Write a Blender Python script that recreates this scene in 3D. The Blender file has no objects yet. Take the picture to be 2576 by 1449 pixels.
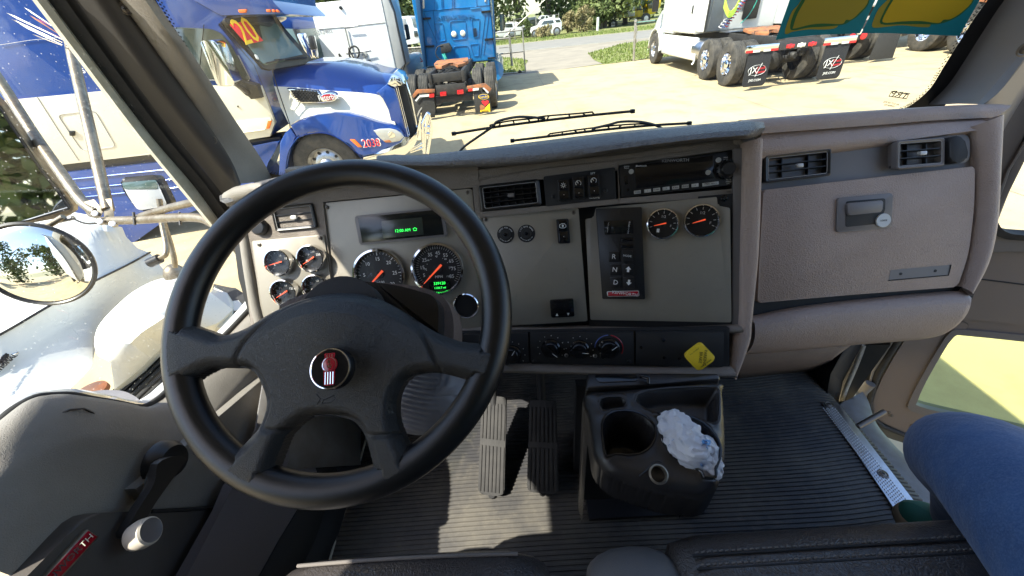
import bpy, bmesh, math, random
import numpy as np
from mathutils import Vector as V, Matrix
random.seed(7); np.random.seed(7)
R_=math.radians
scn=bpy.context.scene
# ---------------------------------------------------------------- camera
CAM=V((0,0,2.2))
AR=V((0.99621822,-0.0187326,-0.08484311)); AD=V((-0.07944374,-0.59181006,-0.80215307)); AF=V((-0.0351846,0.80585975,-0.59106015))
cd=bpy.data.cameras.new('camera'); cam=bpy.data.objects.new('camera',cd); scn.collection.objects.link(cam)
m=Matrix.Identity(4)
for i in range(3):
    m[i][0]=AR[i]; m[i][1]=-AD[i]; m[i][2]=-AF[i]; m[i][3]=CAM[i]
cam.matrix_world=m; cd.lens=13.0; cd.sensor_width=36; cd.clip_start=0.02; cd.clip_end=2000
scn.camera=cam
# ---------------------------------------------------------------- world, sun, exposure
SUN_EL=R_(54); SUNV=V((-0.83*math.cos(SUN_EL),-0.558*math.cos(SUN_EL),math.sin(SUN_EL)))
w=bpy.data.worlds.new('World'); scn.world=w; w.use_nodes=True
nt=w.node_tree; nt.nodes.clear()
sky=nt.nodes.new('ShaderNodeTexSky'); sky.sky_type='NISHITA'; sky.sun_disc=False
sky.sun_elevation=SUN_EL; sky.sun_rotation=math.atan2(SUNV.x,SUNV.y)
bg=nt.nodes.new('ShaderNodeBackground'); bg.inputs[1].default_value=0.15
ow=nt.nodes.new('ShaderNodeOutputWorld'); nt.links.new(sky.outputs[0],bg.inputs[0]); nt.links.new(bg.outputs[0],ow.inputs[0])
sd=bpy.data.lights.new('sun','SUN'); sd.energy=4.1; sd.angle=R_(0.53); sd.color=(1,.95,.84)
so=bpy.data.objects.new('sun',sd); scn.collection.objects.link(so); so.rotation_euler=SUNV.to_track_quat('Z','Y').to_euler(); so.location=(0,0,30)
scn.view_settings.view_transform='Standard'; scn.view_settings.look='None'; scn.view_settings.gamma=1; scn.view_settings.use_curve_mapping=False
scn.view_settings.exposure=1.55
try:
    scn.cycles.max_bounces=8; scn.cycles.transparent_max_bounces=16; scn.cycles.diffuse_bounces=5; scn.cycles.caustics_reflective=False; scn.cycles.caustics_refractive=False
except Exception: pass
# ---------------------------------------------------------------- pixel rays (2576-wide view of the photo) to points on real planes
FD=930.22; CXD,CYD=1288.0,724.5
def ray(x,y): return AR*((x-CXD)/FD)+AD*((y-CYD)/FD)+AF
def at(x,y,d): return CAM+ray(x,y)*d
class Pl:
    def __init__(s,p,n):
        s.p=V(p); s.n=V(n).normalized(); s.u=V((0,0,1)).cross(s.n)
        s.u=s.u.normalized() if s.u.length>1e-4 else V((1,0,0)); s.v=s.n.cross(s.u)
    def h(s,x,y,off=0.0):
        r=ray(x,y); return CAM+r*((s.p+s.n*off-CAM).dot(s.n)/r.dot(s.n))
    def hs(s,pts,off=0.0): return [s.h(a,b,off) for a,b in pts]
    def g(s,a,b,off=0.0): return s.p+s.u*a+s.v*b+s.n*off
    def loc(s,x,y):
        q=s.h(x,y)-s.p; return q.dot(s.u),q.dot(s.v)
def PX(v,x,y):
    r=ray(x,y); return CAM+r*(v/r.x)
def PY(v,x,y):
    r=ray(x,y); return CAM+r*(v/r.y)
def PZ(v,x,y):
    r=ray(x,y); return CAM+r*((v-2.2)/r.z)
def G(x,y): return PZ(0,x,y)
# ---------------------------------------------------------------- materials
MATS={}
def mat(name,col,rough=.5,metal=0,spec=.5,bump=None,var=None,coat=0,emit=None,alpha=None,dirt=None,tr=0,sheen=0):
    m=bpy.data.materials.new(name); m.use_nodes=True; n=m.node_tree.nodes; L=m.node_tree.links
    b=n['Principled BSDF']; c=tuple(col)+(1,)
    b.inputs['Base Color'].default_value=c; b.inputs['Roughness'].default_value=rough; b.inputs['Metallic'].default_value=metal
    b.inputs['Specular IOR Level'].default_value=spec
    if coat: b.inputs['Coat Weight'].default_value=coat; b.inputs['Coat Roughness'].default_value=.05
    if tr: b.inputs['Transmission Weight'].default_value=tr
    if sheen: b.inputs['Sheen Weight'].default_value=sheen
    if emit: b.inputs['Emission Color'].default_value=tuple(emit[0])+(1,); b.inputs['Emission Strength'].default_value=emit[1]
    tc=n.new('ShaderNodeTexCoord')
    src=None
    for v in ([var] if var else [])+([dirt] if dirt else []):
        # v=(scale, colour2, amount, detail)
        t=n.new('ShaderNodeTexNoise'); t.inputs['Scale'].default_value=v[0]; t.inputs['Detail'].default_value=6; t.inputs['Roughness'].default_value=.65
        L.new(tc.outputs['Object'],t.inputs['Vector'])
        rp=n.new('ShaderNodeValToRGB'); lo=v[3] if len(v)>3 else .35; hi=v[4] if len(v)>4 else .65
        rp.color_ramp.elements[0].position=lo; rp.color_ramp.elements[1].position=hi
        rp.color_ramp.elements[0].color=(0,0,0,1); rp.color_ramp.elements[1].color=(v[2],)*3+(1,)
        L.new(t.outputs['Fac'],rp.inputs['Fac'])
        mx=n.new('ShaderNodeMix'); mx.data_type='RGBA'; mx.inputs[7].default_value=tuple(v[1])+(1,)
        if src: L.new(src,mx.inputs[6])
        else: mx.inputs[6].default_value=c
        L.new(rp.outputs[0],mx.inputs[0]); src=mx.outputs[2]
    if src: L.new(src,b.inputs['Base Color'])
    if bump:
        kind,sc,st=bump[:3]; dist=bump[3] if len(bump)>3 else .001
        if kind=='leather':
            vo=n.new('ShaderNodeTexVoronoi'); vo.inputs['Scale'].default_value=sc; vo.feature='DISTANCE_TO_EDGE'
            nz=n.new('ShaderNodeTexNoise'); nz.inputs['Scale'].default_value=sc*.35; nz.inputs['Detail'].default_value=3
            ad=n.new('ShaderNodeMix'); ad.data_type='RGBA'; ad.inputs[0].default_value=.03
            L.new(tc.outputs['Object'],nz.inputs['Vector']); L.new(tc.outputs['Object'],ad.inputs[6]); L.new(nz.outputs['Color'],ad.inputs[7])
            L.new(ad.outputs[2],vo.inputs['Vector'])
            rp=n.new('ShaderNodeValToRGB'); rp.color_ramp.elements[1].position=.25
            L.new(vo.outputs['Distance'],rp.inputs['Fac']); h=rp.outputs[0]
        elif kind=='wave':
            wv=n.new('ShaderNodeTexWave'); wv.inputs['Scale'].default_value=sc; wv.inputs['Distortion'].default_value=1; L.new(tc.outputs['Object'],wv.inputs['Vector']); h=wv.outputs['Fac']
        else:
            nz=n.new('ShaderNodeTexNoise'); nz.inputs['Scale'].default_value=sc; nz.inputs['Detail'].default_value=5; L.new(tc.outputs['Object'],nz.inputs['Vector']); h=nz.outputs['Fac']
        bp=n.new('ShaderNodeBump'); bp.inputs['Strength'].default_value=st; bp.inputs['Distance'].default_value=dist
        L.new(h,bp.inputs['Height']); L.new(bp.outputs[0],b.inputs['Normal'])
    MATS[name]=m; return m
def glassmat(name,tint,refl=.06,rough=0.0,dirty=0.0):
    m=bpy.data.materials.new(name); m.use_nodes=True; n=m.node_tree.nodes; L=m.node_tree.links; n.clear()
    t=n.new('ShaderNodeBsdfTransparent'); t.inputs[0].default_value=tuple(tint)+(1,)
    g=n.new('ShaderNodeBsdfGlossy'); g.inputs['Roughness'].default_value=rough
    lw=n.new('ShaderNodeLayerWeight'); lw.inputs[0].default_value=.5
    p5=n.new('ShaderNodeMath'); p5.operation='POWER'; p5.inputs[1].default_value=5; L.new(lw.outputs['Facing'],p5.inputs[0])
    f=n.new('ShaderNodeMath'); f.operation='MULTIPLY_ADD'; f.inputs[1].default_value=.75; f.inputs[2].default_value=.04; L.new(p5.outputs[0],f.inputs[0])
    mx=n.new('ShaderNodeMixShader'); o=n.new('ShaderNodeOutputMaterial')
    mu=n.new('ShaderNodeMath'); mu.operation='MULTIPLY'; mu.inputs[1].default_value=refl/.04
    L.new(f.outputs[0],mu.inputs[0]); L.new(mu.outputs[0],mx.inputs[0]); L.new(t.outputs[0],mx.inputs[1]); L.new(g.outputs[0],mx.inputs[2])
    last=mx.outputs[0]
    if dirty:
        tc=n.new('ShaderNodeTexCoord'); vo=n.new('ShaderNodeTexVoronoi'); vo.inputs['Scale'].default_value=130
        L.new(tc.outputs['Object'],vo.inputs['Vector'])
        rp=n.new('ShaderNodeValToRGB'); rp.color_ramp.elements[0].position=.05; rp.color_ramp.elements[0].color=(1,1,1,1); rp.color_ramp.elements[1].position=.16; rp.color_ramp.elements[1].color=(0,0,0,1)
        L.new(vo.outputs['Distance'],rp.inputs['Fac'])
        m2=n.new('ShaderNodeMath'); m2.operation='MULTIPLY'; m2.inputs[1].default_value=dirty; L.new(rp.outputs[0],m2.inputs[0])
        d=n.new('ShaderNodeBsdfTranslucent'); d.inputs[0].default_value=(.7,.7,.65,1)
        mx2=n.new('ShaderNodeMixShader'); L.new(m2.outputs[0],mx2.inputs[0]); L.new(last,mx2.inputs[1]); L.new(d.outputs[0],mx2.inputs[2]); last=mx2.outputs[0]
    L.new(last,o.inputs[0]); MATS[name]=m; return m
M=MATS
mat('trim',(.235,.200,.168),.52,bump=('leather',230,.6,.0012),var=(9,(.185,.155,.128),.6))
mat('trim_top',(.115,.108,.104),.36,spec=.9,bump=('leather',210,.9,.0015))
mat('trim_warm',(.385,.298,.255),.5,bump=('leather',200,.45,.0012),var=(7,(.32,.245,.205),.6))
mat('trim_smooth',(.165,.152,.150),.45,bump=('noise',600,.1))
mat('panel_grey',(.315,.285,.230),.42,metal=.25,bump=('noise',900,.12,.0005),var=(14,(.26,.24,.205),.5),dirt=(60,(.17,.155,.135),.35,.62,.75))
mat('door_trim',(.285,.262,.228),.55,bump=('leather',260,.4,.001),var=(5,(.18,.165,.14),.6))
mat('door_dark',(.075,.066,.058),.6,bump=('noise',400,.2))
mat('carpet',(.145,.125,.128),.95,bump=('noise',900,.9,.002),sheen=.3)
mat('black',(.012,.012,.013),.38,bump=('noise',700,.08))
mat('black_matte',(.013,.013,.014),.7,bump=('noise',500,.2))
mat('black_gloss',(.008,.008,.009),.12)
mat('rubber',(.022,.022,.022),.75,bump=('noise',300,.2),var=(30,(.045,.043,.04),.6))
mat('leather_black',(.009,.0095,.010),.36,bump=('leather',380,.50,.0009))
mat('rim_leather',(.008,.0085,.009),.30,bump=('leather',700,.15,.0004))
mat('seat_black',(.058,.050,.046),.30,bump=('leather',160,.45,.0012),var=(6,(.05,.045,.042),.6))
mat('seat_grey',(.105,.100,.098),.5,bump=('leather',300,.25,.0008))
mat('thread',(.15,.135,.12),.8)
mat('chrome',(.78,.78,.80),.07,metal=1)
mat('chrome_dull',(.30,.265,.205),.42,metal=.7,bump=('noise',150,.35,.001),var=(18,(.17,.13,.085),.9),dirt=(70,(.42,.38,.30),.6,.5,.7))
mat('steel',(.36,.36,.37),.38,metal=1,bump=('noise',200,.2))
mat('screw',(.16,.14,.12),.4,metal=.8)
mat('white_print',(.80,.80,.78),.6)
mat('grey_print',(.35,.35,.35),.6)
mat('needle',(.85,.09,.03),.5,emit=((1,.12,.04),.25))
mat('lcd',(.045,.055,.045),.2)
mat('lcd_dark',(.012,.014,.013),.15)
mat('lcd_green',(.02,.4,.06),.5,emit=((.03,.9,.10),.9))
mat('badge_red',(.42,.010,.025),.25,coat=.5)
mat('yellow_knob',(.80,.58,.03),.4,coat=.2)
mat('btn_silver',(.50,.50,.48),.35,metal=.2)
mat('floor_rubber',(.040,.040,.043),.50,bump=('noise',60,.25,.002),var=(4,(.12,.11,.09),.8,.42,.62),dirt=(45,(.22,.20,.155),.35,.55,.8))
mat('mat_edge',(.03,.03,.033),.6)
mat('carpet_brown',(.095,.075,.066),.9,bump=('noise',300,.8,.003))
mat('aluminium',(.55,.56,.60),.32,metal=1,dirt=(60,(.3,.28,.25),.4))
mat('body_grey',(.22,.215,.21),.4,coat=.2,dirt=(20,(.15,.12,.10),.6))
mat('pillar_white',(.60,.58,.50),.5,dirt=(30,(.38,.34,.24),.6))
mat('denim',(.020,.060,.165),.9,bump=('noise',26,.55,.010),var=(9,(.040,.105,.26),.8),dirt=(420,(.10,.17,.31),.5,.45,.62),sheen=.2)
mat('denim_seam',(.12,.19,.30),.9)
mat('sole',(.30,.23,.15),.8)
mat('shoe_green',(.02,.13,.095),.7,bump=('noise',500,.4))
mat('bag',(.90,.90,.93),.35,bump=('noise',60,.5,.003))
mat('bag_blue',(.12,.32,.62),.4)
mat('console',(.020,.018,.017),.27,bump=('leather',500,.18,.0005),var=(10,(.035,.031,.030),.6))
mat('console_in',(.010,.010,.012),.35)
mat('concrete',(.44,.350,.200),.85,bump=('noise',3,.3,.01),var=(.35,(.50,.41,.25),.8),dirt=(1.3,(.27,.19,.11),.6,.48,.70))
mat('asphalt',(.20,.19,.175),.9,bump=('noise',20,.4,.01),var=(.8,(.26,.24,.21),.7))
mat('drive',(.235,.205,.165),.95,bump=('noise',9,.5,.02),var=(.9,(.32,.28,.22),.8))
mat('dirt',(.30,.26,.17),.95,var=(.4,(.20,.22,.09),.7))
mat('grass_ground',(.16,.19,.05),.95,var=(.7,(.28,.25,.12),.7))
mat('grass',(.11,.17,.025),.8,var=(2,(.20,.22,.05),.8))
mat('foliage',(.075,.105,.022),.75,var=(1.2,(.12,.155,.045),.9))
mat('foliage_light',(.12,.15,.035),.75,var=(1.2,(.16,.19,.07),.8))
mat('foliage_dry',(.30,.24,.12),.85,var=(1.2,(.20,.19,.08),.8))
mat('bark',(.10,.08,.06),.9,bump=('noise',20,.6,.02))
mat('paint_blue',(.010,.060,.30),.28,metal=.3,coat=.9,dirt=(3,(.03,.06,.2),.3))
mat('paint_cream',(.72,.68,.56),.35,coat=.6,dirt=(2.5,(.60,.56,.45),.4))
mat('paint_white',(.74,.75,.74),.32,coat=.6,dirt=(2.5,(.62,.62,.58),.4))
mat('paint_grey',(.35,.36,.36),.45,dirt=(4,(.28,.28,.27),.5))
mat('paint_cyan',(.005,.155,.42),.3,coat=.9,dirt=(2.2,(.03,.22,.45),.5))
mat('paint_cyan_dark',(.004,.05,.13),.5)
mat('orange_lens',(.85,.17,.02),.25,coat=.6)
mat('red_lens',(.62,.015,.02),.2,coat=.6)
mat('white_lens',(.75,.73,.62),.2,coat=.6)
mat('frame_black',(.022,.021,.020),.6,bump=('noise',20,.4,.01),var=(8,(.05,.045,.04),.7))
mat('rust',(.30,.10,.035),.8,bump=('noise',30,.5,.005),var=(7,(.42,.18,.075),.8),dirt=(4,(.09,.07,.06),.7,.5,.62))
mat('tyre',(.028,.028,.027),.8,bump=('noise',60,.4,.004),dirt=(5,(.12,.105,.085),.7))
mat('win_dark',(.035,.045,.04),.08,spec=.8,coat=.5)
mat('win_green',(.10,.15,.135),.1,spec=.8,coat=.5)
mat('sign_red',(.70,.02,.03),.6); mat('sign_yellow',(.90,.60,.02),.6)
mat('paper_teal',(.02,.30,.34),.7,tr=0); mat('paper_yellow',(.80,.62,.03),.7); mat('paper_olive',(.56,.48,.06),.7); mat('paper_green',(.05,.24,.08),.7)
mat('tan_wall',(.60,.45,.27),.9,bump=('noise',6,.2)); mat('roof_tile',(.35,.17,.10),.9)
mat('galv',(.42,.41,.37),.5,metal=.6,dirt=(8,(.25,.2,.15),.6))
mat('paint_yellow',(.80,.55,.02),.4,coat=.4)
mat('headlight',(.42,.42,.40),.12,spec=.8,coat=.8,bump=('noise',14,.4,.01))
mat('mirror_glass',(.80,.82,.80),.02,metal=1)
mat('hose_green',(.45,.62,.08),.4); mat('hose_teal',(.04,.42,.33),.4); mat('hose_blue',(.10,.15,.40),.4)
mat('headliner',(.30,.29,.27),.9); mat('back_wall',(.22,.20,.18),.9)
glassmat('glass_ws',(.86,.90,.86),.05); glassmat('glass_door',(.90,.92,.90),.05,dirty=.38); glassmat('glass_peep',(.80,.92,.55),.05,dirty=.3); glassmat('glass_gauge',(.96,.96,.96),.025)
mat('hood_paint',(.72,.72,.68),.6,coat=.08,dirt=(1.6,(.66,.67,.62),.5))
mat('pillar_dark',(.050,.045,.042),.5,bump=('noise',400,.2))
mat('knob_cream',(.62,.57,.48),.35)
mat('door_right',(.19,.155,.138),.55,bump=('leather',330,.35,.0008))
mat('wiper_black',(.028,.027,.026),.6)
mat('knee',(.13,.098,.085),.6,bump=('leather',200,.5,.001))
mat('door_metal',(.075,.075,.068),.45,dirt=(15,(.12,.11,.09),.6))
# paper lit from behind
for nme in ('paper_teal','paper_yellow','paper_olive','paper_green'):
    mm=M[nme]; n=mm.node_tree.nodes; L=mm.node_tree.links; b=n['Principled BSDF']; o=[q for q in n if q.type=='OUTPUT_MATERIAL'][0]
    t=n.new('ShaderNodeBsdfTranslucent'); t.inputs[0].default_value=b.inputs['Base Color'].default_value
    a=n.new('ShaderNodeMixShader'); a.inputs[0].default_value=.5; L.new(b.outputs[0],a.inputs[1]); L.new(t.outputs[0],a.inputs[2]); L.new(a.outputs[0],o.inputs[0])
mm=M['bag']; n=mm.node_tree.nodes; L=mm.node_tree.links; b=n['Principled BSDF']; o=[q for q in n if q.type=='OUTPUT_MATERIAL'][0]
t=n.new('ShaderNodeBsdfTranslucent'); t.inputs[0].default_value=(.8,.8,.85,1); a=n.new('ShaderNodeMixShader'); a.inputs[0].default_value=.35
L.new(b.outputs[0],a.inputs[1]); L.new(t.outputs[0],a.inputs[2]); L.new(a.outputs[0],o.inputs[0])
# ---------------------------------------------------------------- mesh helpers
COL=scn.collection
def org(o):
    p=V((0,0,0))
    while o is not None: p=p+o.location; o=o.parent
    return p
def tag(o,label=None,cat=None,group=None,kind=None):
    if label: o['label']=label
    if cat: o['category']=cat
    if group: o['group']=group
    if kind: o['kind']=kind
    return o
def thing(name,label,cat,loc=(0,0,0),group=None):
    o=bpy.data.objects.new(name,None); COL.objects.link(o); o.location=loc; o.empty_display_size=.1
    return tag(o,label,cat,group)
def mesh(name,vs,fs,m,par=None,ang=40,kind=None):
    me=bpy.data.meshes.new(name); o0=org(par) if par else V((0,0,0))
    me.from_pydata([tuple(V(v)-o0) for v in vs],[],fs); me.update()
    return fin(name,me,m,par,ang,kind)
def fin(name,me,m,par,ang=40,kind=None):
    me.materials.append(M[m] if isinstance(m,str) else m)
    if ang:
        me.shade_smooth()
        if ang<180: me.set_sharp_from_angle(angle=R_(ang))
    o=bpy.data.objects.new(name,me); COL.objects.link(o); o.parent=par
    if kind: o['kind']=kind
    return o
def frombm(name,bm,m,par=None,ang=40,kind=None):
    bmesh.ops.recalc_face_normals(bm,faces=bm.faces[:]); o0=org(par) if par else V((0,0,0))
    bmesh.ops.translate(bm,verts=bm.verts[:],vec=-o0)
    me=bpy.data.meshes.new(name); bm.to_mesh(me); bm.free(); return fin(name,me,m,par,ang,kind)
def bm_extr(bm,pts,vec,bev=0,seg=2):
    vec=V(vec); a=[bm.verts.new(V(p)) for p in pts]; b=[bm.verts.new(V(p)+vec) for p in pts]; n=len(a)
    fs=[bm.faces.new(a),bm.faces.new(b[::-1])]
    for i in range(n): fs.append(bm.faces.new((a[i],b[i],b[(i+1)%n],a[(i+1)%n])))
    if bev:
        es=set()
        for e in fs[0].edges: es.add(e)
        if n<=6:
            for f in fs: es.update(f.edges)
        bmesh.ops.bevel(bm,geom=list(es),offset=bev,segments=seg,profile=.5,affect='EDGES',clamp_overlap=True)
def extr(name,pts,vec,m,par=None,bev=0,seg=2,ang=40,kind=None):
    bm=bmesh.new(); bm_extr(bm,pts,vec,bev,seg); return frombm(name,bm,m,par,ang,kind)
def bm_box(bm,c,s,rot=None,bev=0,seg=2):
    c=V(c); Rm=rot if rot is not None else Matrix.Identity(3)
    pts=[c+Rm@V((x*s[0]/2,y*s[1]/2,-s[2]/2)) for x,y in ((-1,-1),(1,-1),(1,1),(-1,1))]
    bm_extr(bm,pts,Rm@V((0,0,s[2])),bev,seg)
def box(name,c,s,m,par=None,rot=None,bev=0,seg=2,kind=None):
    bm=bmesh.new(); bm_box(bm,c,s,rot,bev,seg); return frombm(name,bm,m,par,40,kind)
def frame_of(ax):
    ax=V(ax).normalized(); t=V((0,0,1)) if abs(ax.z)<.9 else V((1,0,0)); u=t.cross(ax).normalized(); return u,ax.cross(u),ax
def bm_lathe(bm,c,axis,prof,seg=32,cap=True,sx=1.0,up=None):
    c=V(c); u,v,a=frame_of(axis)
    rings=[]
    for r,h in prof:
        if r<1e-6: rings.append([bm.verts.new(c+a*h)])
        else: rings.append([bm.verts.new(c+a*h+u*(r*math.cos(2*math.pi*i/seg)*sx)+v*(r*math.sin(2*math.pi*i/seg))) for i in range(seg)])
    for A,B in zip(rings,rings[1:]):
        for i in range(seg):
            j=(i+1)%seg
            if len(A)==1 and len(B)==1: continue
            if len(A)==1: bm.faces.new((A[0],B[i],B[j]))
            elif len(B)==1: bm.faces.new((A[i],B[0],A[j]))
            else: bm.faces.new((A[i],B[i],B[j],A[j]))
    if cap:
        for q in (rings[0],rings[-1]):
            if len(q)>2:
                try: bm.faces.new(q)
                except ValueError: pass
def lathe(name,c,axis,prof,m,par=None,seg=32,cap=True,sx=1.0,ang=40,kind=None):
    bm=bmesh.new(); bm_lathe(bm,c,axis,prof,seg,cap,sx); return frombm(name,bm,m,par,ang,kind)
def disc(name,c,axis,r,t,m,par=None,seg=32): return lathe(name,c,axis,[(r,0),(r,t*.7),(r*.93,t),(0,t)],m,par,seg)
def bm_tube(bm,pts,r,seg=8,closed=False,flat=1.0):
    pts=[V(p) for p in pts]; n=len(pts); rings=[]; pu=None
    for i,p in enumerate(pts):
        a=pts[(i-1)%n] if (closed or i>0) else p; b=pts[(i+1)%n] if (closed or i<n-1) else p
        d=(b-a).normalized()
        if pu is None:
            t=V((0,0,1)) if abs(d.z)<.9 else V((1,0,0)); u=t.cross(d).normalized()
        else: u=(pu-d*pu.dot(d)).normalized()
        pu=u; v=d.cross(u); rr=r[i] if isinstance(r,(list,tuple)) else r
        rings.append([bm.verts.new(p+u*(rr*math.cos(2*math.pi*k/seg))+v*(rr*flat*math.sin(2*math.pi*k/seg))) for k in range(seg)])
    m_=n if closed else n-1
    for i in range(m_):
        A=rings[i]; B=rings[(i+1)%n]
        for k in range(seg): bm.faces.new((A[k],A[(k+1)%seg],B[(k+1)%seg],B[k]))
    if not closed: bm.faces.new(rings[0][::-1]); bm.faces.new(rings[-1])
def tube(name,pts,r,m,par=None,seg=10,closed=False,flat=1.0,kind=None):
    bm=bmesh.new(); bm_tube(bm,pts,r,seg,closed,flat); return frombm(name,bm,m,par,60,kind)
def cr(pts,n=6,closed=False):
    P=[V(p) if len(p)==3 else V((p[0],p[1],0)) for p in pts]; N=len(P); out=[]
    for i in range(N if closed else N-1):
        p0=P[(i-1)%N] if (closed or i>0) else P[i]; p1=P[i]; p2=P[(i+1)%N]; p3=P[(i+2)%N] if (closed or i<N-2) else p2
        for k in range(n):
            t=k/n; out.append(.5*((2*p1)+(p2-p0)*t+(2*p0-5*p1+4*p2-p3)*t*t+(3*p1-p0-3*p2+p3)*t**3))
    if not closed: out.append(P[-1])
    return out
def cr2(pts,n=6,closed=False): return [(p.x,p.y) for p in cr([(a,b,0) for a,b in pts],n,closed)]
def loft(name,rows,m,par=None,ang=50,thick=0,close=False,off=1,kind=None):
    n=len(rows[0]); vs=[p for r in rows for p in r]; fs=[]
    for i in range(len(rows)-1):
        for j in range(n-1): fs.append((i*n+j,i*n+j+1,(i+1)*n+j+1,(i+1)*n+j))
    o=mesh(name,vs,fs,m,par,ang,kind)
    if thick:
        s=o.modifiers.new('s','SOLIDIFY'); s.thickness=thick; s.offset=off
    return o
def rp(pts,r,seg=4):
    P=[V(p) for p in pts]; n=len(P); out=[]
    for i in range(n):
        a,b,c=P[i-1],P[i],P[(i+1)%n]; rr=r[i] if isinstance(r,(list,tuple)) else r
        d1=(a-b); d2=(c-b); q=min(rr,d1.length*.49,d2.length*.49)
        s=b+d1.normalized()*q; e=b+d2.normalized()*q
        for k in range(seg+1):
            t=k/seg; out.append((1-t)**2*s+2*t*(1-t)*b+t*t*e)
    return out
def text(name,body,size,pos,xd,yd,m,par=None,ext=.0004,al='CENTER',sx=1.0):
    cu=bpy.data.curves.new('t','FONT'); cu.body=body; cu.size=size; cu.extrude=ext; cu.align_x=al; cu.align_y='CENTER'; cu.resolution_u=2
    o=bpy.data.objects.new('t',cu); me=bpy.data.meshes.new_from_object(o); bpy.data.objects.remove(o); bpy.data.curves.remove(cu)
    xd=V(xd).normalized(); yd=V(yd).normalized(); z=xd.cross(yd); o0=org(par) if par else V((0,0,0)); pos=V(pos)
    for v in me.vertices: v.co=pos+xd*(v.co.x*sx)+yd*v.co.y+z*(v.co.z+ext)-o0
    me.name=name; return fin(name,me,m,par,0)
def join(name,objs,par=None,kind=None):
    vs=[];fs=[];mi=[];mats=[]
    for o in objs:
        b=len(vs); me=o.data; vs+= [v.co.copy() for v in me.vertices]; mt=me.materials[0]
        if mt not in mats: mats.append(mt)
        for p in me.polygons: fs.append([b+i for i in p.vertices]); mi.append(mats.index(mt))
        bpy.data.objects.remove(o)
    me=bpy.data.meshes.new(name); me.from_pydata(vs,[],fs)
    for q in mats: me.materials.append(q)
    me.polygons.foreach_set('material_index',mi); me.update()
    o=bpy.data.objects.new(name,me); COL.objects.link(o); o.parent=par
    if kind: o['kind']=kind
    return o
def dup(root,loc=None,rz=None,label=None):
    ks={}
    for o in bpy.data.objects: 
        if o.parent: ks.setdefault(o.parent,[]).append(o)
    r=root.copy(); COL.objects.link(r)
    if loc is not None: r.location=loc
    if rz is not None: r.rotation_euler=(0,0,rz)
    if label: r['label']=label
    for c in ks.get(root,[]):
        d=c.copy(); COL.objects.link(d); d.parent=r
        for g in ks.get(c,[]):
            e=g.copy(); COL.objects.link(e); e.parent=d
    return r
def slab(name,P,pts,front,back,m,par=None,bev=.002,rad=0,seg=2,ang=40):
    q=P.hs(pts,front)
    if rad: q=rp(q,rad,4)
    return extr(name,q,P.n*(back-front),m,par,bev,seg,ang)

def snapper(polys):
    segs=np.concatenate([np.stack([h,np.roll(h,-1,0)],1) for h in polys]); A=segs[:,0]; AB=segs[:,1]-A; LL=(AB**2).sum(1)+1e-12
    def f(x,y):
        t=np.clip(((x-A[:,0])*AB[:,0]+(y-A[:,1])*AB[:,1])/LL,0,1); qx=A[:,0]+AB[:,0]*t; qy=A[:,1]+AB[:,1]*t; d=np.hypot(qx-x,qy-y); i=int(d.argmin()); return float(d[i]),(float(qx[i]),float(qy[i]))
    return f
# ================================================================ GROUND
def st(o): o['kind']='structure'; return o
def sstep(t): t=min(1,max(0,t)); return t*t*(3-2*t)
def gz(x,y): return -.30*sstep((1.6-x)/2.6)*sstep((10.8-y)/2.6)
def edge_y(x): return 19.5+(x-.95)*.155
vs=[];fs=[]; gx=np.concatenate([np.linspace(-60,-8,14),np.arange(-7.5,12,.5),np.linspace(13,60,14)]); gt=np.concatenate([np.linspace(0,.35,8),np.linspace(.37,1,50)])
for t in gt:
    for x in gx:
        y=-40+t*(edge_y(x)+40); vs.append((x,y,gz(x,y)))
n=len(gx)
for i in range(len(gt)-1):
    for j in range(n-1): fs.append((i*n+j,i*n+j+1,(i+1)*n+j+1,(i+1)*n+j))
mesh('concrete_lot',vs,fs,'concrete',None,180,'structure')
# recessed joints of the concrete slabs, thin dark grooves laid on the slab
bm=bmesh.new()
for k in range(-4,7):
    x=k*4.6+1.3; pts=[(x+.0,y,gz(x,y)+.004) for y in np.linspace(-5,edge_y(x)-.1,24)]
    for a,b in zip(pts,pts[1:]): bm.faces.new([bm.verts.new(p) for p in ((a[0]-.006,a[1],a[2]),(a[0]+.006,a[1],a[2]),(b[0]+.006,b[1],b[2]),(b[0]-.006,b[1],b[2]))])
for k in range(4):
    y=3+k*4.8; 
    for x in np.arange(-14,20,1.0):
        bm.faces.new([bm.verts.new(p) for p in ((x,y-.006,gz(x,y)+.005),(x+1,y-.006,gz(x+1,y)+.005),(x+1,y+.006,gz(x+1,y)+.005),(x,y+.006,gz(x,y)+.005))])
o=frombm('slab_joints',bm,'drive',None,0,'structure')
def sheet(name,pts,z,m): return mesh(name,[V((p[0],p[1],z)) for p in pts],[list(range(len(pts)))],m,None,0,'structure')
st(mesh('ground',[(-900,-900,-.45),(900,-900,-.45),(900,19,-.45),(-900,19,-.45)],[(0,1,2,3)],'dirt',None,0))
st(mesh('terrain',[(-900,12,-.02),(900,12,-.02),(900,1500,-.02),(-900,1500,-.02)],[(0,1,2,3)],'grass_ground',None,0))
d3=lambda x,y:((1950+x/3.813)/1.5652,(y/3.813)/1.5652)
def g3(x,y): p=G(*d3(x,y)); return V((p.x,p.y,0))
def ext(a,b,e=60):
    d=(b-a).normalized(); return a-d*e,b+d*e
n0,n1=ext(g3(440,760),g3(2230,575)); _s=(n1-n0).normalized(); _m=g3(1250,565); f0,f1=_m-_s*70,_m+_s*70
def off(p,q,o): d=(q-p).normalized(); s=V((-d.y,d.x,0)); return p+s*o,q+s*o
e0,e1=V((-60,edge_y(-60),0)),V((60,edge_y(60),0))
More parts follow.
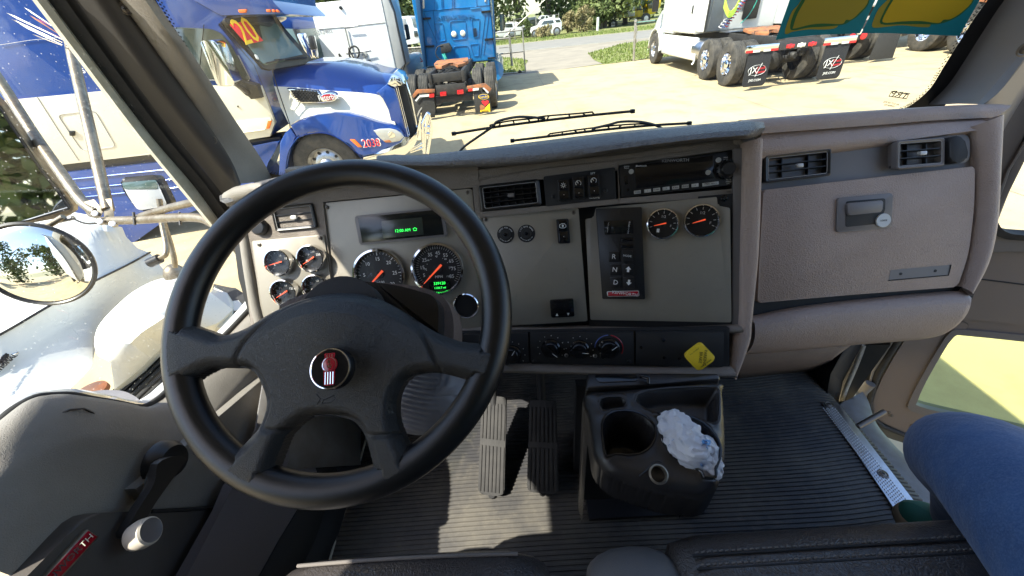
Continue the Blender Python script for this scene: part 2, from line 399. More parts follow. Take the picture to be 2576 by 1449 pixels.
sheet('driveway',[e0+V((30,-.3,0)),e1+V((-30,-.3,0)),n1,n0],-.008,'drive')
sheet('road',[n0,n1,f1,f0],.0,'asphalt')
for p,q in ((n0,n1),(f0,f1)):
    a,b=off(p,q,.12); c,d=off(p,q,-.12); sheet('road_line',[a,b,d,c],.005,'paint_cream')
a,b=off(n0,n1,-1.4); sheet('road_shoulder',[a,b,n1,n0],-.003,'drive')
a,b=off(f0,f1,.9); sheet('road_shoulder',[f0,f1,b,a],-.003,'paint_cream' if 0 else 'drive')
def patch_(pts,name='grass_verge'): return sheet(name,pts,.004,'grass_ground')
gp1=[g3(*p) for p in ((-900,860),(110,860),(250,875),(400,885),(490,915),(440,990),(460,1085),(120,1120),(-900,1240))]
gp2=[g3(*p) for p in ((1390,800),(1560,755),(1900,660),(2300,610),(3600,520),(3600,740),(2300,880),(1640,965),(1480,900))]
patch_(gp1); patch_(gp2)
# grass blades over the verges, in one mass
def blades(polys,dens,h,name,m='grass',zz=0.0):
    bm=bmesh.new(); rs=random.Random(5)
    for poly in polys:
        P=np.array([(p.x,p.y) for p in poly]); x0,y0=P.min(0); x1,y1=P.max(0); x0=max(x0,-14); x1=min(x1,26); y1=min(y1,62)
        nn=int((x1-x0)*(y1-y0)*dens)
        X=np.array([rs.uniform(x0,x1) for _ in range(nn)]); Y=np.array([rs.uniform(y0,y1) for _ in range(nn)]); I=pip_(X,Y,P)
        for x,y in zip(X[I],Y[I]):
            a=rs.uniform(0,6.28); hh=h*rs.uniform(.4,1.2); w_=rs.uniform(.02,.05); dx,dy=math.cos(a)*w_,math.sin(a)*w_
            bm.faces.new([bm.verts.new(p) for p in ((x-dx,y-dy,zz),(x+dx,y+dy,zz),(x+rs.uniform(-.05,.05),y+rs.uniform(-.05,.05),zz+hh))])
    return frombm(name,bm,m,None,0,'stuff')
def pip_(px,py,poly):
    ins=np.zeros(px.shape,bool); n=len(poly); j=n-1
    for i in range(n):
        xi,yi=poly[i]; xj,yj=poly[j]
        c=((yi>py)!=(yj>py))&(px<(xj-xi)*(py-yi)/(yj-yi+1e-12)+xi); ins^=c; j=i
    return ins
a0_,b0_=off(f0,f1,.9); a1_,b1_=off(f0,f1,7.5)
blades([gp1,gp2],70,.10,'grass')
blades([[V((-14,0,0))+V((0,a0_.y,0)),b0_,b1_,V((-14,a1_.y,0))]] if 0 else [[a0_,b0_,b1_,a1_]],22,.16,'grass')
# ================================================================ TREES
def tree(label,x,y,h,r,m='foliage',nleaf=2600,base=1.2,name='tree',seed=0,lf=.26,cat='tree',group=None,dry=False):
    rs=random.Random(seed); t=thing(name,label,cat,(x,y,0),group)
    bm=bmesh.new(); th_=h*.55
    bm_tube(bm,[V((x,y,-.1)),V((x+rs.uniform(-.2,.2),y,th_*.5)),V((x+rs.uniform(-.4,.4),y,th_))],[r*.07,r*.055,r*.03],7)
    for k in range(5):
        a=rs.uniform(0,6.28); z0=th_*rs.uniform(.35,.9); bm_tube(bm,[V((x,y,z0)),V((x+math.cos(a)*r*.35,y+math.sin(a)*r*.35,z0+h*.15)),V((x+math.cos(a)*r*.7,y+math.sin(a)*r*.7,z0+h*.25))],[r*.03,r*.02,r*.01],5)
    frombm('trunk',bm,'bark',t,60)
    cl=[]
    for k in range(16):
        a=rs.uniform(0,6.28); q=rs.uniform(0,.75)*r; z=base+(h-base)*rs.uniform(.08,.92); s=r*rs.uniform(.28,.5)*(1-.3*z/h); cl.append((x+q*math.cos(a),y+q*math.sin(a),z,s))
    vs=[];fs=[]
    for i in range(nleaf):
        cx,cy,cz_,s=rs.choice(cl); 
        while 1:
            p=V((rs.uniform(-1,1),rs.uniform(-1,1),rs.uniform(-1,1)))
            if .25<p.length<1: break
        c=V((cx,cy,cz_))+p*s; 
        if c.z<.1: c.z=.1+rs.random()*.3
        a=V((rs.gauss(0,1),rs.gauss(0,1),rs.gauss(0,1))).normalized(); b=a.cross(V((rs.gauss(0,1),rs.gauss(0,1),rs.gauss(0,1)))).normalized(); q=lf*rs.uniform(.5,1.3)
        k=len(vs); vs+=[c-a*q,c+b*q*.5,c+a*q,c-b*q*.5]; fs.append((k,k+1,k+2,k+3))
    mesh('crown',vs,fs,m,t,0); return t
# ================================================================ VEHICLE PARTS
def wheel_(par,c,ax,rim='aluminium',R=.52,wd=.27,full=True,steer=False):
    """ax points outwards; c is the centre of the tyre"""
    ax=V(ax); h=wd/2; pr=[(.30,-h),(R*.80,-h*1.0),(R*.95,-h*.94),(R*.99,-h*.80)]
    for g in range(5):
        a=-.78+1.56*g/5; b=a+1.56/5
        pr+=[(R,h*(a+.04)),(R,h*(b-.09)),(R-.012,h*(b-.07)),(R-.012,h*(b-.01))]
    pr+=[(R,h*.80),(R*.95,h*.94),(R*.80,h),(.30,h*.98),(.285,h*.9)]
    w_=lathe('wheel',c,ax,pr,'tyre',par,40,cap=False,ang=35)
    d=-.10 if not steer else .04
    lathe('rim',c,ax,[(.288,h*.98),(.285,h*.80),(.265,h*.55),(.255,h*.1+d*.3),(.20,d*.5+ (0 if not steer else .04)),(.15,d*.5+.01+(0 if not steer else .05)),(.11,d*.3+.02+(0 if not steer else .05)),(.11,h*.9),(.085,h*1.05),(0,h*1.08)],rim,w_,32,cap=False)
    u,v,a=frame_of(ax)
    if full:
        for k in range(10):
            an=k*math.pi/5; q=V(c)+(u*math.cos(an)+v*math.sin(an))
            p=V(c)+(u*math.cos(an)+v*math.sin(an))*.215+a*(d*.5+.014+(0 if not steer else .038))
            lathe('hand_hole',p,a,[(.026,0),(.024,.004),(0,.004)],'black_matte',w_,10)
    return w_
def chassis(t,o,s,rim='aluminium',fenders=None,flap='black_matte'):
    """twin rear axles, frame rails, fifth wheel; o = ground point under the rear axle centre, +y forward"""
    X=lambda x,y,z:V((o.x+x*s,o.y+y*s,o.z+z*s))
    for y in (0,1.30):
        for sx in (-1,1):
            for k,xx in enumerate((1.085,.745)):
                wheel_(t,X(sx*xx,y,.52),(sx,0,0),rim if k==0 else 'frame_black',.52*s,.29*s,full=(k==0))
        tube('axle',[X(-.7,y,.52),X(.7,y,.52)],.085*s,'frame_black',t,10); lathe('differential',X(0,y-.18,.52),(0,1,0),[(.10*s,0),(.22*s,.08*s),(.22*s,.28*s),(.1*s,.36*s)],'frame_black',t,16)
    for sx in (-1,1):
        box('frame_rail',X(sx*.43,2.2,.97),(.08*s,6.2*s,.27*s),'frame_black',t,bev=.01)
        box('spring_hanger',X(sx*.43,.65,.72),(.12*s,.5*s,.35*s),'frame_black',t,bev=.02)
        lathe('air_bag',X(sx*.55,-.3,.60),(0,0,1),[(.09*s,0),(.12*s,.05*s),(.12*s,.16*s),(.09*s,.22*s)],'rubber',t,16)
        lathe('brake_chamber',X(sx*.30,-.22,.62),(sx*.2,-1,0),[(.08*s,0),(.09*s,.03*s),(.09*s,.14*s),(.06*s,.18*s)],'frame_black',t,14)
    for y in (-.82,.2,1.2,2.0): box('cross_member',X(0,y,.97),(.8*s,.09*s,.2*s),'frame_black',t,bev=.01)
    tube('torque_rod',[X(-.35,.1,1.0),X(.3,.7,.85)],.03*s,'frame_black',t,8); tube('torque_rod',[X(.35,-.5,.95),X(-.25,.0,.8)],.03*s,'frame_black',t,8)
    for k in range(3): tube('air_line',cr([X(-.3+.1*k,-.6,1.02),X(-.1+.15*k,-.1,1.10),X(.2-.1*k,.4,1.02),X(.3,.8,1.1)],4),.012*s,'rubber',t,6)
    box('air_tank',X(.0,1.0,.75),(.55*s,.28*s,.26*s),'frame_black',t,bev=.08,seg=3)
    # fifth wheel: horseshoe plate with its slot to the rear
    Q=[(-.46,.95),(.46,.95),(.50,.55),(.40,.20),(.22,.08),(.06,.42),(-.06,.42),(-.22,.08),(-.40,.20),(-.50,.55)]
    fw=extr('fifth_wheel',[X(a,b,1.24-.10*(.95-b)) for a,b in Q],V((0,0,-.07*s)),'rust',t,.012)
    for sx in (-1,1): box('bracket',X(sx*.40,.6,1.11),(.1*s,.5*s,.16*s),'frame_black',fw,bev=.01)
    return X
# ---------------------------------------------------------------- bright blue tractor seen from the rear
CY0=V((-1.66,12.35,0)); cs=1.04
cy=thing('semi_truck','bright cyan sleeper truck seen from behind, red heart on its mud flap','truck',CY0)
X=chassis(cy,CY0,cs,rim='steel')
Ys=CY0.y+2.35*cs
def c2p(x,y): return ((1600+x/3.019)/1.5652,(y/3.019)/1.5652)
PS=Pl((0,Ys,0),(0,-1,0))
bl,br,tr_,tl_=PS.h(*c2p(215,800)),PS.h(*c2p(1062,705)),PS.h(*c2p(990,-300)),PS.h(*c2p(20,-300))
xl,xr=CY0.x-1.17*cs,CY0.x+1.17*cs; zb=(bl.z+br.z)/2
extr('sleeper',rp([V((bl.x,Ys,bl.z)),V((br.x,Ys,bl.z*.5+br.z*.5)),V((br.x-.02,Ys,4.0)),V((bl.x+.02,Ys,4.0))],.05,3),V((0,2.6,0)),'paint_cyan',cy,.03,3)
def cyp(name,q,f,b,m,rad=.05,bev=.01,sub=None):
    return slab(name,PS,[c2p(*p) for p in q],f,b,m,sub or cy,bev,rad,2)
def cyr(name,q,m='paint_cyan',w_=.018,rad=.08):  # raised or pressed panel outline
    P=rp([PS.h(*c2p(*p),.008) for p in q],rad,4); return tube(name,P,w_,m,cy,6,closed=True,flat=.5)
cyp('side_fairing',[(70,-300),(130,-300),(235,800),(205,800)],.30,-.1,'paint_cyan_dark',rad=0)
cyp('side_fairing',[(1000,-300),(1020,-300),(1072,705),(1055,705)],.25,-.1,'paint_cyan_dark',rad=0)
cyr('pressed_panel',[(515,255),(700,240),(722,460),(540,478)]); cyr('pressed_panel',[(775,228),(870,220),(858,440),(800,450)],rad=.05)
cyr('pressed_panel',[(560,555),(730,540),(760,700),(590,712)]); cyr('pressed_panel',[(760,528),(862,520),(858,665),(800,668)],rad=.04)
cyr('pressed_panel',[(335,285),(430,270),(468,480),(390,495)],rad=.05); cyr('pressed_panel',[(320,-120),(420,-130),(440,110),(335,125)],rad=.03)
cyr('pressed_panel',[(410,-120),(540,-130),(545,100),(420,112)],rad=.03); cyr('pressed_panel',[(560,-130),(820,-150),(835,80),(570,98)],rad=.03)
for a in (((180,140),(990,62)),((320,125),(360,560)),((940,180),(880,690)),((210,160),(370,520)),((990,120),(920,660))):
    tube('panel_seam',[PS.h(*c2p(*p),.006) for p in a],.010,'paint_cyan_dark',cy,6,flat=.5)
for q in ([(148,215),(288,205),(288,228),(150,240)],[(890,130),(1002,122),(1002,145),(892,155)],[(205,545),(330,535),(330,558),(207,566)],[(930,460),(1040,450),(1040,475),(932,485)],[(965,684),(1060,676),(1060,692),(967,700)]): cyp('black_latch',q,.05,0,'black',rad=.01)
for x,y in ((566,405),(672,395)): lathe('round_lamp',PS.h(*c2p(x,y),.0),(0,-1,0),[(.085,0),(.085,.03),(.07,.04),(0,.045)],'white_lens',cy,24)
cyp('grille_vent',[(795,340),(828,333),(838,430),(806,436)],.03,0,'black',rad=.01)
for k in range(6): cyp('vent_slat',[(797,346+k*15),(830,341+k*15),(831,346+k*15),(798,351+k*15)],.035,.03,'paint_cyan_dark',rad=0,bev=0)
cyp('marker_strip',[(190,-80),(210,-80),(214,100),(195,104)],.03,0,'paint_cream',rad=.01)
cyp('marker_strip',[(925,-60),(942,-60),(947,22),(930,25)],.03,0,'paint_cream',rad=.01)
cyp('raised_bar',[(760,95),(880,82),(880,100),(762,115)],.03,0,'paint_cyan',rad=.01)
a,b=PS.h(*c2p(330,215)),PS.h(*c2p(840,190)); text('raised_lettering','INTERNATIONAL',.17,(a+b)/2+V((0,-.012,0)),(b-a).normalized(),V((0,0,1)),'paint_cyan',cy,.012,sx=.92)
for k,cm in enumerate(('rubber','hose_teal','rubber')):
    if cm=='hose_teal':
        pts=[]; A_,B_=PS.h(*c2p(440,640),.25),PS.h(*c2p(515,790),.35)
        for i in range(90): t=i/89; an=i*.9; pts.append(A_.lerp(B_,t)+V((math.cos(an)*.05,math.sin(an)*.05,math.sin(an)*.01)))
        tube('coiled_hose',pts,.012,'hose_teal',cy,6)
    else: tube('hose_loop',cr([PS.h(*c2p(*p),.2+.05*k) for p in ((430,540),(370,560),(350,640),(390,700),(450,715))],5),.018,'rubber',cy,6)
cyp('gladhand_box',[(400,530),(500,510),(540,570),(520,620),(420,640)],.2,0,'frame_black',rad=.03)
# tail: crossbar, lamps, rusty brackets, mud flaps
yt=CY0.y-.95*cs; PT=Pl((0,yt,0),(0,-1,0))
def tp_(name,q,f,b,m,rad=0,bev=.004,par=cy): return slab(name,PT,[c2p(*p) for p in q],f,b,m,par,bev,rad)
tp_('end_beam',[(345,1020),(700,985),(710,1060),(700,1110),(360,1130)],.0,-.08,'frame_black')
tp_('lower_beam',[(345,1150),(560,1130),(790,1110),(790,1190),(440,1215),(360,1280)],-.1,-.2,'frame_black')
for q in ([(400,1098),(472,1090),(476,1138),(404,1145)],[(602,1075),(676,1066),(682,1115),(606,1122)]): tp_('tail_lamp',q,.06,0,'red_lens',rad=.01)
tp_('bracket',[(65,1140),(120,1065),(335,1060),(338,1100),(140,1108),(85,1170)],.03,-.03,'rust'); tp_('bracket',[(720,1025),(935,990),(1012,1055),(975,1110),(925,1035),(725,1060)],.03,-.03,'rust')
for q,m_ in (([(155,1130),(270,1120),(270,1148),(158,1156)],'paint_white'),([(270,1118),(330,1112),(330,1155),(272,1160)],'red_lens'),([(100,1195),(150,1140),(165,1150),(118,1208)],'paint_white'),([(735,1060),(790,1052),(790,1080),(735,1088)],'red_lens'),([(790,1052),(860,1045),(860,1072),(790,1080)],'paint_white'),([(905,1045),(925,1042),(980,1095),(968,1112)],'paint_white')): tp_('reflector_tape',q,.042,.03,m_,bev=0)
fl1=tp_('mud_flap',[(60,1150),(330,1155),(345,1310),(340,1395),(95,1418)],.0,-.012,'rubber'); fl2=tp_('mud_flap',[(795,1090),(975,1100),(1022,1328),(822,1345)],.0,-.012,'rubber')
def el(cx,cy_,rx,ry,n=24,rot=0): return [(cx+rx*math.cos(2*math.pi*i/n),cy_+ry*math.sin(2*math.pi*i/n)) for i in range(n)]
tp_('oval_print',el(920,1150,64,32),.004,0,'sign_yellow',par=fl2,bev=0); tp_('oval_print',el(920,1150,58,27),.006,0,'paint_blue',par=fl2,bev=0)
text('lettering','spendex',.085,PT.h(*c2p(920,1150),.007),(1,0,0),(0,0,1),'sign_yellow',fl2,.002)
tp_('yellow_print',[(930,1290),(990,1225),(997,1328),(878,1332),(878,1310)],.004,0,'sign_yellow',par=fl2,bev=0); tp_('tan_print',[(885,1240),(930,1262),(935,1300),(880,1310),(872,1262)],.005,0,'rust',par=fl2,bev=0)
ht=[(938,1262),(900,1225),(892,1205),(905,1195),(925,1197),(936,1210),(948,1195),(968,1193),(980,1203),(975,1225)]; tp_('heart_print',ht,.006,0,'sign_red',par=fl2,bev=0)
text('lettering','homes',.075,PT.h(*c2p(935,1318),.007),(1,0,0),(0,0,1),'black_matte',fl2,.002)
# mirror on the right, cab and front hidden beyond
PM=Pl((0,Ys+2.0,0),(0,-1,0))
slab('mirror_head',PM,[c2p(1105,168),c2p(1158,166),c2p(1168,250),c2p(1168,362),c2p(1115,372)],0,-.12,'black',cy,.02,.04)
slab('mirror_glass',PM,[c2p(1112,180),c2p(1150,178),c2p(1158,350),c2p(1122,358)],.004,0,'win_green',cy,.002,.03)
tube('mirror_arm',[PM.h(*c2p(1040,380)),PM.h(*c2p(1110,360))],.02,'black',cy,6)
box('cab',(CY0.x,Ys+3.4,2.1),(2.2,1.7,2.6),'paint_cyan',cy,bev=.15,seg=3); box('hood',(CY0.x,Ys+5.1,1.5),(1.7,2.0,1.2),'paint_cyan',cy,bev=.2,seg=3)
for sx in (-1,1): wheel_(cy,V((CY0.x+sx*1.05,Ys+5.0,.52)),(sx,0,0),'aluminium',.52,.27,steer=True); tube('step_fairing',[V((CY0.x+sx*1.2,Ys+.2,.7)),V((CY0.x+sx*1.2,Ys+3.4,.7))],.32,'paint_cyan',cy,14)
# ---------------------------------------------------------------- white tractor with JX mud flaps
JX0=V((7.55,12.25,0)); js=1.06
jx=thing('semi_truck','white sleeper truck with rusty fifth wheel and two black lettered mud flaps','truck',JX0)
X=chassis(jx,JX0,js,rim='chrome')
def sleeper(t,X,s,m,yr=2.1,zt=3.95,zb_=1.12,wd=1.22,ext=.5,L=2.0,back='paint_white',dark=True):
    box('sleeper',X(0,yr+ext+L/2,(zt+zb_)/2),(2*wd*s,L*s,(zt-zb_)*s),m,t,bev=.06,seg=3)
    for sx in (-1,1):
        box('side_extender',X(sx*(wd-.02),yr+ext/2,(zt+zb_)/2+.02),(.05*s,ext*s,(zt-zb_-.1)*s),m,t,bev=.015)
        box('extender_rubber',X(sx*(wd-.02),yr-.03,(zt+zb_)/2+.02),(.035*s,.07*s,(zt-zb_-.1)*s),'rubber',t,bev=.01)
    return
sleeper(jx,X,js,'paint_white',yr=1.75,ext=.62)
yb=1.75+.62-.02
box('rear_window_box',X(-.05,yb-.08,2.55),(.9*js,.2*js,1.0*js),'black',jx,bev=.02); box('back_panel_and_shade',X(-.75,yb-.04,1.9),(.6*js,.06*js,1.5*js),'paint_grey',jx,bev=.02); box('back_panel_and_shade',X(.35,yb-.05,1.75),(.45*js,.06*js,.75*js),'black',jx,bev=.03)  # left grey slab paints the side extender's shade on the back wall
tube('hose_bar',[X(-.55,yb-.35,2.0),X(.35,yb-.5,2.15)],.018,'steel',jx,8); tube('grab_post',[X(-.95,yb-.25,1.2),X(-.92,yb-.25,2.0)],.02,'steel',jx,8)
for k,(cm,x0) in enumerate((('paint_white',-.18),('hose_blue',-.1),('badge_red',-.02))):
    pts=[]; A_,B_=X(.02+x0*.3,yb-.45,2.05),X(-.42+x0,yb-.3,1.25)
    for i in range(100): t=i/99; an=i*.75+k; pts.append(A_.lerp(B_,t)+V((math.cos(an)*.06,math.sin(an)*.06,math.sin(an)*.02)))
    tube('coiled_hose',pts,.013,cm,jx,6)
for k in range(5): tube('green_hose',cr([X(-.62,yb-.3,1.75+.05*k),X(-.50,yb-.45,1.50+.035*k),X(-.35,yb-.45,1.55+.04*k),X(-.22,yb-.4,1.85+.03*k)],5),.018,'hose_green',jx,6)
tube('hanging_hose',cr([X(0,yb-.5,2.1),X(.25,yb-.45,1.9),X(.2,yb-.3,1.5),X(.0,yb-.3,1.3)],5),.014,'hose_teal',jx,6)
box('deck_plate',X(-.1,1.9,1.13),(.9*js,.5*js,.03),'aluminium',jx,bev=.005)
# cab side, hood, fender, front wheel, mirror, tank
box('cab',X(0,5.0,2.05),(2.36*js,1.25*js,2.0*js),'paint_white',jx,bev=.15,seg=3)
h_=[X(-1.0,5.5,2.0),X(-.95,7.1,1.62),X(-.8,7.45,1.35),X(-.8,7.5,.75),X(-1.05,7.25,.55),X(-1.1,5.5,.6)]
rowsh=[]
for yy,zt_,wd_ in ((5.4,2.06,1.02),(6.1,1.95,.98),(6.8,1.78,.92),(7.2,1.55,.86),(7.45,1.2,.80),(7.5,.6,.80)):
    rowsh.append([X(-wd_-.05,yy,.6 if yy<7.4 else .55),X(-wd_-.02,yy,zt_-.35),X(-wd_+.12,yy,zt_-.08),X(-.4,yy,zt_),X(.4,yy,zt_),X(wd_-.12,yy,zt_-.08),X(wd_+.02,yy,zt_-.35),X(wd_+.05,yy,.6 if yy<7.4 else .55)])
loft('hood',rowsh,'paint_white',jx,50)
for sx in (-1,1):
    wheel_(jx,X(sx*1.07,6.05,.52),(sx,0,0),'aluminium',.52*js,.28*js,steer=True)
    arc=[X(sx*1.0,6.05+.66*math.cos(a),.55+.66*math.sin(a)) for a in [R_(-5+k*19) for k in range(11)]]
    loft('fender',[arc,[p+V((sx*.24,0,0)) for p in arc],[p+V((sx*.24,0,-.07)) for p in arc]],'paint_white',jx,60,thick=.02)
    box('side_skirt',X(sx*1.12,3.7,.72),(.14*js,3.0*js,.62*js),'paint_white',jx,bev=.06,seg=3)
    lathe('fuel_tank',X(sx*.92,1.82,.72),(0,1,0),[(0,0),(.25*js,.03),(.29*js,.10),(.29*js,.6*js)],'aluminium',jx,28)
    box('mirror',X(sx*1.42,5.75,2.1),(.22*js,.16*js,.75*js),'black',jx,bev=.05); tube('mirror_arm',[X(sx*1.1,5.75,2.35),X(sx*1.42,5.75,2.35)],.025,'black',jx,6)
    box('door_window',X(sx*1.185,5.0,2.45),(.02,.9*js,.65*js),'win_dark',jx,bev=.05); box('grab_handle',X(sx*1.235,2.85,2.85),(.03,.12,.55*js),'black',jx,bev=.02); box('door_handle',X(sx*1.235,2.75,1.75),(.03,.06,.22),'black',jx,bev=.01)
    tube('step_hook',cr([X(sx*1.2,2.1,.62),X(sx*1.22,2.05,.38),X(sx*1.28,2.0,.36)],4),.03,'paint_white',jx,8)
def tail(t,X,s,flap_text,beam='frame_black',lamps='oval'):
    yb_=-.98
    beam_=extr('end_beam',[X(a,yb_+b,z) for a,b,z in ((-.45,.1,1.05),(.45,.1,1.05),(.52,0,.98),(.50,-.02,.84),(-.50,-.02,.84),(-.52,0,.98))],V((0,.09*s,0)),beam,t,.01)
    if lamps=='oval':
        for x,mm in ((-.26,'red_lens'),(0,'white_lens'),(.26,'red_lens')):
            lathe('tail_lamp',X(x,yb_-.02,.91),(0,-1,0),[(.052*s,0),(.050*s,.018),(.035*s,.028),(0,.03)],mm,t,22,sx=1) ; o=t
            box('lamp_wing',X(x,yb_-.03,.91),(.19*s,.02,.075*s),mm,t,bev=.009,seg=3)
    for sx in (-1,1):
        box('flap_bar',X(sx*.92,yb_-.0,.93),(.78*s,.04,.14*s),'chrome',t,bev=.012)
        for x,mm in ((.62,'red_lens'),(.80,'paint_white'),(1.05,'paint_white'),(1.22,'red_lens')): box('reflector_tape',X(sx*x,yb_-.027,.872),(.17*s,.006,.045*s),mm,t)
        f=extr('mud_flap',rp([X(sx*.92-.29,yb_,.86),X(sx*.92+.29,yb_,.86),X(sx*.92+.29,yb_-.03,.16),X(sx*.92+.24,yb_-.03,.10),X(sx*.92-.24,yb_-.03,.10),X(sx*.92-.29,yb_-.03,.16)],.03,2),V((0,.012,0)),'black_matte',t,.002)
        if flap_text:
            c=X(sx*.92,yb_-.034,.46)
            tube('oval_print',[c+V((math.cos(a)*.215*s,0,math.sin(a)*.115*s)) for a in [i*math.pi/14 for i in range(28)]],.009,'paint_white',f,6,closed=True,flat=.4)
            text('lettering','JX',.19*s,c+V((-.085*s,-.004,0)),(1,0,0),(0,0,1),'white_print',f,.002); text('lettering','Truck\nCenter',.085*s,c+V((.085*s,-.004,0)),(1,0,.05),(-.05,0,1),'sign_red',f,.002)
            tube('x_stroke',[c+V((-.02,-.006,-.15)),c+V((.03,-.006,.0)),c+V((.09,-.006,.16))],.006,'paint_white',f,5)
            text('lettering','JXE.COM',.075*s,X(sx*.92,yb_-.036,.24),(1,0,0),(0,0,1),'white_print',f,.002)
tail(jx,X,js,True)
# ---------------------------------------------------------------- dark tailed tractor partly behind the paper signs
B0=V((10.95,14.75,0)); bs=1.03
b2=thing('semi_truck','truck behind the paper signs with plain grey mud flaps and round red tail lamps','truck',B0)
X=chassis(b2,B0,bs,rim='chrome'); sleeper(b2,X,bs,'paint_white',yr=2.2,ext=.1)
box('cab',X(0,5.2,2.0),(2.3,1.4,1.9),'paint_white',b2,bev=.15,seg=3); box('hood',X(0,6.8,1.4),(1.8,1.9,1.1),'paint_white',b2,bev=.2,seg=3)
for sx in (-1,1): wheel_(b2,X(sx*1.05,6.2,.52),(sx,0,0),'chrome',.52,.27,steer=True)
box('end_plate',X(0,-.98,.85),(.85,.04,.42),'frame_black',b2,bev=.01)
for x,z,r,mm in ((-.17,.74,.085,'red_lens'),(.17,.74,.085,'red_lens'),(0,.86,.07,'white_lens'),(-.12,1.02,.045,'red_lens'),(.2,1.02,.045,'red_lens')):
    lathe('tail_lamp',X(x,-1.0,z),(0,-1,0),[(r*1.15,0),(r*1.15,.012),(r,.014),(r*.9,.03),(0,.035)],mm,b2,24)
for sx in (-1,1):
    box('flap_bar',X(sx*.95,-1.0,1.02),(.75,.04,.12),'frame_black',b2,bev=.01)
    for x,mm in ((.75,'red_lens'),(1.1,'paint_white')): box('reflector_tape',X(sx*x,-1.026,1.02),(.3,.006,.07),mm,b2)
    extr('mud_flap',[X(sx*.95-.30,-1.0,.98),X(sx*.95+.30,-1.0,.98),X(sx*.95+.36,-1.06,.08),X(sx*.95-.36,-1.03,.06)],V((0,.012,0)),'rubber',b2,.002)
# round lamp, hose on the back of the sleeper seen between the white truck and the sign
lathe('round_lamp',X(-.55,2.18,2.65),(0,-1,0),[(.09,0),(.09,.03),(.07,.035),(0,.04)],'steel',b2,20); tube('hose_loop',cr([X(-1.0,2.1,2.7),X(-.7,2.05,3.0),X(-.35,2.1,2.7),X(-.5,2.05,2.1),X(-.75,2.05,1.8)],6),.016,'steel',b2,6); tube('hose',cr([X(-.8,2.1,2.4),X(-.9,2.05,2.0),X(-.6,2.0,1.6),X(.2,1.9,1.5)],6),.02,'hose_teal',b2,6)
# ---------------------------------------------------------------- truck at far right: only tandem wheels show
W0=V((15.6,13.6,0)); b3=thing('semi_truck','truck at far right showing two large dusty tyres with polished chrome rims','truck',W0)
X=chassis(b3,W0,1.12,rim='chrome'); sleeper(b3,X,1.1,'paint_white',yr=2.2,ext=.1); box('cab',X(0,5.2,2.0),(2.3,1.4,1.9),'paint_white',b3,bev=.15,seg=3); box('hood',X(0,6.8,1.4),(1.8,1.9,1.1),'paint_white',b3,bev=.2,seg=3)
for sx in (-1,1): lathe('fuel_tank',X(sx*.92,2.2,.62),(0,1,0),[(0,0),(.3,.03),(.33,.10),(.33,1.4)],'aluminium',b3,28)
# ---------------------------------------------------------------- plain white sleeper seen from behind, left of the blue one
z1p=lambda x,y:((1150+x/4.262)/1.5652,(y/4.262)/1.5652)
wy=14.4; PWt=Pl((0,wy,0),(0,-1,0)); ws=thing('semi_truck','plain white sleeper truck seen from behind with a black hose loop','truck',(PWt.h(*z1p(1100,900)).x,wy,0))
q=[z1p(290,100),z1p(340,60),z1p(900,0),z1p(1480,-60),z1p(1760,1225),z1p(1640,1215),z1p(560,1060)]
extr('sleeper',[PWt.h(*p) for p in q],V((0,2.4,0)),'paint_white',ws,.03,3)
q=[z1p(1480,-60),z1p(1620,-20),z1p(1700,200),z1p(1900,1080),z1p(1760,1225)]
extr('side_fairing',[PWt.h(*p,-.03) for p in q],V((0,.9,0)),'paint_grey',ws,.03,3)
tube('rubber_edge',[PWt.h(*z1p(*p),-.02) for p in ((1640,-20),(1720,200),(1905,1060),(1850,1180),(1750,1235))],.025,'black',ws,8)
for a in (((440,490),(850,455),(900,455),(1100,425),(1560,375)),((900,895),(1100,875),(1310,840))): tube('panel_seam',[PWt.h(*z1p(*p),.01) for p in a],.010,'paint_grey',ws,6)
text('lettering','2212405',.17,PWt.h(*z1p(520,528),.01),(1,0,.02),(0,0,1),'grey_print',ws,.002)
tube('bracket',[PWt.h(*z1p(*p),.05) for p in ((890,470),(960,760),(970,800))],.02,'steel',ws,6); tube('hose_loop',[PWt.h(*z1p(1040+85*math.cos(a),885+110*math.sin(a)),.12) for a in [i*math.pi/12 for i in range(24)]],.028,'rubber',ws,8,closed=True)
for a in (((950,800),(975,1070)),((960,830),(1090,1085)),((785,900),(820,1050)),((785,900),(905,1060))): tube('hose',[PWt.h(*z1p(*p),.08) for p in a],.022,'rubber',ws,6)
lathe('round_lamp',PWt.h(*z1p(1222,915)),(0,-1,0),[(.085,0),(.085,.03),(.06,.04),(0,.04)],'headlight',ws,22)
for q in ([(880,460),(1110,440),(1225,600),(1010,640)],[(1140,880),(1320,845),(1418,1010),(1200,1030)]):
    tube('handle_bar',[PWt.h(*z1p(*p),.10) for p in (q[0],q[1])],.016,'steel',ws,6)
slab('black_box',PWt,[z1p(1225,1015),z1p(1300,1005),z1p(1335,1130),z1p(1245,1110)],.12,0,'black',ws,.01)
lathe('antenna_foot',PWt.h(*z1p(818,130)),(0,-1,0),[(.05,0),(.04,.06),(0,.08)],'black',ws,12)
wx=PWt.h(*z1p(1850,1100)).x
box('step_fairing',(wx-.25,wy+2.2,.95),(.5,3.4,.75),'paint_grey',ws,bev=.15,seg=3)
wheel_(ws,V((wx-.15,wy+5.0,.52)),(1,0,0),'aluminium',.52,.27,steer=True); 
for sx in (-2.1,-.2): wheel_(ws,V((wx+sx,wy-1.5,.52)),(1,0,0),'aluminium',.5,.27)
box('frame_rail',(wx-1.15,wy-.2,.95),(.9,3.4,.2),'frame_black',ws,bev=.02)
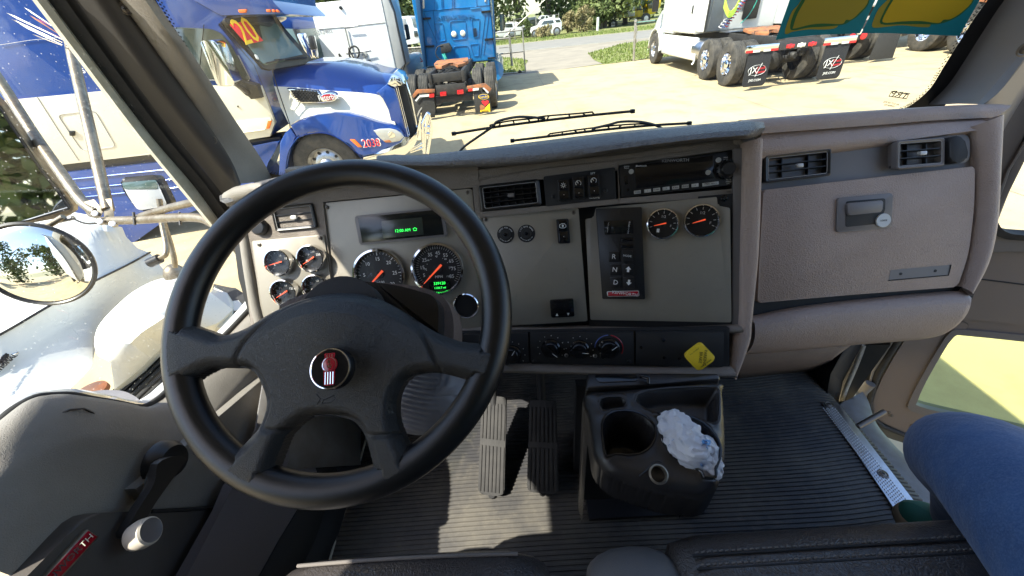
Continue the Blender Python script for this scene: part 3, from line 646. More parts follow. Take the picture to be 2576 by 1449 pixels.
tube('mirror_arm',[PWt.h(*z1p(1850,720),-2),PWt.h(*z1p(1930,650),-2)],.025,'black',ws,6); slab('mirror_head',Pl((0,wy+2,0),(0,-1,0)),[z1p(1878,410),z1p(1938,408),z1p(1980,660),z1p(1925,675)],0,-.12,'black',ws,.02,.03)
# ---------------------------------------------------------------- white day cab further back between the two sleepers
vy=24.; PV=Pl((0,vy,0),(0,-1,0)); vt=thing('semi_truck','distant white cab over the fence between the white sleeper and the blue truck','truck',(PV.h(*z1p(1900,700)).x,vy,0))
extr('cab',rp([PV.h(*z1p(*p)) for p in ((1740,290),(1960,262),(2005,300),(2040,480),(2100,470),(2160,720),(1760,780))],.15,3),V((0,2.2,0)),'paint_white',vt,.05)
slab('side_window',PV,[z1p(2040,520),z1p(2095,515),z1p(2120,610),z1p(2055,620)],.03,-.02,'win_dark',vt,.01,.03)
slab('window_recess',PV,[z1p(1800,320),z1p(1900,305),z1p(1935,480),z1p(1860,500)],.02,-.02,'paint_grey',vt,.01,.03)
for x in (1800,2100): wheel_(vt,V((PV.h(*z1p(x,800)).x,vy+.3,.5)),(0,-1,0),'aluminium',.5,.27,full=False)
box('frame',(PV.h(*z1p(1960,700)).x,vy+1,.9),(4.2,1.2,.25),'frame_black',vt)
# ================================================================ BLUE AND CREAM TRACTOR, side on
HUB=at(823,419,6.0); S=Pl(HUB,(.14,-.99,0)); HD=V((.99,.14,0)); GP=gz(HUB.x,HUB.y)
pt=thing('semi_truck','dark blue and cream truck with a red 20 card in its windshield','truck',V((HUB.x,HUB.y,GP)))
q1=lambda x,y:(x/2.52,y/2.52); q2=lambda x,y:(383.3+x/3.24,y/3.24); q9=lambda x,y:(670.8+x/5.04,159.7+y/5.04)
def sp(name,q,f,b,m,rad=0,bev=.01,par=pt): return slab(name,S,q,f,b,m,par,bev,rad)
sp('sleeper',[(-700,-400),(-700,660),q1(300,1055),q1(990,975),q2(725,1130),q2(745,1145),q2(960,1112),q2(1000,1000),q2(880,700),q2(640,330),q2(540,200),q2(530,190),q2(600,150),(620,-60),(430,-230),(-100,-330)],-.02,-2.35,'paint_blue',bev=.03)
# cream lower side
sp('cream_panel',[q1(-1200,790),q1(0,640),q1(670,575),q1(900,552),q1(1290,540),q1(1560,545),q2(880,700),q2(945,860),q2(1000,1000),q2(960,1112),q2(745,1145),q1(990,975),q1(300,1055),q1(-1200,1240)],.004,-.06,'paint_cream',bev=.006)
# dark band and blue side skirt under the sleeper
sp('skirt_gap',[q1(-1200,1240),q1(300,1055),q1(990,975),q2(745,1145),q2(1040,1112),q2(1050,1135),q2(1000,1165),q2(760,1200),q1(1020,1035),q1(330,1110),q1(-1200,1310)],-.05,-.4,'black',bev=.01)
sp('side_skirt',[q1(-1200,1300),q1(330,1105),q1(1020,1030),q2(760,1200),q2(1000,1165),q2(1045,1140),q2(1000,1230),q2(930,1320),q2(900,1420),q2(960,1500),(400,560),(300,640),(-700,760)],.03,-.6,'paint_blue',bev=.03)
for yy in (1150,1215,1270): tube('skirt_rib',S.hs([q1(-800,yy+150),q1(330,yy),q1(1200,yy-90)],.035),.012,'paint_blue',pt,6)
sp('skirt_lower',[(-700,800),(300,690),(420,610),(420,700),(-700,900)],-.1,-.5,'black',bev=.01)
# sleeper hatch, seams, small lettering
def so(name,q,m='grey_print',r=.008,off=.006,closed=True,rad=.06): 
    P=S.hs(q,off); P=rp(P,rad,4) if closed and rad else P; return tube(name,P,r,m,pt,6,closed=closed,flat=.5)
so('hatch_outline',[q1(365,728),q1(600,700),q1(735,930),q1(520,955)]); sp('hatch_latch',[q1(436,832),q1(468,832),q1(468,862),q1(440,862)],.03,0,'black',bev=.004)
so('panel_seam',[q1(235,615),q1(370,825),q1(500,1018)],r=.006,closed=False)
for k,s in enumerate(('MP','VIN','CC-1','USD')): text('lettering',s,.075,S.h(*q1(190+17*k+30,890+28*k),.008),HD,V((0,0,1)),'badge_red',pt,.001,sx=1.1)
text('lettering','sd',.13,S.h(*q1(540,440),.008),HD,V((0,0,1)),'white_print',pt,.001)
so('panel_seam',[q1(0,285),q1(190,255),q1(400,235)],m='white_lens',r=.004,closed=False,off=-.01)
# door, window
so('door_seam',[q2(420,200),q2(380,600),q2(700,1040),q2(760,1140)],r=.007,closed=False,m='black')
so('door_seam',[q2(540,190),q2(830,530),q2(900,700),q2(1000,960),q2(1000,1010),q2(965,1112)],r=.007,closed=False,m='black')
sp('side_window',[q2(160,220),q2(480,235),q2(560,270),q2(640,370),q2(790,640),q2(780,660),q2(420,650)],.004,-.05,'win_dark',bev=.004,rad=.05)
so('window_trim',[q2(420,650),q2(780,662),q2(796,640),q2(700,450)],m='steel',r=.012,closed=False,off=.01)
sp('door_handle',[q2(690,862),q2(698,862),q2(698,876),q2(690,876)],.02,0,'black',bev=.003)
sp('door_step_panel',[q2(560,1000),q2(965,960),q2(970,985),q2(925,1050),q2(720,1085),q2(690,1090)],.02,-.02,'paint_cream',bev=.012,rad=.03)
so('door_groove',[q2(690,1000),q2(960,962),q2(1000,1000)],m='paint_grey',r=.006,closed=False); so('door_groove',[q2(720,1082),q2(920,1055)],m='paint_cream',r=.02,closed=False)
sp('marker_lamp',[q2(938,985),q2(970,985),q2(952,1050),q2(924,1050)],.035,0,'orange_lens',bev=.008)
# roof visor, windshield
sp('roof_edge',[q2(330,0),q2(560,130),q2(1080,115),q2(1060,90),q2(960,0),(650,-120),(450,-120)],.01,-2.2,'paint_blue',bev=.05)
for q in ([q2(693,78),q2(765,74),q2(758,105),q2(706,106)],[q2(922,76),q2(955,74),q2(962,98),q2(930,100)],[q2(968,76),q2(990,75),q2(1002,98),q2(978,100)],[q2(1000,78),q2(1020,77),q2(1036,100),q2(1012,101)]): sp('roof_marker',q,.05,0,'orange_lens',bev=.01)
WN=Pl(S.h(*q2(900,560),-.05),(.82,-.50,.30))
def wnp(name,q,f,b,m,rad=0,bev=.004): return slab(name,WN,q,f,b,m,pt,bev,rad)
wnp('windshield_frame',[q2(560,150),q2(1000,120),q2(1090,240),q2(1300,480),q2(1250,520),q2(960,568),q2(900,555),q2(830,470),q2(700,330),q2(600,220)],0,-.05,'black')
wnp('windshield',[q2(760,340),q2(900,330),q2(870,200),q2(1010,185),q2(1100,300),q2(1235,450),q2(1060,500),q2(920,530),q2(880,500)],.012,-.02,'win_green',rad=.03)
wnp('visor',[q2(570,150),q2(990,125),q2(1008,170),q2(985,200),q2(870,180),q2(620,205)],.10,.02,'black',rad=.03,bev=.02)
nb=wnp('price_card',[q2(630,200),q2(765,165),q2(905,332),q2(770,362)],.125,.118,'sign_red')
ca,cb_=WN.h(*q2(700,290),.024),WN.h(*q2(840,262),.024); xd=(WN.h(*q2(905,332),.03)-WN.h(*q2(770,362),.03)).normalized(); yd=(WN.h(*q2(630,200))-WN.h(*q2(770,362))).normalized()
xo=(WN.h(*q2(765,165))-WN.h(*q2(630,200))).normalized(); text('lettering','20',.42,WN.h(*q2(768,262),.128),xo,WN.n.cross(xo),'sign_yellow',nb,.004,sx=.62)
wnp('sticker',[q2(832,440),q2(850,445),q2(875,485),q2(850,482)],.024,.012,'paint_white',rad=.02)
for a in ((q2(930,515),q2(1230,450)),(q2(1000,490),q2(1260,470))): tube('wiper',WN.hs(a,.05),.012,'black',pt,6)
# chrome mirror and bracket
mb=slab('mirror',S,[q2(388,345),q2(410,330),q2(490,325),q2(525,350),q2(672,680),q2(640,705),q2(550,705),q2(525,690)],.52,.28,'chrome',pt,.05,.06,4)
sp('mirror_bracket',[q2(670,645),q2(700,655),q2(850,690),q2(885,800),q2(800,812),q2(770,770),q2(660,690)],.12,.0,'black',bev=.02)
tube('mirror_arm',[S.h(*q2(665,670),.36),S.h(*q2(760,740),.14),S.h(*q2(830,770),.04)],.035,'black',pt,8)
# hood as a loft of four lines with inward offsets
crown=[q2(1290,498),q2(1500,500),q2(1700,535),q2(1850,580),q2(1960,600),q2(1985,610)]
shld=[q2(985,565),q2(1250,560),q2(1500,590),q2(1700,630),q2(1850,665),q2(1925,690)]
strp=[q9(95,290),q9(400,305),q9(800,345),q9(1150,365),q9(1400,395),q9(1560,470)]
midl=[q9(180,560),q9(500,520),q9(850,520),q9(1200,540),q9(1450,600),q9(1600,640)]
fen=[q9(295,790),q9(450,700),q9(850,632),q9(1230,680),q9(1450,760),q9(1640,800)]
L=lambda l,o:cr([S.h(a,b,o+k*i) for i,(a,b) in enumerate(l)],5)
k=-.018; Lc=L(crown,-1.0); k=-.02; Ls=L(shld,-.42); k=-.022; Lt=L(strp,-.22); k=-.012; Lm=L(midl,-.14); k=-.006; Lf=L(fen,-.04)
loft('hood_top',[[p-S.n*.9 for p in Lc],Lc,[a.lerp(b,.5)+V((0,0,.03)) for a,b in zip(Lc,Ls)],Ls,[a.lerp(b,.5)+S.n*.03 for a,b in zip(Ls,Lt)],Lt],'paint_blue',pt,70)
loft('hood_side',[Lt,Lm,Lf],'paint_cream',pt,70)
arch=[(385,945),(440,905),(520,878),(620,862),(720,860),(830,885),(950,945),(1040,1010),(1110,1075),(1170,1130),(1212,1190)]
fo=[q9(295,790),q9(450,700),q9(640,650),q9(850,630),q9(1050,640),q9(1230,682),q9(1400,745),q9(1590,790),q9(1680,830),q9(1745,935),q9(1700,1010),q9(1560,1075),q9(1380,1115)]+[q9(*a) for a in arch[::-1]]
sp('fender',fo,.06,-.10,'paint_blue',bev=.03)
rim_=[S.h(*q9(*a),.0) for a in [(255,1450),(262,1250),(300,1080)]+arch]
loft('wheel_arch',[[p+S.n*.065 for p in cr(rim_,3)],[p+S.n*.085-V((0,0,.01)) for p in cr(rim_,3)],[p+S.n*.02-V((0,0,.03)) for p in cr(rim_,3)],[p-S.n*.45 for p in cr(rim_,3)]],'paint_blue',pt,60)
sp('cowl_fairing',[q9(300,820),q9(380,940),q9(300,1040),q9(262,1180),q9(258,1420),q9(150,1420),q9(165,1000),q9(230,880)],.05,-.2,'paint_blue',bev=.02)
sp('wheel_well',[q9(255,1450),q9(262,1250),q9(300,1080),q9(385,945),q9(520,878),q9(720,860),q9(950,945),q9(1110,1075),q9(1240,1220),q9(1240,1500)],-.42,-.5,'black_matte',bev=0)
wheel_(pt,HUB-S.n*.13,S.n,'aluminium',.50,.28,steer=True)
wheel_(pt,HUB-S.n*2.1,-S.n,'aluminium',.50,.28,steer=True)
so('hood_seam',[q9(70,80),q9(130,290),q9(290,760),q9(300,830),q9(375,940)],m='black',r=.012,closed=False,off=.0)
front=[q9(1390,368),q9(1520,270),q9(1620,320),q9(1670,480),q9(1720,700),q9(1790,940),q9(1745,935),q9(1680,830),q9(1590,785),q9(1600,740),q9(1560,580),q9(1490,440)]
sp('nose_band',front,-.12,-.35,'paint_blue',bev=.02)
NG=Pl(S.h(*q9(1720,600),-.22),HD)
sp('grille_shell',[q9(1632,300),q9(1700,262),q9(1760,300),q9(1890,800),q9(1895,860),q9(1800,945),q9(1780,930)],-.30,-.9,'black_matte',bev=.02)
for k in range(6):
    t=k/5; a=(1640+t*110,310-t*45+ (30*t*t)); b=(1795+t*85,925-t*85); o=-.10-.09*k
    P=[S.h(*q9(a[0]+(b[0]-a[0])*s,a[1]+(b[1]-a[1])*s),o*1.0-.10) for s in (0,.3,.65,1)]
    tube('grille_bar',P,.013,'chrome',pt,8,flat=.8)
sp('grille_crown',[q9(1525,262),q9(1580,150),q9(1620,128),q9(1700,165),q9(1755,260),q9(1700,280),q9(1620,315)],-.10,-.9,'chrome',bev=.03)
tube('grille_surround',[S.h(*q9(*p),-.45) for p in ((1700,165),(1760,230),(1830,450),(1890,760),(1905,860),(1850,940))],.022,'chrome',pt,8)
hl=sp('headlight',[q9(*p) for p in ((1345,850),(1430,828),(1560,822),(1640,840),(1700,880),(1740,935),(1690,985),(1580,1008),(1500,1005),(1440,950),(1390,895))],.075,-.05,'headlight',bev=.02)
sp('turn_lens',[q9(*p) for p in ((1480,980),(1560,968),(1590,1000),(1510,1005))],.079,.06,'rust',bev=.004,par=hl); sp('reflector_bowl',[q9(*p) for p in ((1530,870),(1610,862),(1640,930),(1560,950))],.078,.06,'chrome',bev=.004,rad=.03,par=hl)
sp('side_marker',[q9(*p) for p in ((1050,965),(1115,965),(1215,1062),(1160,1065))],.085,.03,'orange_lens',bev=.008)
a,b=S.h(*q9(1235,1020),.07),S.h(*q9(1420,1005),.07); text('lettering','2038',.185,(a+b)/2,(b-a).normalized(),V((0,0,1)),'white_print',pt,.001,sx=.8); text('lettering','2038',.165,(a+b)/2+S.n*.004,(b-a).normalized(),V((0,0,1)),'sign_red',pt,.001,sx=.8)
# hood intake with mesh and oval badge
iq=[q9(250,318),q9(640,345),q9(690,400),q9(700,470),q9(780,490),q9(700,505),q9(440,502),q9(350,440)]
sp('intake_rim',iq,-.10,-.2,'chrome',bev=.015)
iq2=[q9(290,332),q9(625,355),q9(665,400),q9(680,465),q9(720,488),q9(445,490),q9(370,435)]; im=sp('intake_mesh',iq2,-.095,-.15,'black_matte',bev=.005)
bm=bmesh.new()
for i in range(9):
    for j in range(6):
        x=330+i*40+(j%2)*20; y=352+j*24
        if x>660 or (y>440 and x<390): continue
        bm_lathe(bm,S.h(*q9(x,y),-.094),S.n,[(.022,0),(.014,.008)],6,False)
frombm('mesh_cells',bm,'frame_black',im,0)
P=cr2(el(785,430,112,66,16),1,True); sp('oval_bezel',[q9(*p) for p in P],-.06,-.2,'chrome',bev=.02); sp('oval_badge',[q9(*p) for p in el(782,428,88,40,24)],-.045,-.1,'badge_red',bev=.004)
text('lettering','Peterbilt',.105,S.h(*q9(782,430),-.042),HD,V((0,0,1)),'white_print',pt,.001,sx=.8)
# bumper and chrome guard
sp('bumper',[q9(*p) for p in ((1212,1175),(1500,1135),(1760,1050),(1880,900),(1905,870),(1915,960),(1870,1060),(1790,1140),(1700,1200),(1220,1260))],.05,-2.2,'chrome',bev=.05)
gd_=[((1600,1130),(1760,1080),(1830,1090),(2000,1000)),((2040,640),(2010,900),(1995,1140)),((2050,650),(2085,820),(2060,1000),(2040,1140)),((1975,760),(2035,640),(2060,655)),((1975,760),(1985,1100)),((1995,800),(2085,810)),((2000,880),(2080,900)),((1820,1120),(2000,1060))]
for g in gd_: tube('guard_bar',cr([S.h(*q9(*p),-.15) for p in g],4),.030,'chrome',pt,10)
# ---------------------------------------------------------------- second blue tractor behind it
PB2=Pl((0,13.5,0),(0,-1,0)); b4=thing('semi_truck','second dark blue truck behind the blue and cream one, with tall chrome mirrors','truck',PB2.h(*q2(1150,300)))
def bp(name,q,f,b,m,rad=0,bev=.01): return slab(name,PB2,[q2(*p) for p in q],f,b,m,b4,bev,rad)
bp('roof',[(850,60),(960,0),(1080,120),(1140,180),(1150,240),(1000,260),(800,200)],0,-2,'paint_blue',bev=.08)
bp('cab_side',[(1000,230),(1145,235),(1240,470),(1330,620),(900,620)],.0,-2,'win_green'); bp('window_post',[(1140,235),(1165,240),(1300,520),(1275,520)],.05,-.2,'black')
for q in ([(1172,275),(1225,268),(1310,480),(1262,470)],[(1262,300),(1305,292),(1338,480),(1300,470)]): bp('mirror',q,.35,.15,'chrome',bev=.03,rad=.05)
bp('mirror_black',[(1266,292),(1300,290),(1330,400),(1290,410)],.5,.36,'black',bev=.02,rad=.03)
# ================================================================ NEIGHBOUR TRUCK beside the driver door: white hood
nb_=thing('semi_truck','white truck hood and fender close outside the driver window','truck',(-2.2,1.4,gz(-2.2,1.4)))
za=lambda x,y:((0+x/1.811)/1.5652,(800+y/1.811)/1.5652)
def zl(l): return cr([PZ(z,*za(x,y)) for x,y,z in l],5)
H0=zl([(-500,60,1.20),(0,20,1.26),(320,30,1.30),(500,60,1.32),(700,100,1.30),(800,155,1.27),(870,170,1.22)])
H1=zl([(-500,330,1.22),(0,210,1.30),(300,170,1.34),(520,170,1.34),(700,190,1.30),(820,215,1.24),(900,240,1.14)])
H2=zl([(-500,640,1.22),(0,500,1.28),(300,420,1.30),(520,330,1.28),(720,280,1.23),(880,290,1.14),(980,320,1.02)])
H3=zl([(-500,1200,1.16),(0,945,1.18),(300,770,1.18),(560,620,1.17),(760,520,1.13),(940,430,1.06),(1070,355,.96)])
H4=zl([(-500,1600,1.05),(0,1230,1.05),(340,1000,1.04),(600,820,1.02),(840,640,.99),(1020,540,.94),(1190,500,.88)])
H5=zl([(-500,2300,.95),(-100,1800,.96),(300,1500,.95),(640,1180,.93),(700,1000,.93),(1000,620,.90),(1210,525,.84)])
loft('hood',[H0,H1,H2,H3],'hood_paint',nb_,80)
loft('hood_side',[H3,H4,H5],'hood_paint',nb_,80)
tube('hood_seam',[p+V((.004,0,.006)) for p in H3],.006,'black_matte',nb_,6)
# fender bulge
F0=zl([(700,1090,.97),(672,1000,1.00),(700,880,1.02),(800,760,1.03),(950,630,1.03),(1120,545,1.01),(1280,520,.95)])
F1=zl([(760,1120,1.00),(760,1000,1.07),(820,900,1.10),(930,790,1.11),(1060,690,1.10),(1220,610,1.07),(1400,570,.98)])
F2=zl([(790,1145,.97),(900,1030,1.04),(1000,930,1.07),(1120,850,1.07),(1240,770,1.06),(1400,690,1.02),(1520,650,.95)])
F3=zl([(815,1330,.84),(1000,1180,.86),(1180,1010,.88),(1300,960,.88),(1420,900,.87),(1560,850,.85),(1660,760,.83)])
loft('fender',[F0,F1,F2,F3],'hood_paint',nb_,90)
F4=[p+V((-.30,0,-.35)) for p in F3]; loft('fender_side',[F3,F4],'hood_paint',nb_,60)
# dark ribbed panel under the fender
PXn=lambda x,y,z:PZ(z,*za(x,y))
pr_=[PXn(790,1370,.80),PXn(1190,1000,.82),PXn(1330,960,.80),PXn(1330,1260,.74),PXn(1080,1500,.70),PXn(860,1520,.72)]
extr('ribbed_panel',pr_,V((0,0,-.05)),'rubber',nb_,.004)
for k in range(9):
    t=k/8; a=pr_[0].lerp(pr_[4],t)+V((0,0,.004)); b=pr_[1].lerp(pr_[3],t)+V((0,0,.004)); tube('panel_rib',[a,b],.010,'rubber',nb_,6)
lathe('marker',PXn(660,1365,1.02),(0,0,1),[(.062,0),(.062,.02),(.04,.03),(0,.034)],'rust',nb_,24)
extr('cap',rp([PXn(*p,1.10) for p in ((580,1390),(640,1340),(760,1330),(880,1335),(990,1390),(1030,1460),(700,1500))],.04,3),V((0,0,-.08)),'trim_smooth',nb_,.02,3)
# nose corner with lamp opening
nz=[PXn(*p,.80) for p in ((1450,880),(1560,860),(1660,900),(1700,800),(1760,700),(1770,660),(1680,600),(1600,600),(1520,570))]
extr('nose_corner',nz,V((0,0,-.06)),'rubber',nb_,.01); extr('lamp',[PXn(*p,.82) for p in ((1450,880),(1600,890),(1650,790),(1660,700),(1620,640),(1530,580),(1480,650))],V((0,0,-.3)),'paint_cream',nb_,.02)
extr('lamp_opening',rp([PXn(*p,.803) for p in ((1650,700),(1700,690),(1725,720),(1700,760),(1670,770))],.01,3),V((0,0,-.01)),'paint_cream',nb_)
# emblem
ea,eb=PXn(-60,1240,1.075),PXn(130,1065,1.075); xd=(eb-ea).normalized(); up_=V((-.35,0,.94)); up_=(up_-xd*up_.dot(xd)).normalized()
text('lettering','INTERNATIONAL',.030,ea.lerp(eb,.1)-up_*.006+V((.02,0,.02)),xd,up_,'black_matte',nb_,.002,sx=1.0)
for k in range(2):
    a=PXn(10+k*10,1150,1.09); b=PXn(70,1010,1.10); tube('emblem_bar',[PXn(-10,1080,1.10),PXn(5,1150,1.09),PXn(28,1120,1.095),PXn(70,1010,1.11)],.012,'black_gloss' if k else 'chrome',nb_,6)
tube('emblem_line',[PXn(-40,1190,1.085),PXn(60,1095,1.09),PXn(130,1065,1.085)],.007,'chrome',nb_,6)
# hood mirror: ball base, two arms, housing whose glass has its white reflection painted on
hm=thing('hood_mirror','chrome arm hood mirror standing on the white fender, black housing, its reflection painted white','mirror',at(440,690,1.9))
lathe('base',PXn(1255,510,1.06),(0,0,1),[(.062,0),(.058,.02),(.04,.055),(.018,.07),(0,.072)],'chrome_dull',hm,20)
b_=at(440,672,2.0); tube('arm',cr([b_,at(438,650,1.98),at(428,610,1.96),at(412,560,1.93),at(400,500,1.9)],5),.013,'chrome_dull',hm,8)
tube('arm',cr([at(380,656,1.9),at(405,648,1.9),at(418,635,1.9),at(415,600,1.92),at(405,550,1.92)],5),.013,'chrome_dull',hm,8); tube('arm_grip',[at(376,662,1.9),at(402,650,1.9)],.024,'black',hm,10)
zc=lambda x,y:((350+x/2.2293)/1.5652,(500+y/2.2293)/1.5652)
HM=Pl(at(370,490,1.9),(.35,-.75,.25))
slab('housing',HM,[zc(268,445),zc(605,415),zc(735,670),zc(660,740),zc(430,738),zc(300,560)],0,-.06,'black',hm,.015,.02); slab('painted_reflection',HM,[zc(285,490),zc(590,465),zc(690,690),zc(430,735),zc(340,600)],.003,-.01,'paint_white',hm,.002,.02)  # flat white paint on the face imitates what the mirror reflects
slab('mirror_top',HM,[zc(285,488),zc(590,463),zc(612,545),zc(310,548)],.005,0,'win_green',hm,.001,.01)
# ================================================================ OWN MIRRORS OUTSIDE THE DRIVER DOOR
zm=lambda x,y:((x/1.5253)/1.5652,(300+y/1.5253)/1.5652)
mr=thing('wing_mirror','large dusty rectangular side mirror on weathered chrome tube brackets outside the driver window','mirror',at(255,556,1.1))
tube('bracket_tube',cr([at(560,574,.98),at(536,562,1.0),at(500,548,1.02),at(430,548,1.06),at(370,552,1.09),at(325,554,1.11),at(262,556,1.14)],4),.0125,'chrome_dull',mr,14)
tube('bracket_tube',cr([at(540,498,.98),at(500,506,1.0),at(430,522,1.05),at(370,540,1.09),at(340,552,1.11)],4),.0105,'chrome_dull',mr,12)
for x in (337,452): tube('clamp_ring',[at(x-1,534,1.085 if x<400 else 1.04)+V((0,0,0)),at(x+2,566,1.085 if x<400 else 1.04)],.0035,'black',mr,6)
tube('brace_tube',cr([at(140,-60,1.30),at(168,60,1.28),at(185,150,1.26),at(222,310,1.2),at(255,455,1.16),at(272,528,1.14)],4),[.015]*21,'chrome_dull',mr,12)
tube('brace_tube',cr([at(-60,120,1.25),at(0,205,1.22),at(80,330,1.2),at(150,430,1.17),at(205,505,1.15),at(243,535,1.14)],4),[.0145]*21,'chrome_dull',mr,12)
for q in ([(236,500),(262,530),(250,552),(222,545),(200,510)],[(258,500),(280,498),(288,545),(262,552)]): extr('flattened_end',[at(a,b,1.135) for a,b in q],(CAM-at(250,530,1.135)).normalized()*-.012,'chrome_dull',mr,.003)
for a in ((246,540),(258,560),(290,566)): lathe('bolt',at(*a,1.12),(.3,-.6,.6),[(.009,0),(.009,.012),(0,.014)],'steel',mr,6)
MP=Pl(at(60,430,1.18),(.42,-.86,.10))
mo=[zm(-300,-150),zm(0,160),zm(60,250),zm(250,530),zm(350,650),zm(445,780),zm(442,815),zm(400,845),zm(200,880),zm(0,925),zm(-300,980)]
slab('mirror_frame',MP,mo,.0,-.03,'chrome_dull',mr,.004); mi=[zm(-290,-100),zm(0,205),zm(60,300),zm(240,570),zm(335,690),zm(405,790),zm(180,860),zm(0,890),zm(-300,950)]
slab('mirror_glass',MP,mi,.004,-.002,'mirror_glass',mr,0)
slab('mirror_gasket',MP,[zm(-300,-130),zm(0,178),zm(60,272),zm(245,548),zm(345,670),zm(425,785),zm(420,800),zm(180,868),zm(0,903),zm(-300,960)],.003,-.01,'black_matte',mr,0)
tube('lower_bar',[at(185,548,1.15),at(130,560,1.15),at(60,575,1.15),at(-40,600,1.15)],.007,'steel',mr,8); tube('swivel',[at(160,545,1.14),at(105,578,1.14)],.008,'chrome_dull',mr,8)
tube('cable',cr([at(180,548,1.14),at(215,562,1.14),at(260,560,1.13),at(300,562,1.12)],4),.003,'rubber',mr,6)
cm_=thing('round_mirror','round convex spot mirror with thick dark rim below the rectangular side mirror','mirror',at(95,668,1.15))
CN=V((.36,-.90,.20)).normalized(); cc=at(95,667,1.12)
lathe('rim',cc,CN,[(.10,-.02),(.128,-.012),(.132,0),(.126,.006),(.121,.002)],'black',cm_,48,cap=False); lathe('convex_glass',cc,CN,[(.122,.0),(.118,.004),(.10,.0095),(.075,.0145),(.045,.0175),(.02,.019),(0,.0192)],'mirror_glass',cm_,48,ang=180,cap=False)
lathe('back_shell',cc,CN,[(0,-.06),(.07,-.055),(.11,-.03),(.10,-.02)],'black',cm_,32)
ft=thing('feather_bundle','fan of weathered cream and red slats at the top of the mirror brace','ornament',at(150,95,1.25))
zf=lambda x,y:(x/2.52,y/2.52)
for a,b,w_,mm in (((38,80),(395,250),26,'pillar_white'),((70,120),(395,270),22,'chrome_dull'),((120,150),(395,285),24,'pillar_white'),((150,45),(385,200),22,'pillar_white'),((185,95),(388,225),18,'rust'),((60,90),(390,240),8,'badge_red'),((230,118),(360,180),10,'badge_red'),((200,215),(395,290),14,'chrome_dull')):
    A_=at(*zf(*a),1.26); B_=at(*zf(*b),1.24); d=(B_-A_).normalized(); nrm=(CAM-A_).normalized(); s=nrm.cross(d)*w_/2.52/930*1.25/2
    extr('feather_slat',[A_,A_.lerp(B_,.15)+s,B_+s*.5,B_-s*.5,A_.lerp(B_,.2)-s],-nrm*.004,mm,ft,.0008)
# ================================================================ FENCES, GATE, POSTS
gt_=thing('chain_link_gate','open galvanised pipe gate with chain link to the right of the blue truck','gate',g3(440,1085))
GY=g3(455,1085).y; PGt=Pl((0,GY,0),(0,-1,0))
def gb(a,b,r=.03): return tube('pipe',[PGt.h(*d3(*a)),PGt.h(*d3(*b))],r,'galv',gt_,8)
gb((405,400),(455,1085)); gb((-60,500),(405,450)); gb((70,810),(425,770)); gb((110,1110),(450,1075)); gb((210,540),(255,990),.05); gb((-30,590),(215,572),.035); gb((60,720),(230,700),.02)
lathe('gate_wheel',PGt.h(*d3(370,1085)),(0,-1,0),[(.09,-.03),(.09,.03),(.05,.035)],'rubber',gt_,16)
po=thing('fence_post','tall galvanised gate post with chain at the right side of the driveway','post',g3(2082,915)); PP=Pl((0,g3(2082,915).y,0),(0,-1,0))
tube('post',[PP.h(*d3(2078,915)),PP.h(*d3(2105,340))],.055,'galv',po,12); lathe('post_cap',PP.h(*d3(2106,335)),(0,0,1),[(.07,0),(.07,.08),(0,.12)],'galv',po,12)
tube('chain',cr([PP.h(*d3(*p),.05) for p in ((2120,380),(2125,480),(2110,560),(2125,640))],4),.025,'galv',po,6)
for k in range(3): tube('rail',[PP.h(*d3(2110,330+k*8)),PP.h(*d3(2400,300+k*6))],.02,'hose_teal' if k==1 else 'galv',po,6)
bo=thing('marker_post','short white marker post in the grass verge across the road','post',g3(1535,465)); pb=g3(1535,465); tube('post',[pb,pb+V((0,0,1.25))],.14,'paint_white',bo,12)
# chain link fence along the far verge, posts and a top rail
fe=thing('chain_link_fence','sagging chain link fence with thin posts in front of the parked white cars','fence',g3(310,600))
fy=[g3(300,600),g3(620,550),g3(955,510)]
for p in fy: tube('post',[p,p+V((0,0,2.0))],.05,'galv',fe,8)
for a,b in zip(fy,fy[1:]): tube('rail',[a+V((0,0,1.85)),b+V((0,0,1.85))],.025,'galv',fe,6)
# fence behind the warning triangle
f2=thing('chain_link_fence','low chain link fence left of the blue truck above the warning triangle','fence',(-6.5,20.5,0))
zt_=lambda x,y:((1600+x/3.019)/1.5652,(y/3.019)/1.5652)
PF=Pl((0,20.5,0),(0,-1,0)); tube('rail',PF.hs([zt_(-60,575),zt_(180,560)]),.03,'galv',f2,6)
bm=bmesh.new()
for k in range(16):
    bm_tube(bm,PF.hs([zt_(-60+k*16,640),zt_(-30+k*16,575)]),.008,4); bm_tube(bm,PF.hs([zt_(-60+k*16,575),zt_(-30+k*16,640)]),.008,4)
frombm('mesh_wire',bm,'galv',f2,0)
wt=thing('warning_triangle','red warning triangle standing between the white truck and the blue truck','warning triangle',PF.h(*zt_(145,740)))
PTi=Pl((0,17.6,0),(0,-1,0)); tube('frame',PTi.hs([zt_(103,745),zt_(128,640),zt_(195,730)]),.035,'sign_red',wt,6,closed=True)
# overhead cable
cb2=thing('cable','thin pale cable slanting down across the trees','cable',PF.h(*d3(740,0))); PCb=Pl((0,24,0),(0,-1,0)); tube('wire',PCb.hs([d3(900,-250),d3(740,0),d3(130,560)]),.02,'galv',cb2,5)
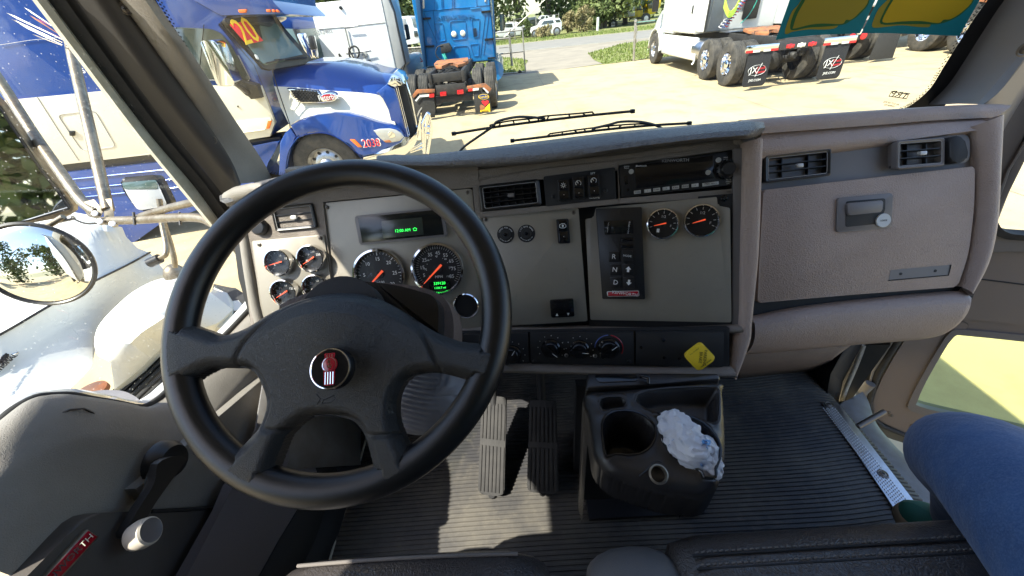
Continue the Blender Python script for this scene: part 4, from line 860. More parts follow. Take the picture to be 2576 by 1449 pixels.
# ================================================================ PARKED CARS ACROSS THE ROAD
def side_car(name,label,cat,P,prof,wins,wheels,wd=1.8,m='paint_white',group=None,wr=.36):
    x0=P.h(*d3(*wheels[0])); t=thing(name,label,cat,V((x0.x,P.p.y,0)),group)
    extr('body',[P.h(*d3(*p)) for p in prof],V((0,wd,0)),m,t,.06,3)
    for w_ in wins: slab('window',P,[d3(*p) for p in w_],.02,-.05,'win_dark',t,.01,.04)
    for w_ in wheels:
        c=P.h(*d3(*w_),.02); lathe('wheel',c,(0,-1,0),[(wr,-.2),(wr,.0),(wr*.95,.03),(wr*.62,.03),(wr*.6,0)],'tyre',t,24); lathe('wheel_cover',c,(0,-1,0),[(wr*.62,0),(wr*.6,.035),(wr*.2,.05),(0,.05)],'aluminium',t,20)
    return t
ysu=g3(760,560).y+1.5; PSU=Pl((0,ysu,0),(0,-1,0))
side_car('parked_car','white sport utility vehicle facing left behind the chain link fence','car',PSU,[(530,480),(545,415),(640,385),(700,300),(830,272),(965,270),(1000,330),(1000,440),(960,500),(880,500),(640,530),(560,540)],[[(690,370),(730,315),(870,300),(880,345)],[(895,300),(965,290),(985,330),(915,338)]],[(600,510),(925,470)],group=None,wr=.42)
PPk=Pl((0,ysu+3,0),(0,-1,0))
side_car('pickup_truck','white pickup truck with ladder rack, left of the white utility vehicle','pickup truck',PPk,[(20,520),(30,470),(150,440),(155,345),(370,335),(420,390),(480,400),(485,470),(440,520),(60,560)],[[(150,410),(155,355),(255,350),(262,408)],[(325,400),(328,345),(365,345),(405,395)]],[(250,500),(455,460)],wr=.42)
tube('ladder_rack',PPk.hs([d3(180,330),d3(320,322)],-.3),.05,'galv',None,6)
bpy.data.objects['ladder_rack'].parent=[o for o in bpy.data.objects if o.name.startswith('pickup_truck')][0]
bpy.data.objects['ladder_rack'].location=-bpy.data.objects['ladder_rack'].parent.location
PTk=Pl((0,ysu+9,0),(0,-1,0))
side_car('pickup_truck','white pickup roof showing above the white utility vehicle','pickup truck',PTk,[(660,330),(660,275),(700,232),(800,228),(810,262),(880,262),(885,218),(900,222),(905,330)],[[(675,270),(705,240),(740,238),(740,270)],[(755,270),(760,238),(785,238),(790,270)]],[(700,330),(880,330)],wr=.4)
side_car('parked_car','dark car in shade between the white pickup and the white utility vehicle','car',Pl((0,ysu+6,0),(0,-1,0)),[(490,380),(500,270),(600,250),(640,290),(700,300),(690,360),(560,400)],[[(520,290),(590,270),(610,300),(530,320)]],[(520,400),(660,370)],m='win_dark')
# yellow lorries behind the iron fence
yy_=58.; PYl=Pl((0,yy_,0),(0,-1,0)); yl=thing('box_truck','yellow and white delivery truck behind the black iron fence','truck',PYl.h(*d3(2000,270)))
def yp(name,q,f,b,m,rad=0): return slab(name,PYl,[d3(*p) for p in q],f,b,m,yl,.03,rad)
yp('cargo_box',[(1700,-60),(2220,-60),(2220,60),(1850,70),(1700,90)],-.5,-3,'paint_white'); yp('cab',[(1850,90),(1900,60),(2190,50),(2215,120),(2215,250),(1870,275)],0,-2.2,'paint_yellow'); yp('hood',[(1930,80),(2090,60),(2100,240),(1960,260)],.05,-.3,'paint_cream'); yp('window',[(2115,85),(2190,80),(2205,150),(2125,160)],.05,-.1,'win_dark')
for p in ((1770,365),(2265,275)): lathe('wheel',PYl.h(*d3(*p),.3),(0,-1,0),[(.55,-.3),(.55,0),(.3,.02),(.28,-.02)],'tyre',yl,20); lathe('wheel_cover',PYl.h(*d3(*p),.3),(0,-1,0),[(.3,0),(.28,.03),(0,.04)],'aluminium',yl,16)
y2=thing('box_truck','bright yellow truck cab beside the white truck, behind the iron fence','truck',PYl.h(*d3(2350,200)))
slab('cab',PYl,[d3(*p) for p in ((2290,230),(2295,-60),(2490,-60),(2485,90),(2400,200))],-.2,-2.5,'paint_yellow',y2,.05); slab('window',PYl,[d3(*p) for p in ((2290,10),(2360,10),(2365,130),(2300,130))],-.1,-.3,'win_dark',y2,.02); slab('mirror',PYl,[d3(*p) for p in ((2395,30),(2420,30),(2425,120),(2400,120))],.2,0,'black',y2,.02)
fi=thing('iron_fence','black iron picket fence in front of the yellow trucks','fence',PYl.h(*d3(2000,370),3)); PI=Pl((0,yy_-3,0),(0,-1,0))
for k in range(26):
    x=1740+k*19; y=385-(k*19)*.12; tube('picket',PI.hs([d3(x,y),d3(x,y-210+k)]),.03,'black',fi,4)
for dy in (20,190): tube('rail',PI.hs([d3(1730,385-dy),d3(2260,325-dy)]),.04,'black',fi,4)
# tan house behind
PHs=Pl((0,34,0),(0,-1,0)); ho=thing('house','small tan gabled house with round vent beyond the lot','house',PHs.h(*z1p(250,600)))
slab('gable_wall',PHs,[z1p(*p) for p in ((60,640),(60,470),(120,400),(380,590),(430,640),(430,900),(60,900))],0,-6,'tan_wall',ho,.02)
slab('roof',PHs,[z1p(*p) for p in ((20,395),(120,392),(400,575),(400,600),(120,415),(50,480))],.3,-6.3,'roof_tile',ho,.02)
lathe('round_vent',PHs.h(*z1p(185,515)),(0,-1,0),[(.42,0),(.42,.05),(0,.06)],'black',ho,20); slab('window',PHs,[z1p(*p) for p in ((85,510),(150,500),(165,590),(100,600))],.03,0,'paint_white',ho,.01)
sh2=thing('wooden_fence','grey board fence under the tan house','fence',PHs.h(*z1p(350,800)))
for k in range(14):
    x=230+k*20; slab('board',Pl((0,30,0),(0,-1,0)),[z1p(x,610+k*1.5),z1p(x+17,610+k*1.5),z1p(x+17,880),z1p(x,880)],0,-.03,'bark',sh2,0)
# ================================================================ TREE LINE
tl=[(-46,50,11,6),(-38,44,10,5.5),(-31,48,12,6),(-25,40,9,4.6),(-20,46,12,5.5),(-15,42,10,4.8),(-11,50,12,5.5),(-7,46,11,5),(-2.5,58,12,5.5),(2,62,13,6),(6.5,66,13,6),(11,70,12,6),(12.5,56,10,4.2),(16,60,11,5),(22,74,12,6),(30,78,13,7),(40,80,13,7),(52,78,12,7)]
lab=['broad green tree at the far left of the tree line, behind the house side','second green tree from the far left of the tree line','tall green tree in the left part of the tree line','low tree left of the tan house','tall tree rising behind the tan house','tree just right of the tan house behind the white sleeper','tree above the white sleeper truck','tree between the white sleeper and the blue truck','tree directly behind the blue truck','tree right of the blue truck above the parked pickup','tall tree behind the white utility vehicle','tree above the roof of the far white pickup','dark leafy tree standing in front of the tree line right of the parked cars','leafy tree left of the yellow delivery truck','tree behind the yellow delivery truck','tree behind the white truck with lettered mud flaps','tree line crown hidden partly by the left paper sign','tree line crown at far right behind the paper signs']
for i,((x,y,h,r),l) in enumerate(zip(tl,lab)):
    tree(l,x,y,h,r,'foliage' if i%3 else 'foliage_light',3300,base=.3,seed=i+1,lf=.36,group='trees behind the road')
sb=[]
for (px,py,hh,rr_,mm) in ((480,570,1.7,.9,'foliage'),(730,560,1.0,1.0,'foliage_dry'),(1090,500,2.2,1.3,'foliage_dry'),(1340,480,2.3,1.4,'foliage_dry'),(1600,430,5.4,2.1,'foliage'),(1290,440,6.0,2.2,'foliage')):
    p=g3(px,py); sb.append((p.x,p.y+.3,hh,rr_,mm))
sl_=['green bush left of the chain link fence post','low dry reddish bush in front of the white utility vehicle','dry straw coloured bush right of the white utility vehicle','dry tangled bush left of the white marker post','dark green bush behind the white marker post','taller green shrub rising above the dry bushes']
for i,((x,y,h,r,mm),l) in enumerate(zip(sb,sl_)): tree(l,x,y,h,r,mm,1500 if h<4 else 3000,base=.05,name='bush',seed=40+i,lf=.13 if h<4 else .17,cat='bush')

bt_=[(-16,-14,9,4.5),(-9,-17,10,5),(-2,-19,9,4.5),(5,-18,10,5),(12,-15,9,4.5),(-22,-6,9,4.5)]
bl_=['leafy tree behind the own truck, reflected left in the round mirror','leafy tree reflected in the large rectangular side mirror','leafy tree directly behind the own truck cab','leafy tree behind the passenger seat side, outside the frame','leafy tree far behind on the passenger side, outside the frame','leafy tree left behind the neighbouring white hood, outside the frame']
for i,(x,y,h,r) in enumerate(bt_): tree(bl_[i],x,y,h,r,'foliage',1300,base=.3,seed=70+i,lf=.4,group='trees behind the own truck')

cg=thing('cargo_box','plain white cargo box of the own truck behind the cab, seen only in mirrors','cargo box',(.18,-4.8,0))
box('body',(.18,-4.9,2.2),(2.45,7.0,2.6),'hood_paint',cg,bev=.03); box('corner_rail',(-1.06,-1.38,2.2),(.06,.06,2.6),'steel',cg,bev=.01); box('chassis',(.18,-4.5,.75),(.9,7.5,.3),'frame_black',cg)
for sx in (-.85,1.2): lathe('wheel',(sx,-5.5,.5),(1 if sx>0 else -1,0,0),[(.3,-.14),(.48,-.13),(.5,-.1),(.5,.1),(.48,.13),(.3,.14),(.28,.06),(0,.05)],'tyre',cg,28)
# ================================================================ CAB: planes of the dashboard
def yawpl(p,yaw,lean): 
    y=R_(yaw); l=R_(lean); return Pl(p,(-math.sin(y)*math.cos(l),-math.cos(y)*math.cos(l),math.sin(l)))
PA=yawpl(at(1100,680,.811),1,25.6)
PB=yawpl(PA.h(1200,680),-6+9,25.6)   # cargo lamp panel
PB=yawpl(PA.h(1215,680),7,25.6)
PC=yawpl(at(1660,650,.74),20,27)
PU=yawpl(PA.h(1200,500),9,27)
PR=yawpl(PU.h(1560,450),10,28)
PH=yawpl(at(1560,878,.735),11,26)
PG=Pl(at(2170,600,.785),(-.052,-.889,.454))
dash=thing('dashboard','grey and brown dashboard with chrome ringed gauges, vents, radio and glove box under the windshield','dashboard',(0.1,.75,1.6))
FL=1.10
def slab(name,P,pts,front,back,m,par=dash,bev=.002,rad=0,seg=2,ang=40):
    q=P.hs(pts,front)
    if rad: q=rp(q,rad,4)
    return extr(name,q,P.n*(back-front),m,par,bev,seg,ang)
def zz5(x,y): return ((900+x/2.0701)/1.5652,(700+y/2.0701)/1.5652)
def zz6(x,y): return ((1850+x/1.8113)/1.5652,(550+y/1.8113)/1.5652)
# dark backing shell behind all the panels
bk=[]
for off in (0,):
    r0=[PA.h(575,500,-.045),PA.h(640,500,-.03),PA.h(830,480,-.02),PA.h(1200,440,-.02),PU.h(1370,420,-.02),PR.h(1560,400,-.02),PR.h(1760,380,-.02),PC.h(1862,375,-.01)]
    r1=[PA.h(600,700,-.045),PA.h(660,700,-.03),PA.h(860,700,-.02),PA.h(1215,700,-.02),PB.h(1350,700,-.02),PB.h(1470,700,-.02),PC.h(1660,700,-.02),PC.h(1858,700,-.01)]
    r2=[PA.h(640,840,-.045),PA.h(690,850,-.03),PA.h(880,850,-.02),PA.h(1225,840,-.02),PB.h(1350,835,-.02),PB.h(1478,835,-.02),PC.h(1660,830,-.02),PC.h(1850,825,-.01)]
loft('backing',[r0,r1,r2],'black_matte',dash,thick=.01)
# carcass faces in trim colour round each panel
def ringface(name,P,outer,inner,front,m='trim',depth=.012):
    """flat face with a rectangular opening"""
    bm=bmesh.new(); o=P.hs(outer,front); i=P.hs(inner,front)
    O=[bm.verts.new(p) for p in o]; I=[bm.verts.new(p) for p in i]; O2=[bm.verts.new(p-P.n*depth) for p in o]; I2=[bm.verts.new(p-P.n*depth) for p in i]
    n=len(O)
    for k in range(n):
        j=(k+1)%n; bm.faces.new((O[k],O[j],I[j],I[k])); bm.faces.new((I[k],I[j],I2[j],I2[k])); bm.faces.new((O[j],O[k],O2[k],O2[j]))
    return frombm(name,bm,m,dash,40)
# ---- instrument panel A and its surround
ringface('surround',PA,[(618,478),(1200,405),(1232,850),(640,880)],[(812,508),(1189,471),(1222,826),(853,860)],.004)
slab('instrument_panel',PA,[(815,511),(1187,474),(1220,823),(856,857)],.0,-.006,'panel_grey',bev=.001,rad=.006)
slab('gauge_panel',PA,[(632,606),(814,590),(846,800),(690,836),(664,834)],.007,-.002,'panel_grey',bev=.001,rad=.005)
# vertical seam of panel_grey shown in photo between left and right of cluster
def screw(P,x,y,r=.0042,par=dash,off=0,m='screw'):
    c=P.h(x,y,off); o=lathe('screw',c,P.n,[(r,0),(r,.0012),(r*.6,.0022),(0,.0022)],m,par,14)
    bm=bmesh.new(); Rm=Matrix((P.u,P.v,P.n)).transposed()
    for a in (0,1): bm_box(bm,c+P.n*.0023,(r*1.1 if a else r*.25,r*.25 if a else r*1.1,.0003),Rm)
    frombm('slot',bm,'black_matte',o); return o
def z5s(P,x,y,off=0): a,b=zz5(x,y); return screw(P,a,b,off=off)
for a in ((803,240),(1947,121)): z5s(PA,*a,off=.0)
for a in ((251,545),(748,492)): z5s(PA,*a,off=.007)
# ---- gauges
def gauge(name,P,cx,cy,R,needle_px,marks='small',off=.0,lead=None,ht=.013,label=None):
    c=P.h(cx,cy,off+ht); c=c-P.n*ht
    u,v,n=P.u,P.v,P.n
    g=lathe(name,c,n,[(R,0),(R,ht*.6),(R*.97,ht),(R*.90,ht*1.05),(R*.86,ht*.7),(R*.855,ht*.15)],'chrome',dash,48,cap=False)
    if label: g['label']=label
    lathe('dial',c,n,[(R*.87,ht*.16),(0,ht*.16)],'black',g,40,cap=False)
    d0=c+n*(ht*.19)
    bm=bmesh.new(); Rb=R*.84
    def tick(a,r0,r1,wd):
        ca,sa=math.cos(a),math.sin(a); t=u*ca+v*sa; s=(v*ca-u*sa)*wd
        q=[d0+t*r0-s,d0+t*r1-s,d0+t*r1+s,d0+t*r0+s]; bm.faces.new([bm.verts.new(p) for p in q])
    tx=[]
    if marks=='speed':
        for k in range(0,86): 
            a=R_(222-264*k/85)
            if k%2==0: tick(a,Rb*(.88 if k%10!=5 else .84),Rb*.98,R*.008 if k%10==5 else R*.005)
        for k,s in enumerate((5,15,25,35,45,55,65,75,85)):
            a=R_(222-264*s/90-6); tx.append((str(s),a,Rb*.70,R*.19))
        for k in range(0,8): 
            a=R_(215-250*k/8); tick(a,Rb*.50,Rb*.53,R*.01)
        for k,s in enumerate(('0','20','40','60','80','100','120')): tx.append((s,R_(222-44*k),Rb*.56,R*.09))
    elif marks=='tach':
        for k in range(0,31):
            a=R_(222-264*k/30); tick(a,Rb*(.86 if k%5==0 else .92),Rb*.99,R*.012 if k%5==0 else R*.006)
        for k,s in enumerate((0,5,10,15,20,25,30)): tx.append((str(s),R_(222-264*k/6),Rb*.70,R*.19))
    elif marks=='fuel':
        for k in range(9): tick(R_(200-220*k/8),Rb*.78,Rb*.95,R*.018)
        tx+=[('1/2',R_(90),Rb*.55,R*.24),('F',R_(-12),Rb*.62,R*.22)]
    else:
        for k in range(11): tick(R_(215-250*k/10),Rb*(.80 if k%2==0 else .88),Rb*.96,R*.014)
        for k,s in enumerate(marks.split(',')):
            if s: tx.append((s,R_(200-230*k/4),Rb*.58,R*.22))
    mk=frombm('dial_marks',bm,'white_print',g,0)
    for s,a,r,sz in tx: text('numeral',s,sz,d0+(u*math.cos(a)+v*math.sin(a))*r,u,v,'white_print',g,.0001)
    if lead: text('lettering',lead[0],R*.17,d0-v*(R*.42)+u*(R*lead[1]),u,v,'white_print',g,.0001)
    # needle from hub towards its tip
    tip=P.h(*needle_px,off)-c; tip=(tip-n*tip.dot(n)); t=tip.normalized(); s=n.cross(t); hn=n*(ht*.5)
    L=min(tip.length,Rb*.92)
    extr('needle',[c+hn+t*L+s*R*.012,c+hn+t*L-s*R*.012,c+hn-t*R*.22-s*R*.045,c+hn-t*R*.22+s*R*.045],n*.0008,'needle',g)
    lathe('hub',c,n,[(R*.15,ht*.2),(R*.15,ht*.42),(R*.11,ht*.48),(0,ht*.48)],'black_matte',g,20)
    lathe('glass',c,n,[(R*.88,ht*.8),(0,ht*.8)],'glass_gauge',g,32,cap=False)
    return g,c
def z5p(x,y): return zz5(x,y)
sp,spc=gauge('gauge',PA,*zz5(1697,747),.0585,zz5(1588,872),'speed',label='speedometer with green odometer digits')
text('lettering','MPH',.0085,spc+PA.n*.0026-PA.v*.018,PA.u,PA.v,'white_print',sp,.0001)
box('odometer_screen',spc+PA.n*.0027-PA.v*.0365,(.046,.018,.0006),'lcd_dark',sp,Matrix((PA.u,PA.v,PA.n)).transposed())
text('digits','339120',.0088,spc+PA.n*.0032-PA.v*.0325,PA.u,PA.v,'lcd_green',sp,.0001); text('digits','1120.7 mi',.0066,spc+PA.n*.0032-PA.v*.0425,PA.u,PA.v,'lcd_green',sp,.0001)
tg,tc_=gauge('gauge',PA,*zz5(1216,795),.0585,zz5(1132,902),'tach',label='tachometer marked RPM')
text('lettering','x100\nRPM',.0085,tc_+PA.n*.0026-PA.v*.022,PA.u,PA.v,'white_print',tg,.0001)
gauge('gauge',PA,*zz5(391,693),.0305,zz5(326,716),'5,,10,15',off=.007,ht=.016)
gauge('gauge',PA,*zz5(659,661),.0305,zz5(612,711),'70,100,200,250',off=.007,ht=.016)
gauge('gauge',PA,*zz5(439,940),.0305,zz5(390,985),'0,30,60,125',off=.007,ht=.016)
gauge('gauge',PA,*zz5(700,900),.0305,zz5(651,953),'0,20,60,110',off=.007,ht=.016)
gauge('gauge',PA,*zz5(470,1170),.0305,zz5(430,1200),'0,10,20,30',off=.007,ht=.016)
# blank round chrome plug right of the column
c=PA.h(*zz5(1937,1042)); lathe('blank_gauge_ring',c,PA.n,[(.0285,0),(.0285,.005),(.0265,.007),(.0245,.004),(.0245,.001)],'chrome',dash,40,cap=False); lathe('blank_gauge_plug',c,PA.n,[(.0245,.001),(.024,.003),(0,.003)],'black',dash,32,cap=False)
# ---- message display
q=[zz5(1025,312),zz5(1745,236),zz5(1782,478),zz5(1068,550)]
dsp=slab('display_bezel',PA,q,.010,-.002,'trim_smooth',bev=.002,rad=.006)
slab('display_glass',PA,[zz5(1052,325),zz5(1722,258),zz5(1755,462),zz5(1090,528)],.0108,.008,'lcd_dark',dsp,bev=.0003)
slab('display_screen',PA,[zz5(1245,352),zz5(1575,322),zz5(1590,462),zz5(1258,494)],.0115,.009,'lcd',dsp,bev=.0002)
text('digits','12:00 AM',.0088,PA.h(*zz5(1418,430),.0118),PA.u,PA.v,'lcd_green',dsp,.0001)
hp=PA.h(*zz5(1519,420),.0118); tube('home_symbol',[hp+PA.u*a+PA.v*b for a,b in ((-.003,-.0026),(.003,-.0026),(.003,.001),(.0042,.001),(0,.0035),(-.0042,.001),(-.003,.001))],.0005,'lcd_green',dsp,6,closed=True)
# ---- vents
def vent(P,q,nh,nv,m_frame='black',off=.006,tab=True,tabm='btn_silver',louver='black'):
    """q: TL,TR,BR,BL in photo pixels"""
    T=P.hs(q,off); TL,TR,BR,BL=T; n=P.n
    def L(a,b,d=0): 
        top=TL.lerp(TR,a); bot=BL.lerp(BR,a); return top.lerp(bot,b)-n*d
    bm=bmesh.new()
    O=rp(T,.005,3); 
    I=rp([L(.055,.09),L(.945,.09),L(.945,.91),L(.055,.91)],.004,3)
    I2=[p-n*.018 for p in I]; O2=[p-n*.012 for p in O]; Om=[p.lerp(i,.35)+n*.0015 for p,i in zip(O,I)]
    R=[[bm.verts.new(p) for p in k] for k in (O2,O,Om,I,I2)]; N=len(O)
    for A,B in zip(R,R[1:]):
        for i in range(N): bm.faces.new((A[i],A[(i+1)%N],B[(i+1)%N],B[i]))
    v=frombm('vent',bm,m_frame,dash)
    extr('duct',[p for p in (L(.05,.08,.017),L(.95,.08,.017),L(.95,.92,.017),L(.05,.92,.017))],-n*.004,'black_matte',v)
    for k in range(nh+1):
        b=.11+.78*k/nh; a0,a1=L(.06,b,.001),L(.94,b,.001); t=V((0,0,1)).cross(n)
        extr('slat',[a0,a1,a1-n*.012-P.v*.002,a0-n*.012-P.v*.002],P.v*.0013,louver,v)
    for k in range(nv):
        a=.10+.80*(k+.5)/nv; p0,p1=L(a,.1,.008),L(a,.9,.008)
        extr('vane',[p0,p1,p1-n*.008,p0-n*.008],P.u*.0011,'black',v)
    if tab: 
        c=L(.52,.5,-.001); box('tab',c,(.013,.008,.008),tabm,v,Matrix((P.u,P.v,P.n)).transposed(),bev=.0015)
    # thin outline, coloured paler to stand for an edge highlight
    tube('rim',[p+n*.0002 for p in rp([L(.06,.1,.0),L(.94,.1,.0),L(.94,.9,.0),L(.06,.9,.0)],.004,3)],.0006,'grey_print',v,5,closed=True)
    return v
vent(PA,[zz5(338,240),zz5(678,205),zz5(722,408),zz5(385,440)],3,5,off=.009)
lathe('vent_knob',PA.h(*zz5(262,400),.004),PA.n,[(.018,0),(.018,.008),(.014,.013),(0,.014)],'black',dash,24)
vent(PU,[zz6(62,328),zz6(492,280),zz6(513,465),zz6(85,512)],4,6,off=.007,tabm='trim_smooth')
# ---- upper strip with switches and radio
ringface('strip_surround',PU,[(1196,428),(1556,390),(1560,512),(1204,548)],[(1204,470),(1553,428),(1556,500),(1212,533)],.002)
slab('switch_plate',PU,[zz6(524,262),zz6(1035,196),zz6(1046,420),zz6(542,476)],.004,-.004,'black_matte',bev=.001,rad=.004)
def rocker(P,q,sym,off=.004,h=.008):
    o=slab('switch',P,q,off+h*.5,off-.002,'black',rad=.003,bev=.001); T=P.hs(q,off+h)
    TL,TR,BR,BL=T
    def L(a,b): return TL.lerp(TR,a).lerp(BL.lerp(BR,a),b)
    extr('rocker_top',rp([L(.12,.06),L(.88,.06),L(.88,.49),L(.12,.49)],.002,3),-P.n*.005,'black_gloss',o,.0008)
    extr('rocker_bottom',rp([L(.12,.52)-P.n*.002,L(.88,.52)-P.n*.002,L(.88,.94),L(.12,.94)],.002,3),-P.n*.005,'black_gloss',o,.0008)
    c=L(.5,.28)+P.n*.0004; s=.0052
    if sym=='lamp':
        tube('symbol',[c+(P.u*math.cos(a)+P.v*math.sin(a))*s*.5 for a in [i*math.pi/6 for i in range(12)]],.0004,'white_print',o,5,closed=True)
        bm=bmesh.new()
        for i in range(8): a=i*math.pi/4; d=P.u*math.cos(a)+P.v*math.sin(a); bm_tube(bm,[c+d*s*.7,c+d*s*1.05],.0004,5)
        frombm('rays',bm,'white_print',o)
    elif sym=='gauge':
        tube('symbol',[c+(P.u*math.cos(a)+P.v*math.sin(a))*s for a in [R_(-40+i*26) for i in range(11)]],.0005,'white_print',o,5)
        tube('pointer',[c,c+(P.v-P.u*.8)*s*.7],.0006,'white_print',o,5)
    elif sym=='engine':
        tube('symbol',[c+P.u*a*s+P.v*b*s for a,b in ((-1.2,-.6),(-1.2,.5),(-.5,.8),(.6,.8),(1.2,.3),(1.2,-.5),(.6,-.8),(-.6,-.8))],.0006,'white_print',o,5,closed=True)
        disc('lamp',c,P.n,.0022,.0005,'white_print',o,16)
    disc('light_dot',L(.5,.72),P.n,.0007,.0006,'white_print',o,8)
    return o
rocker(PU,[zz6(622,288),zz6(708,276),zz6(718,430),zz6(628,440)],'lamp')
rocker(PU,[zz6(730,272),zz6(812,262),zz6(824,418),zz6(738,428)],'gauge')
rocker(PU,[zz6(838,252),zz6(922,240),zz6(936,405),zz6(846,415)],'gauge')
text('lettering','SET',.006,PU.h(*zz6(876,243),.0045),PU.u,PU.v,'white_print',dash,.0001)
text('lettering','RESUME',.006,PU.h(*zz6(888,413),.0045),PU.u,PU.v,'white_print',dash,.0001)
for a in ((594,405),(968,362)): screw(PU,*zz6(*a),off=.004,m='black')
# radio
ringface('radio_surround',PR,[(1554,390),(1890,345),(1890,492),(1560,512)],[zz6(1055,182),zz6(1935,62),zz6(1940,345),zz6(1072,418)],.003)
rad=slab('radio',PR,[zz6(1064,188),zz6(1908,76),zz6(1914,318),zz6(1080,412)],.006,-.02,'black',rad=.002,bev=.001)
slab('radio_screen',PR,[zz6(1175,185),zz6(1735,112),zz6(1745,275),zz6(1185,350)],.0066,.004,'black_gloss',rad,bev=.0003)
text('lettering','KENWORTH',.0085,PR.h(*zz6(1466,148),.0068),PR.u,PR.v,'grey_print',rad,.0001)
text('lettering','Bluetooth',.005,PR.h(*zz6(1222,186),.0068),PR.u,PR.v,'white_print',rad,.0001)
for a in ((1150,228),(1772,146),(1698,234)): disc('radio_button',PR.h(*zz6(*a),.006),PR.n,.0047,.002,'btn_silver',rad,20)
kx=PR.h(*zz6(1825,215),.006); lathe('radio_knob',kx,PR.n,[(.0165,0),(.0165,.006),(.013,.008),(.0115,.016),(.0105,.017),(0,.017)],'black',rad,32)
bm=bmesh.new()
for k in range(14):
    a=k*2*math.pi/14; bm_lathe(bm,kx+(PR.u*math.cos(a)+PR.v*math.sin(a))*.0165,PR.n,[(.0016,0),(.0016,.0065),(0,.007)],8)
frombm('knob_grip',bm,'black_gloss',rad)
for i,(a,b) in enumerate(((1195,374),(1268,365),(1333,356),(1400,348),(1468,341),(1537,332),(1607,325))):
    x0,y0=a-24,b+3; o=slab('radio_button',PR,[zz6(a-24,b-9),zz6(a+24,b-15),zz6(a+25,b+9),zz6(a-23,b+14)],.0085,.005,'btn_silver',rad,bev=.0004)
    text('lettering',('SCAN','1','2 AM','3','4 WX','5 BAND','6')[i],.004,PR.h(*zz6(a,b),.0087),PR.u,PR.v,'black_matte',rad,.0001)
slab('radio_button',PR,[zz6(1660,310),zz6(1775,296),zz6(1777,318),zz6(1662,334)],.0085,.005,'btn_silver',rad,bev=.0004)
text('lettering','PREV  NEXT',.004,PR.h(*zz6(1718,315),.0087),PR.u,PR.v,'black_matte',rad,.0001)
tube('radio_edge',[PR.h(*zz6(1903,80),.007),PR.h(*zz6(1909,316),.007)],.0007,'white_print',rad,6)
for a,s in (((1118,196),'Source\nPower'),((1825,135),'PWR\nDISC'),((1845,300),'MUTE\nMENU\nLIST')): text('lettering',s,.0034,PR.h(*zz6(*a),.0068),PR.u,PR.v,'white_print',rad,.0001)
slab('disc_slot',PR,[zz6(1100,255),zz6(1126,252),zz6(1130,318),zz6(1104,322)],.0063,.004,'black_gloss',rad,bev=.0002)
disc('socket',PR.h(*zz6(1128,358),.006),PR.n,.003,.0006,'black_gloss',rad,14)
# ---- panel B
slab('switch_panel',PB,[(1209,547),(1455,523),(1478,808),(1232,822)],.0,-.008,'panel_grey',bev=.001,rad=.004)
for x,y in ((1222,552),(1443,535)): screw(PB,x,y)
def plate_ring(cx,cy,top,bot):
    c=PB.h(cx,cy); o=lathe('toggle_plate',c,PB.n,[(.0185,0),(.0185,.0012),(.018,.0015),(0,.0015)],'black_matte',dash,36)
    lathe('toggle_boot',c,PB.n,[(.0105,.0015),(.0105,.006),(.0085,.008),(.0075,.0075),(0,.0075)],'rubber',o,20); lathe('toggle',c,PB.n,[(.004,.0075),(.0035,.013),(0,.014)],'black_gloss',o,14)
    for s,a0,dr in ((top,90,-1),(bot,270,1)):
        n=len(s); sp=150/max(n,14)*(.95 if dr<0 else .8)
        for i,ch in enumerate(s):
            if ch==' ': continue
            a=R_(a0+dr*(i-(n-1)/2)*sp*1.0); d=PB.u*math.cos(a)+PB.v*math.sin(a); t=d if dr<0 else -d
            text('letter',ch,.0042 if dr<0 else .003,c+PB.n*.0016+d*.0143,(PB.u*math.sin(a)-PB.v*math.cos(a)) if dr<0 else (PB.v*math.cos(a)-PB.u*math.sin(a)),t,'white_print',o,.0001)
plate_ring(*zz6(256,676),'CARGO BOX LAMP','SWITCH ON-LAMP ON'); plate_ring(*zz6(404,669),'LIFT GATE POWER','SWITCH ON-GATE ON')
rocker(PB,[zz6(615,568),zz6(703,562),zz6(717,738),zz6(630,742)],'engine',off=.002)
o=slab('brake_rocker',PB,[zz6(570,1148),zz6(738,1136),zz6(747,1262),zz6(580,1270)],.009,0,'black_gloss',rad=.003,bev=.0015)
slab('rocker_cap',PB,[zz6(584,1162),zz6(728,1150),zz6(732,1205),zz6(640,1222),zz6(590,1213)],.014,.005,'black_gloss',o,bev=.002,rad=.002)
for (x,y,s) in ((622,1248,1),(701,1245,-1)):
    c=PB.h(*zz6(x,y),.0093); extr('arrow',[c+PB.u*.003-PB.v*.003*s,c-PB.u*.003-PB.v*.003*s,c+PB.v*.003*s],PB.n*.0003,'white_print',o)
# ---- panel C with shifter
SEAM=slab('seam',PC,[(1468,520),(1862,485),(1858,825),(1482,822)],-.004,-.014,'black_matte',bev=0)
slab('shifter_panel',PC,[zz6(897,487),zz6(1762,408),zz6(1768,470),zz6(1856,487),zz6(1866,1303),zz6(860,1285),zz6(822,567),zz6(882,556)],.004,-.006,'panel_grey',bev=.0015,rad=.003)
for x,y in ((848,505),(1815,418)): screw(PC,*zz6(x,y),r=.006,off=-.003,m='black_gloss')
sh=slab('gear_selector',PC,[zz6(897,492),zz6(1225,480),zz6(1250,1138),zz6(945,1136)],.014,.0,'black',bev=.0015,rad=.002)
def pc(name,q,f,b,m,par=sh,rad=.0015,bev=.0006): return slab(name,PC,[zz6(*a) for a in q],f,b,m,par,bev,rad)
pc('selector_window',[(955,580),(1160,572),(1168,668),(962,678)],.0150,.010,'black_gloss')
pc('digit_screen',[(1005,592),(1110,587),(1116,658),(1012,663)],.0156,.011,'lcd_dark')
for x,s in ((985,'SELECT'),(1134,'MONITOR')): text('lettering','\n'.join(s),.0035,PC.h(*zz6(x,628),.0155),PC.u,PC.v,'white_print',sh,.0001)
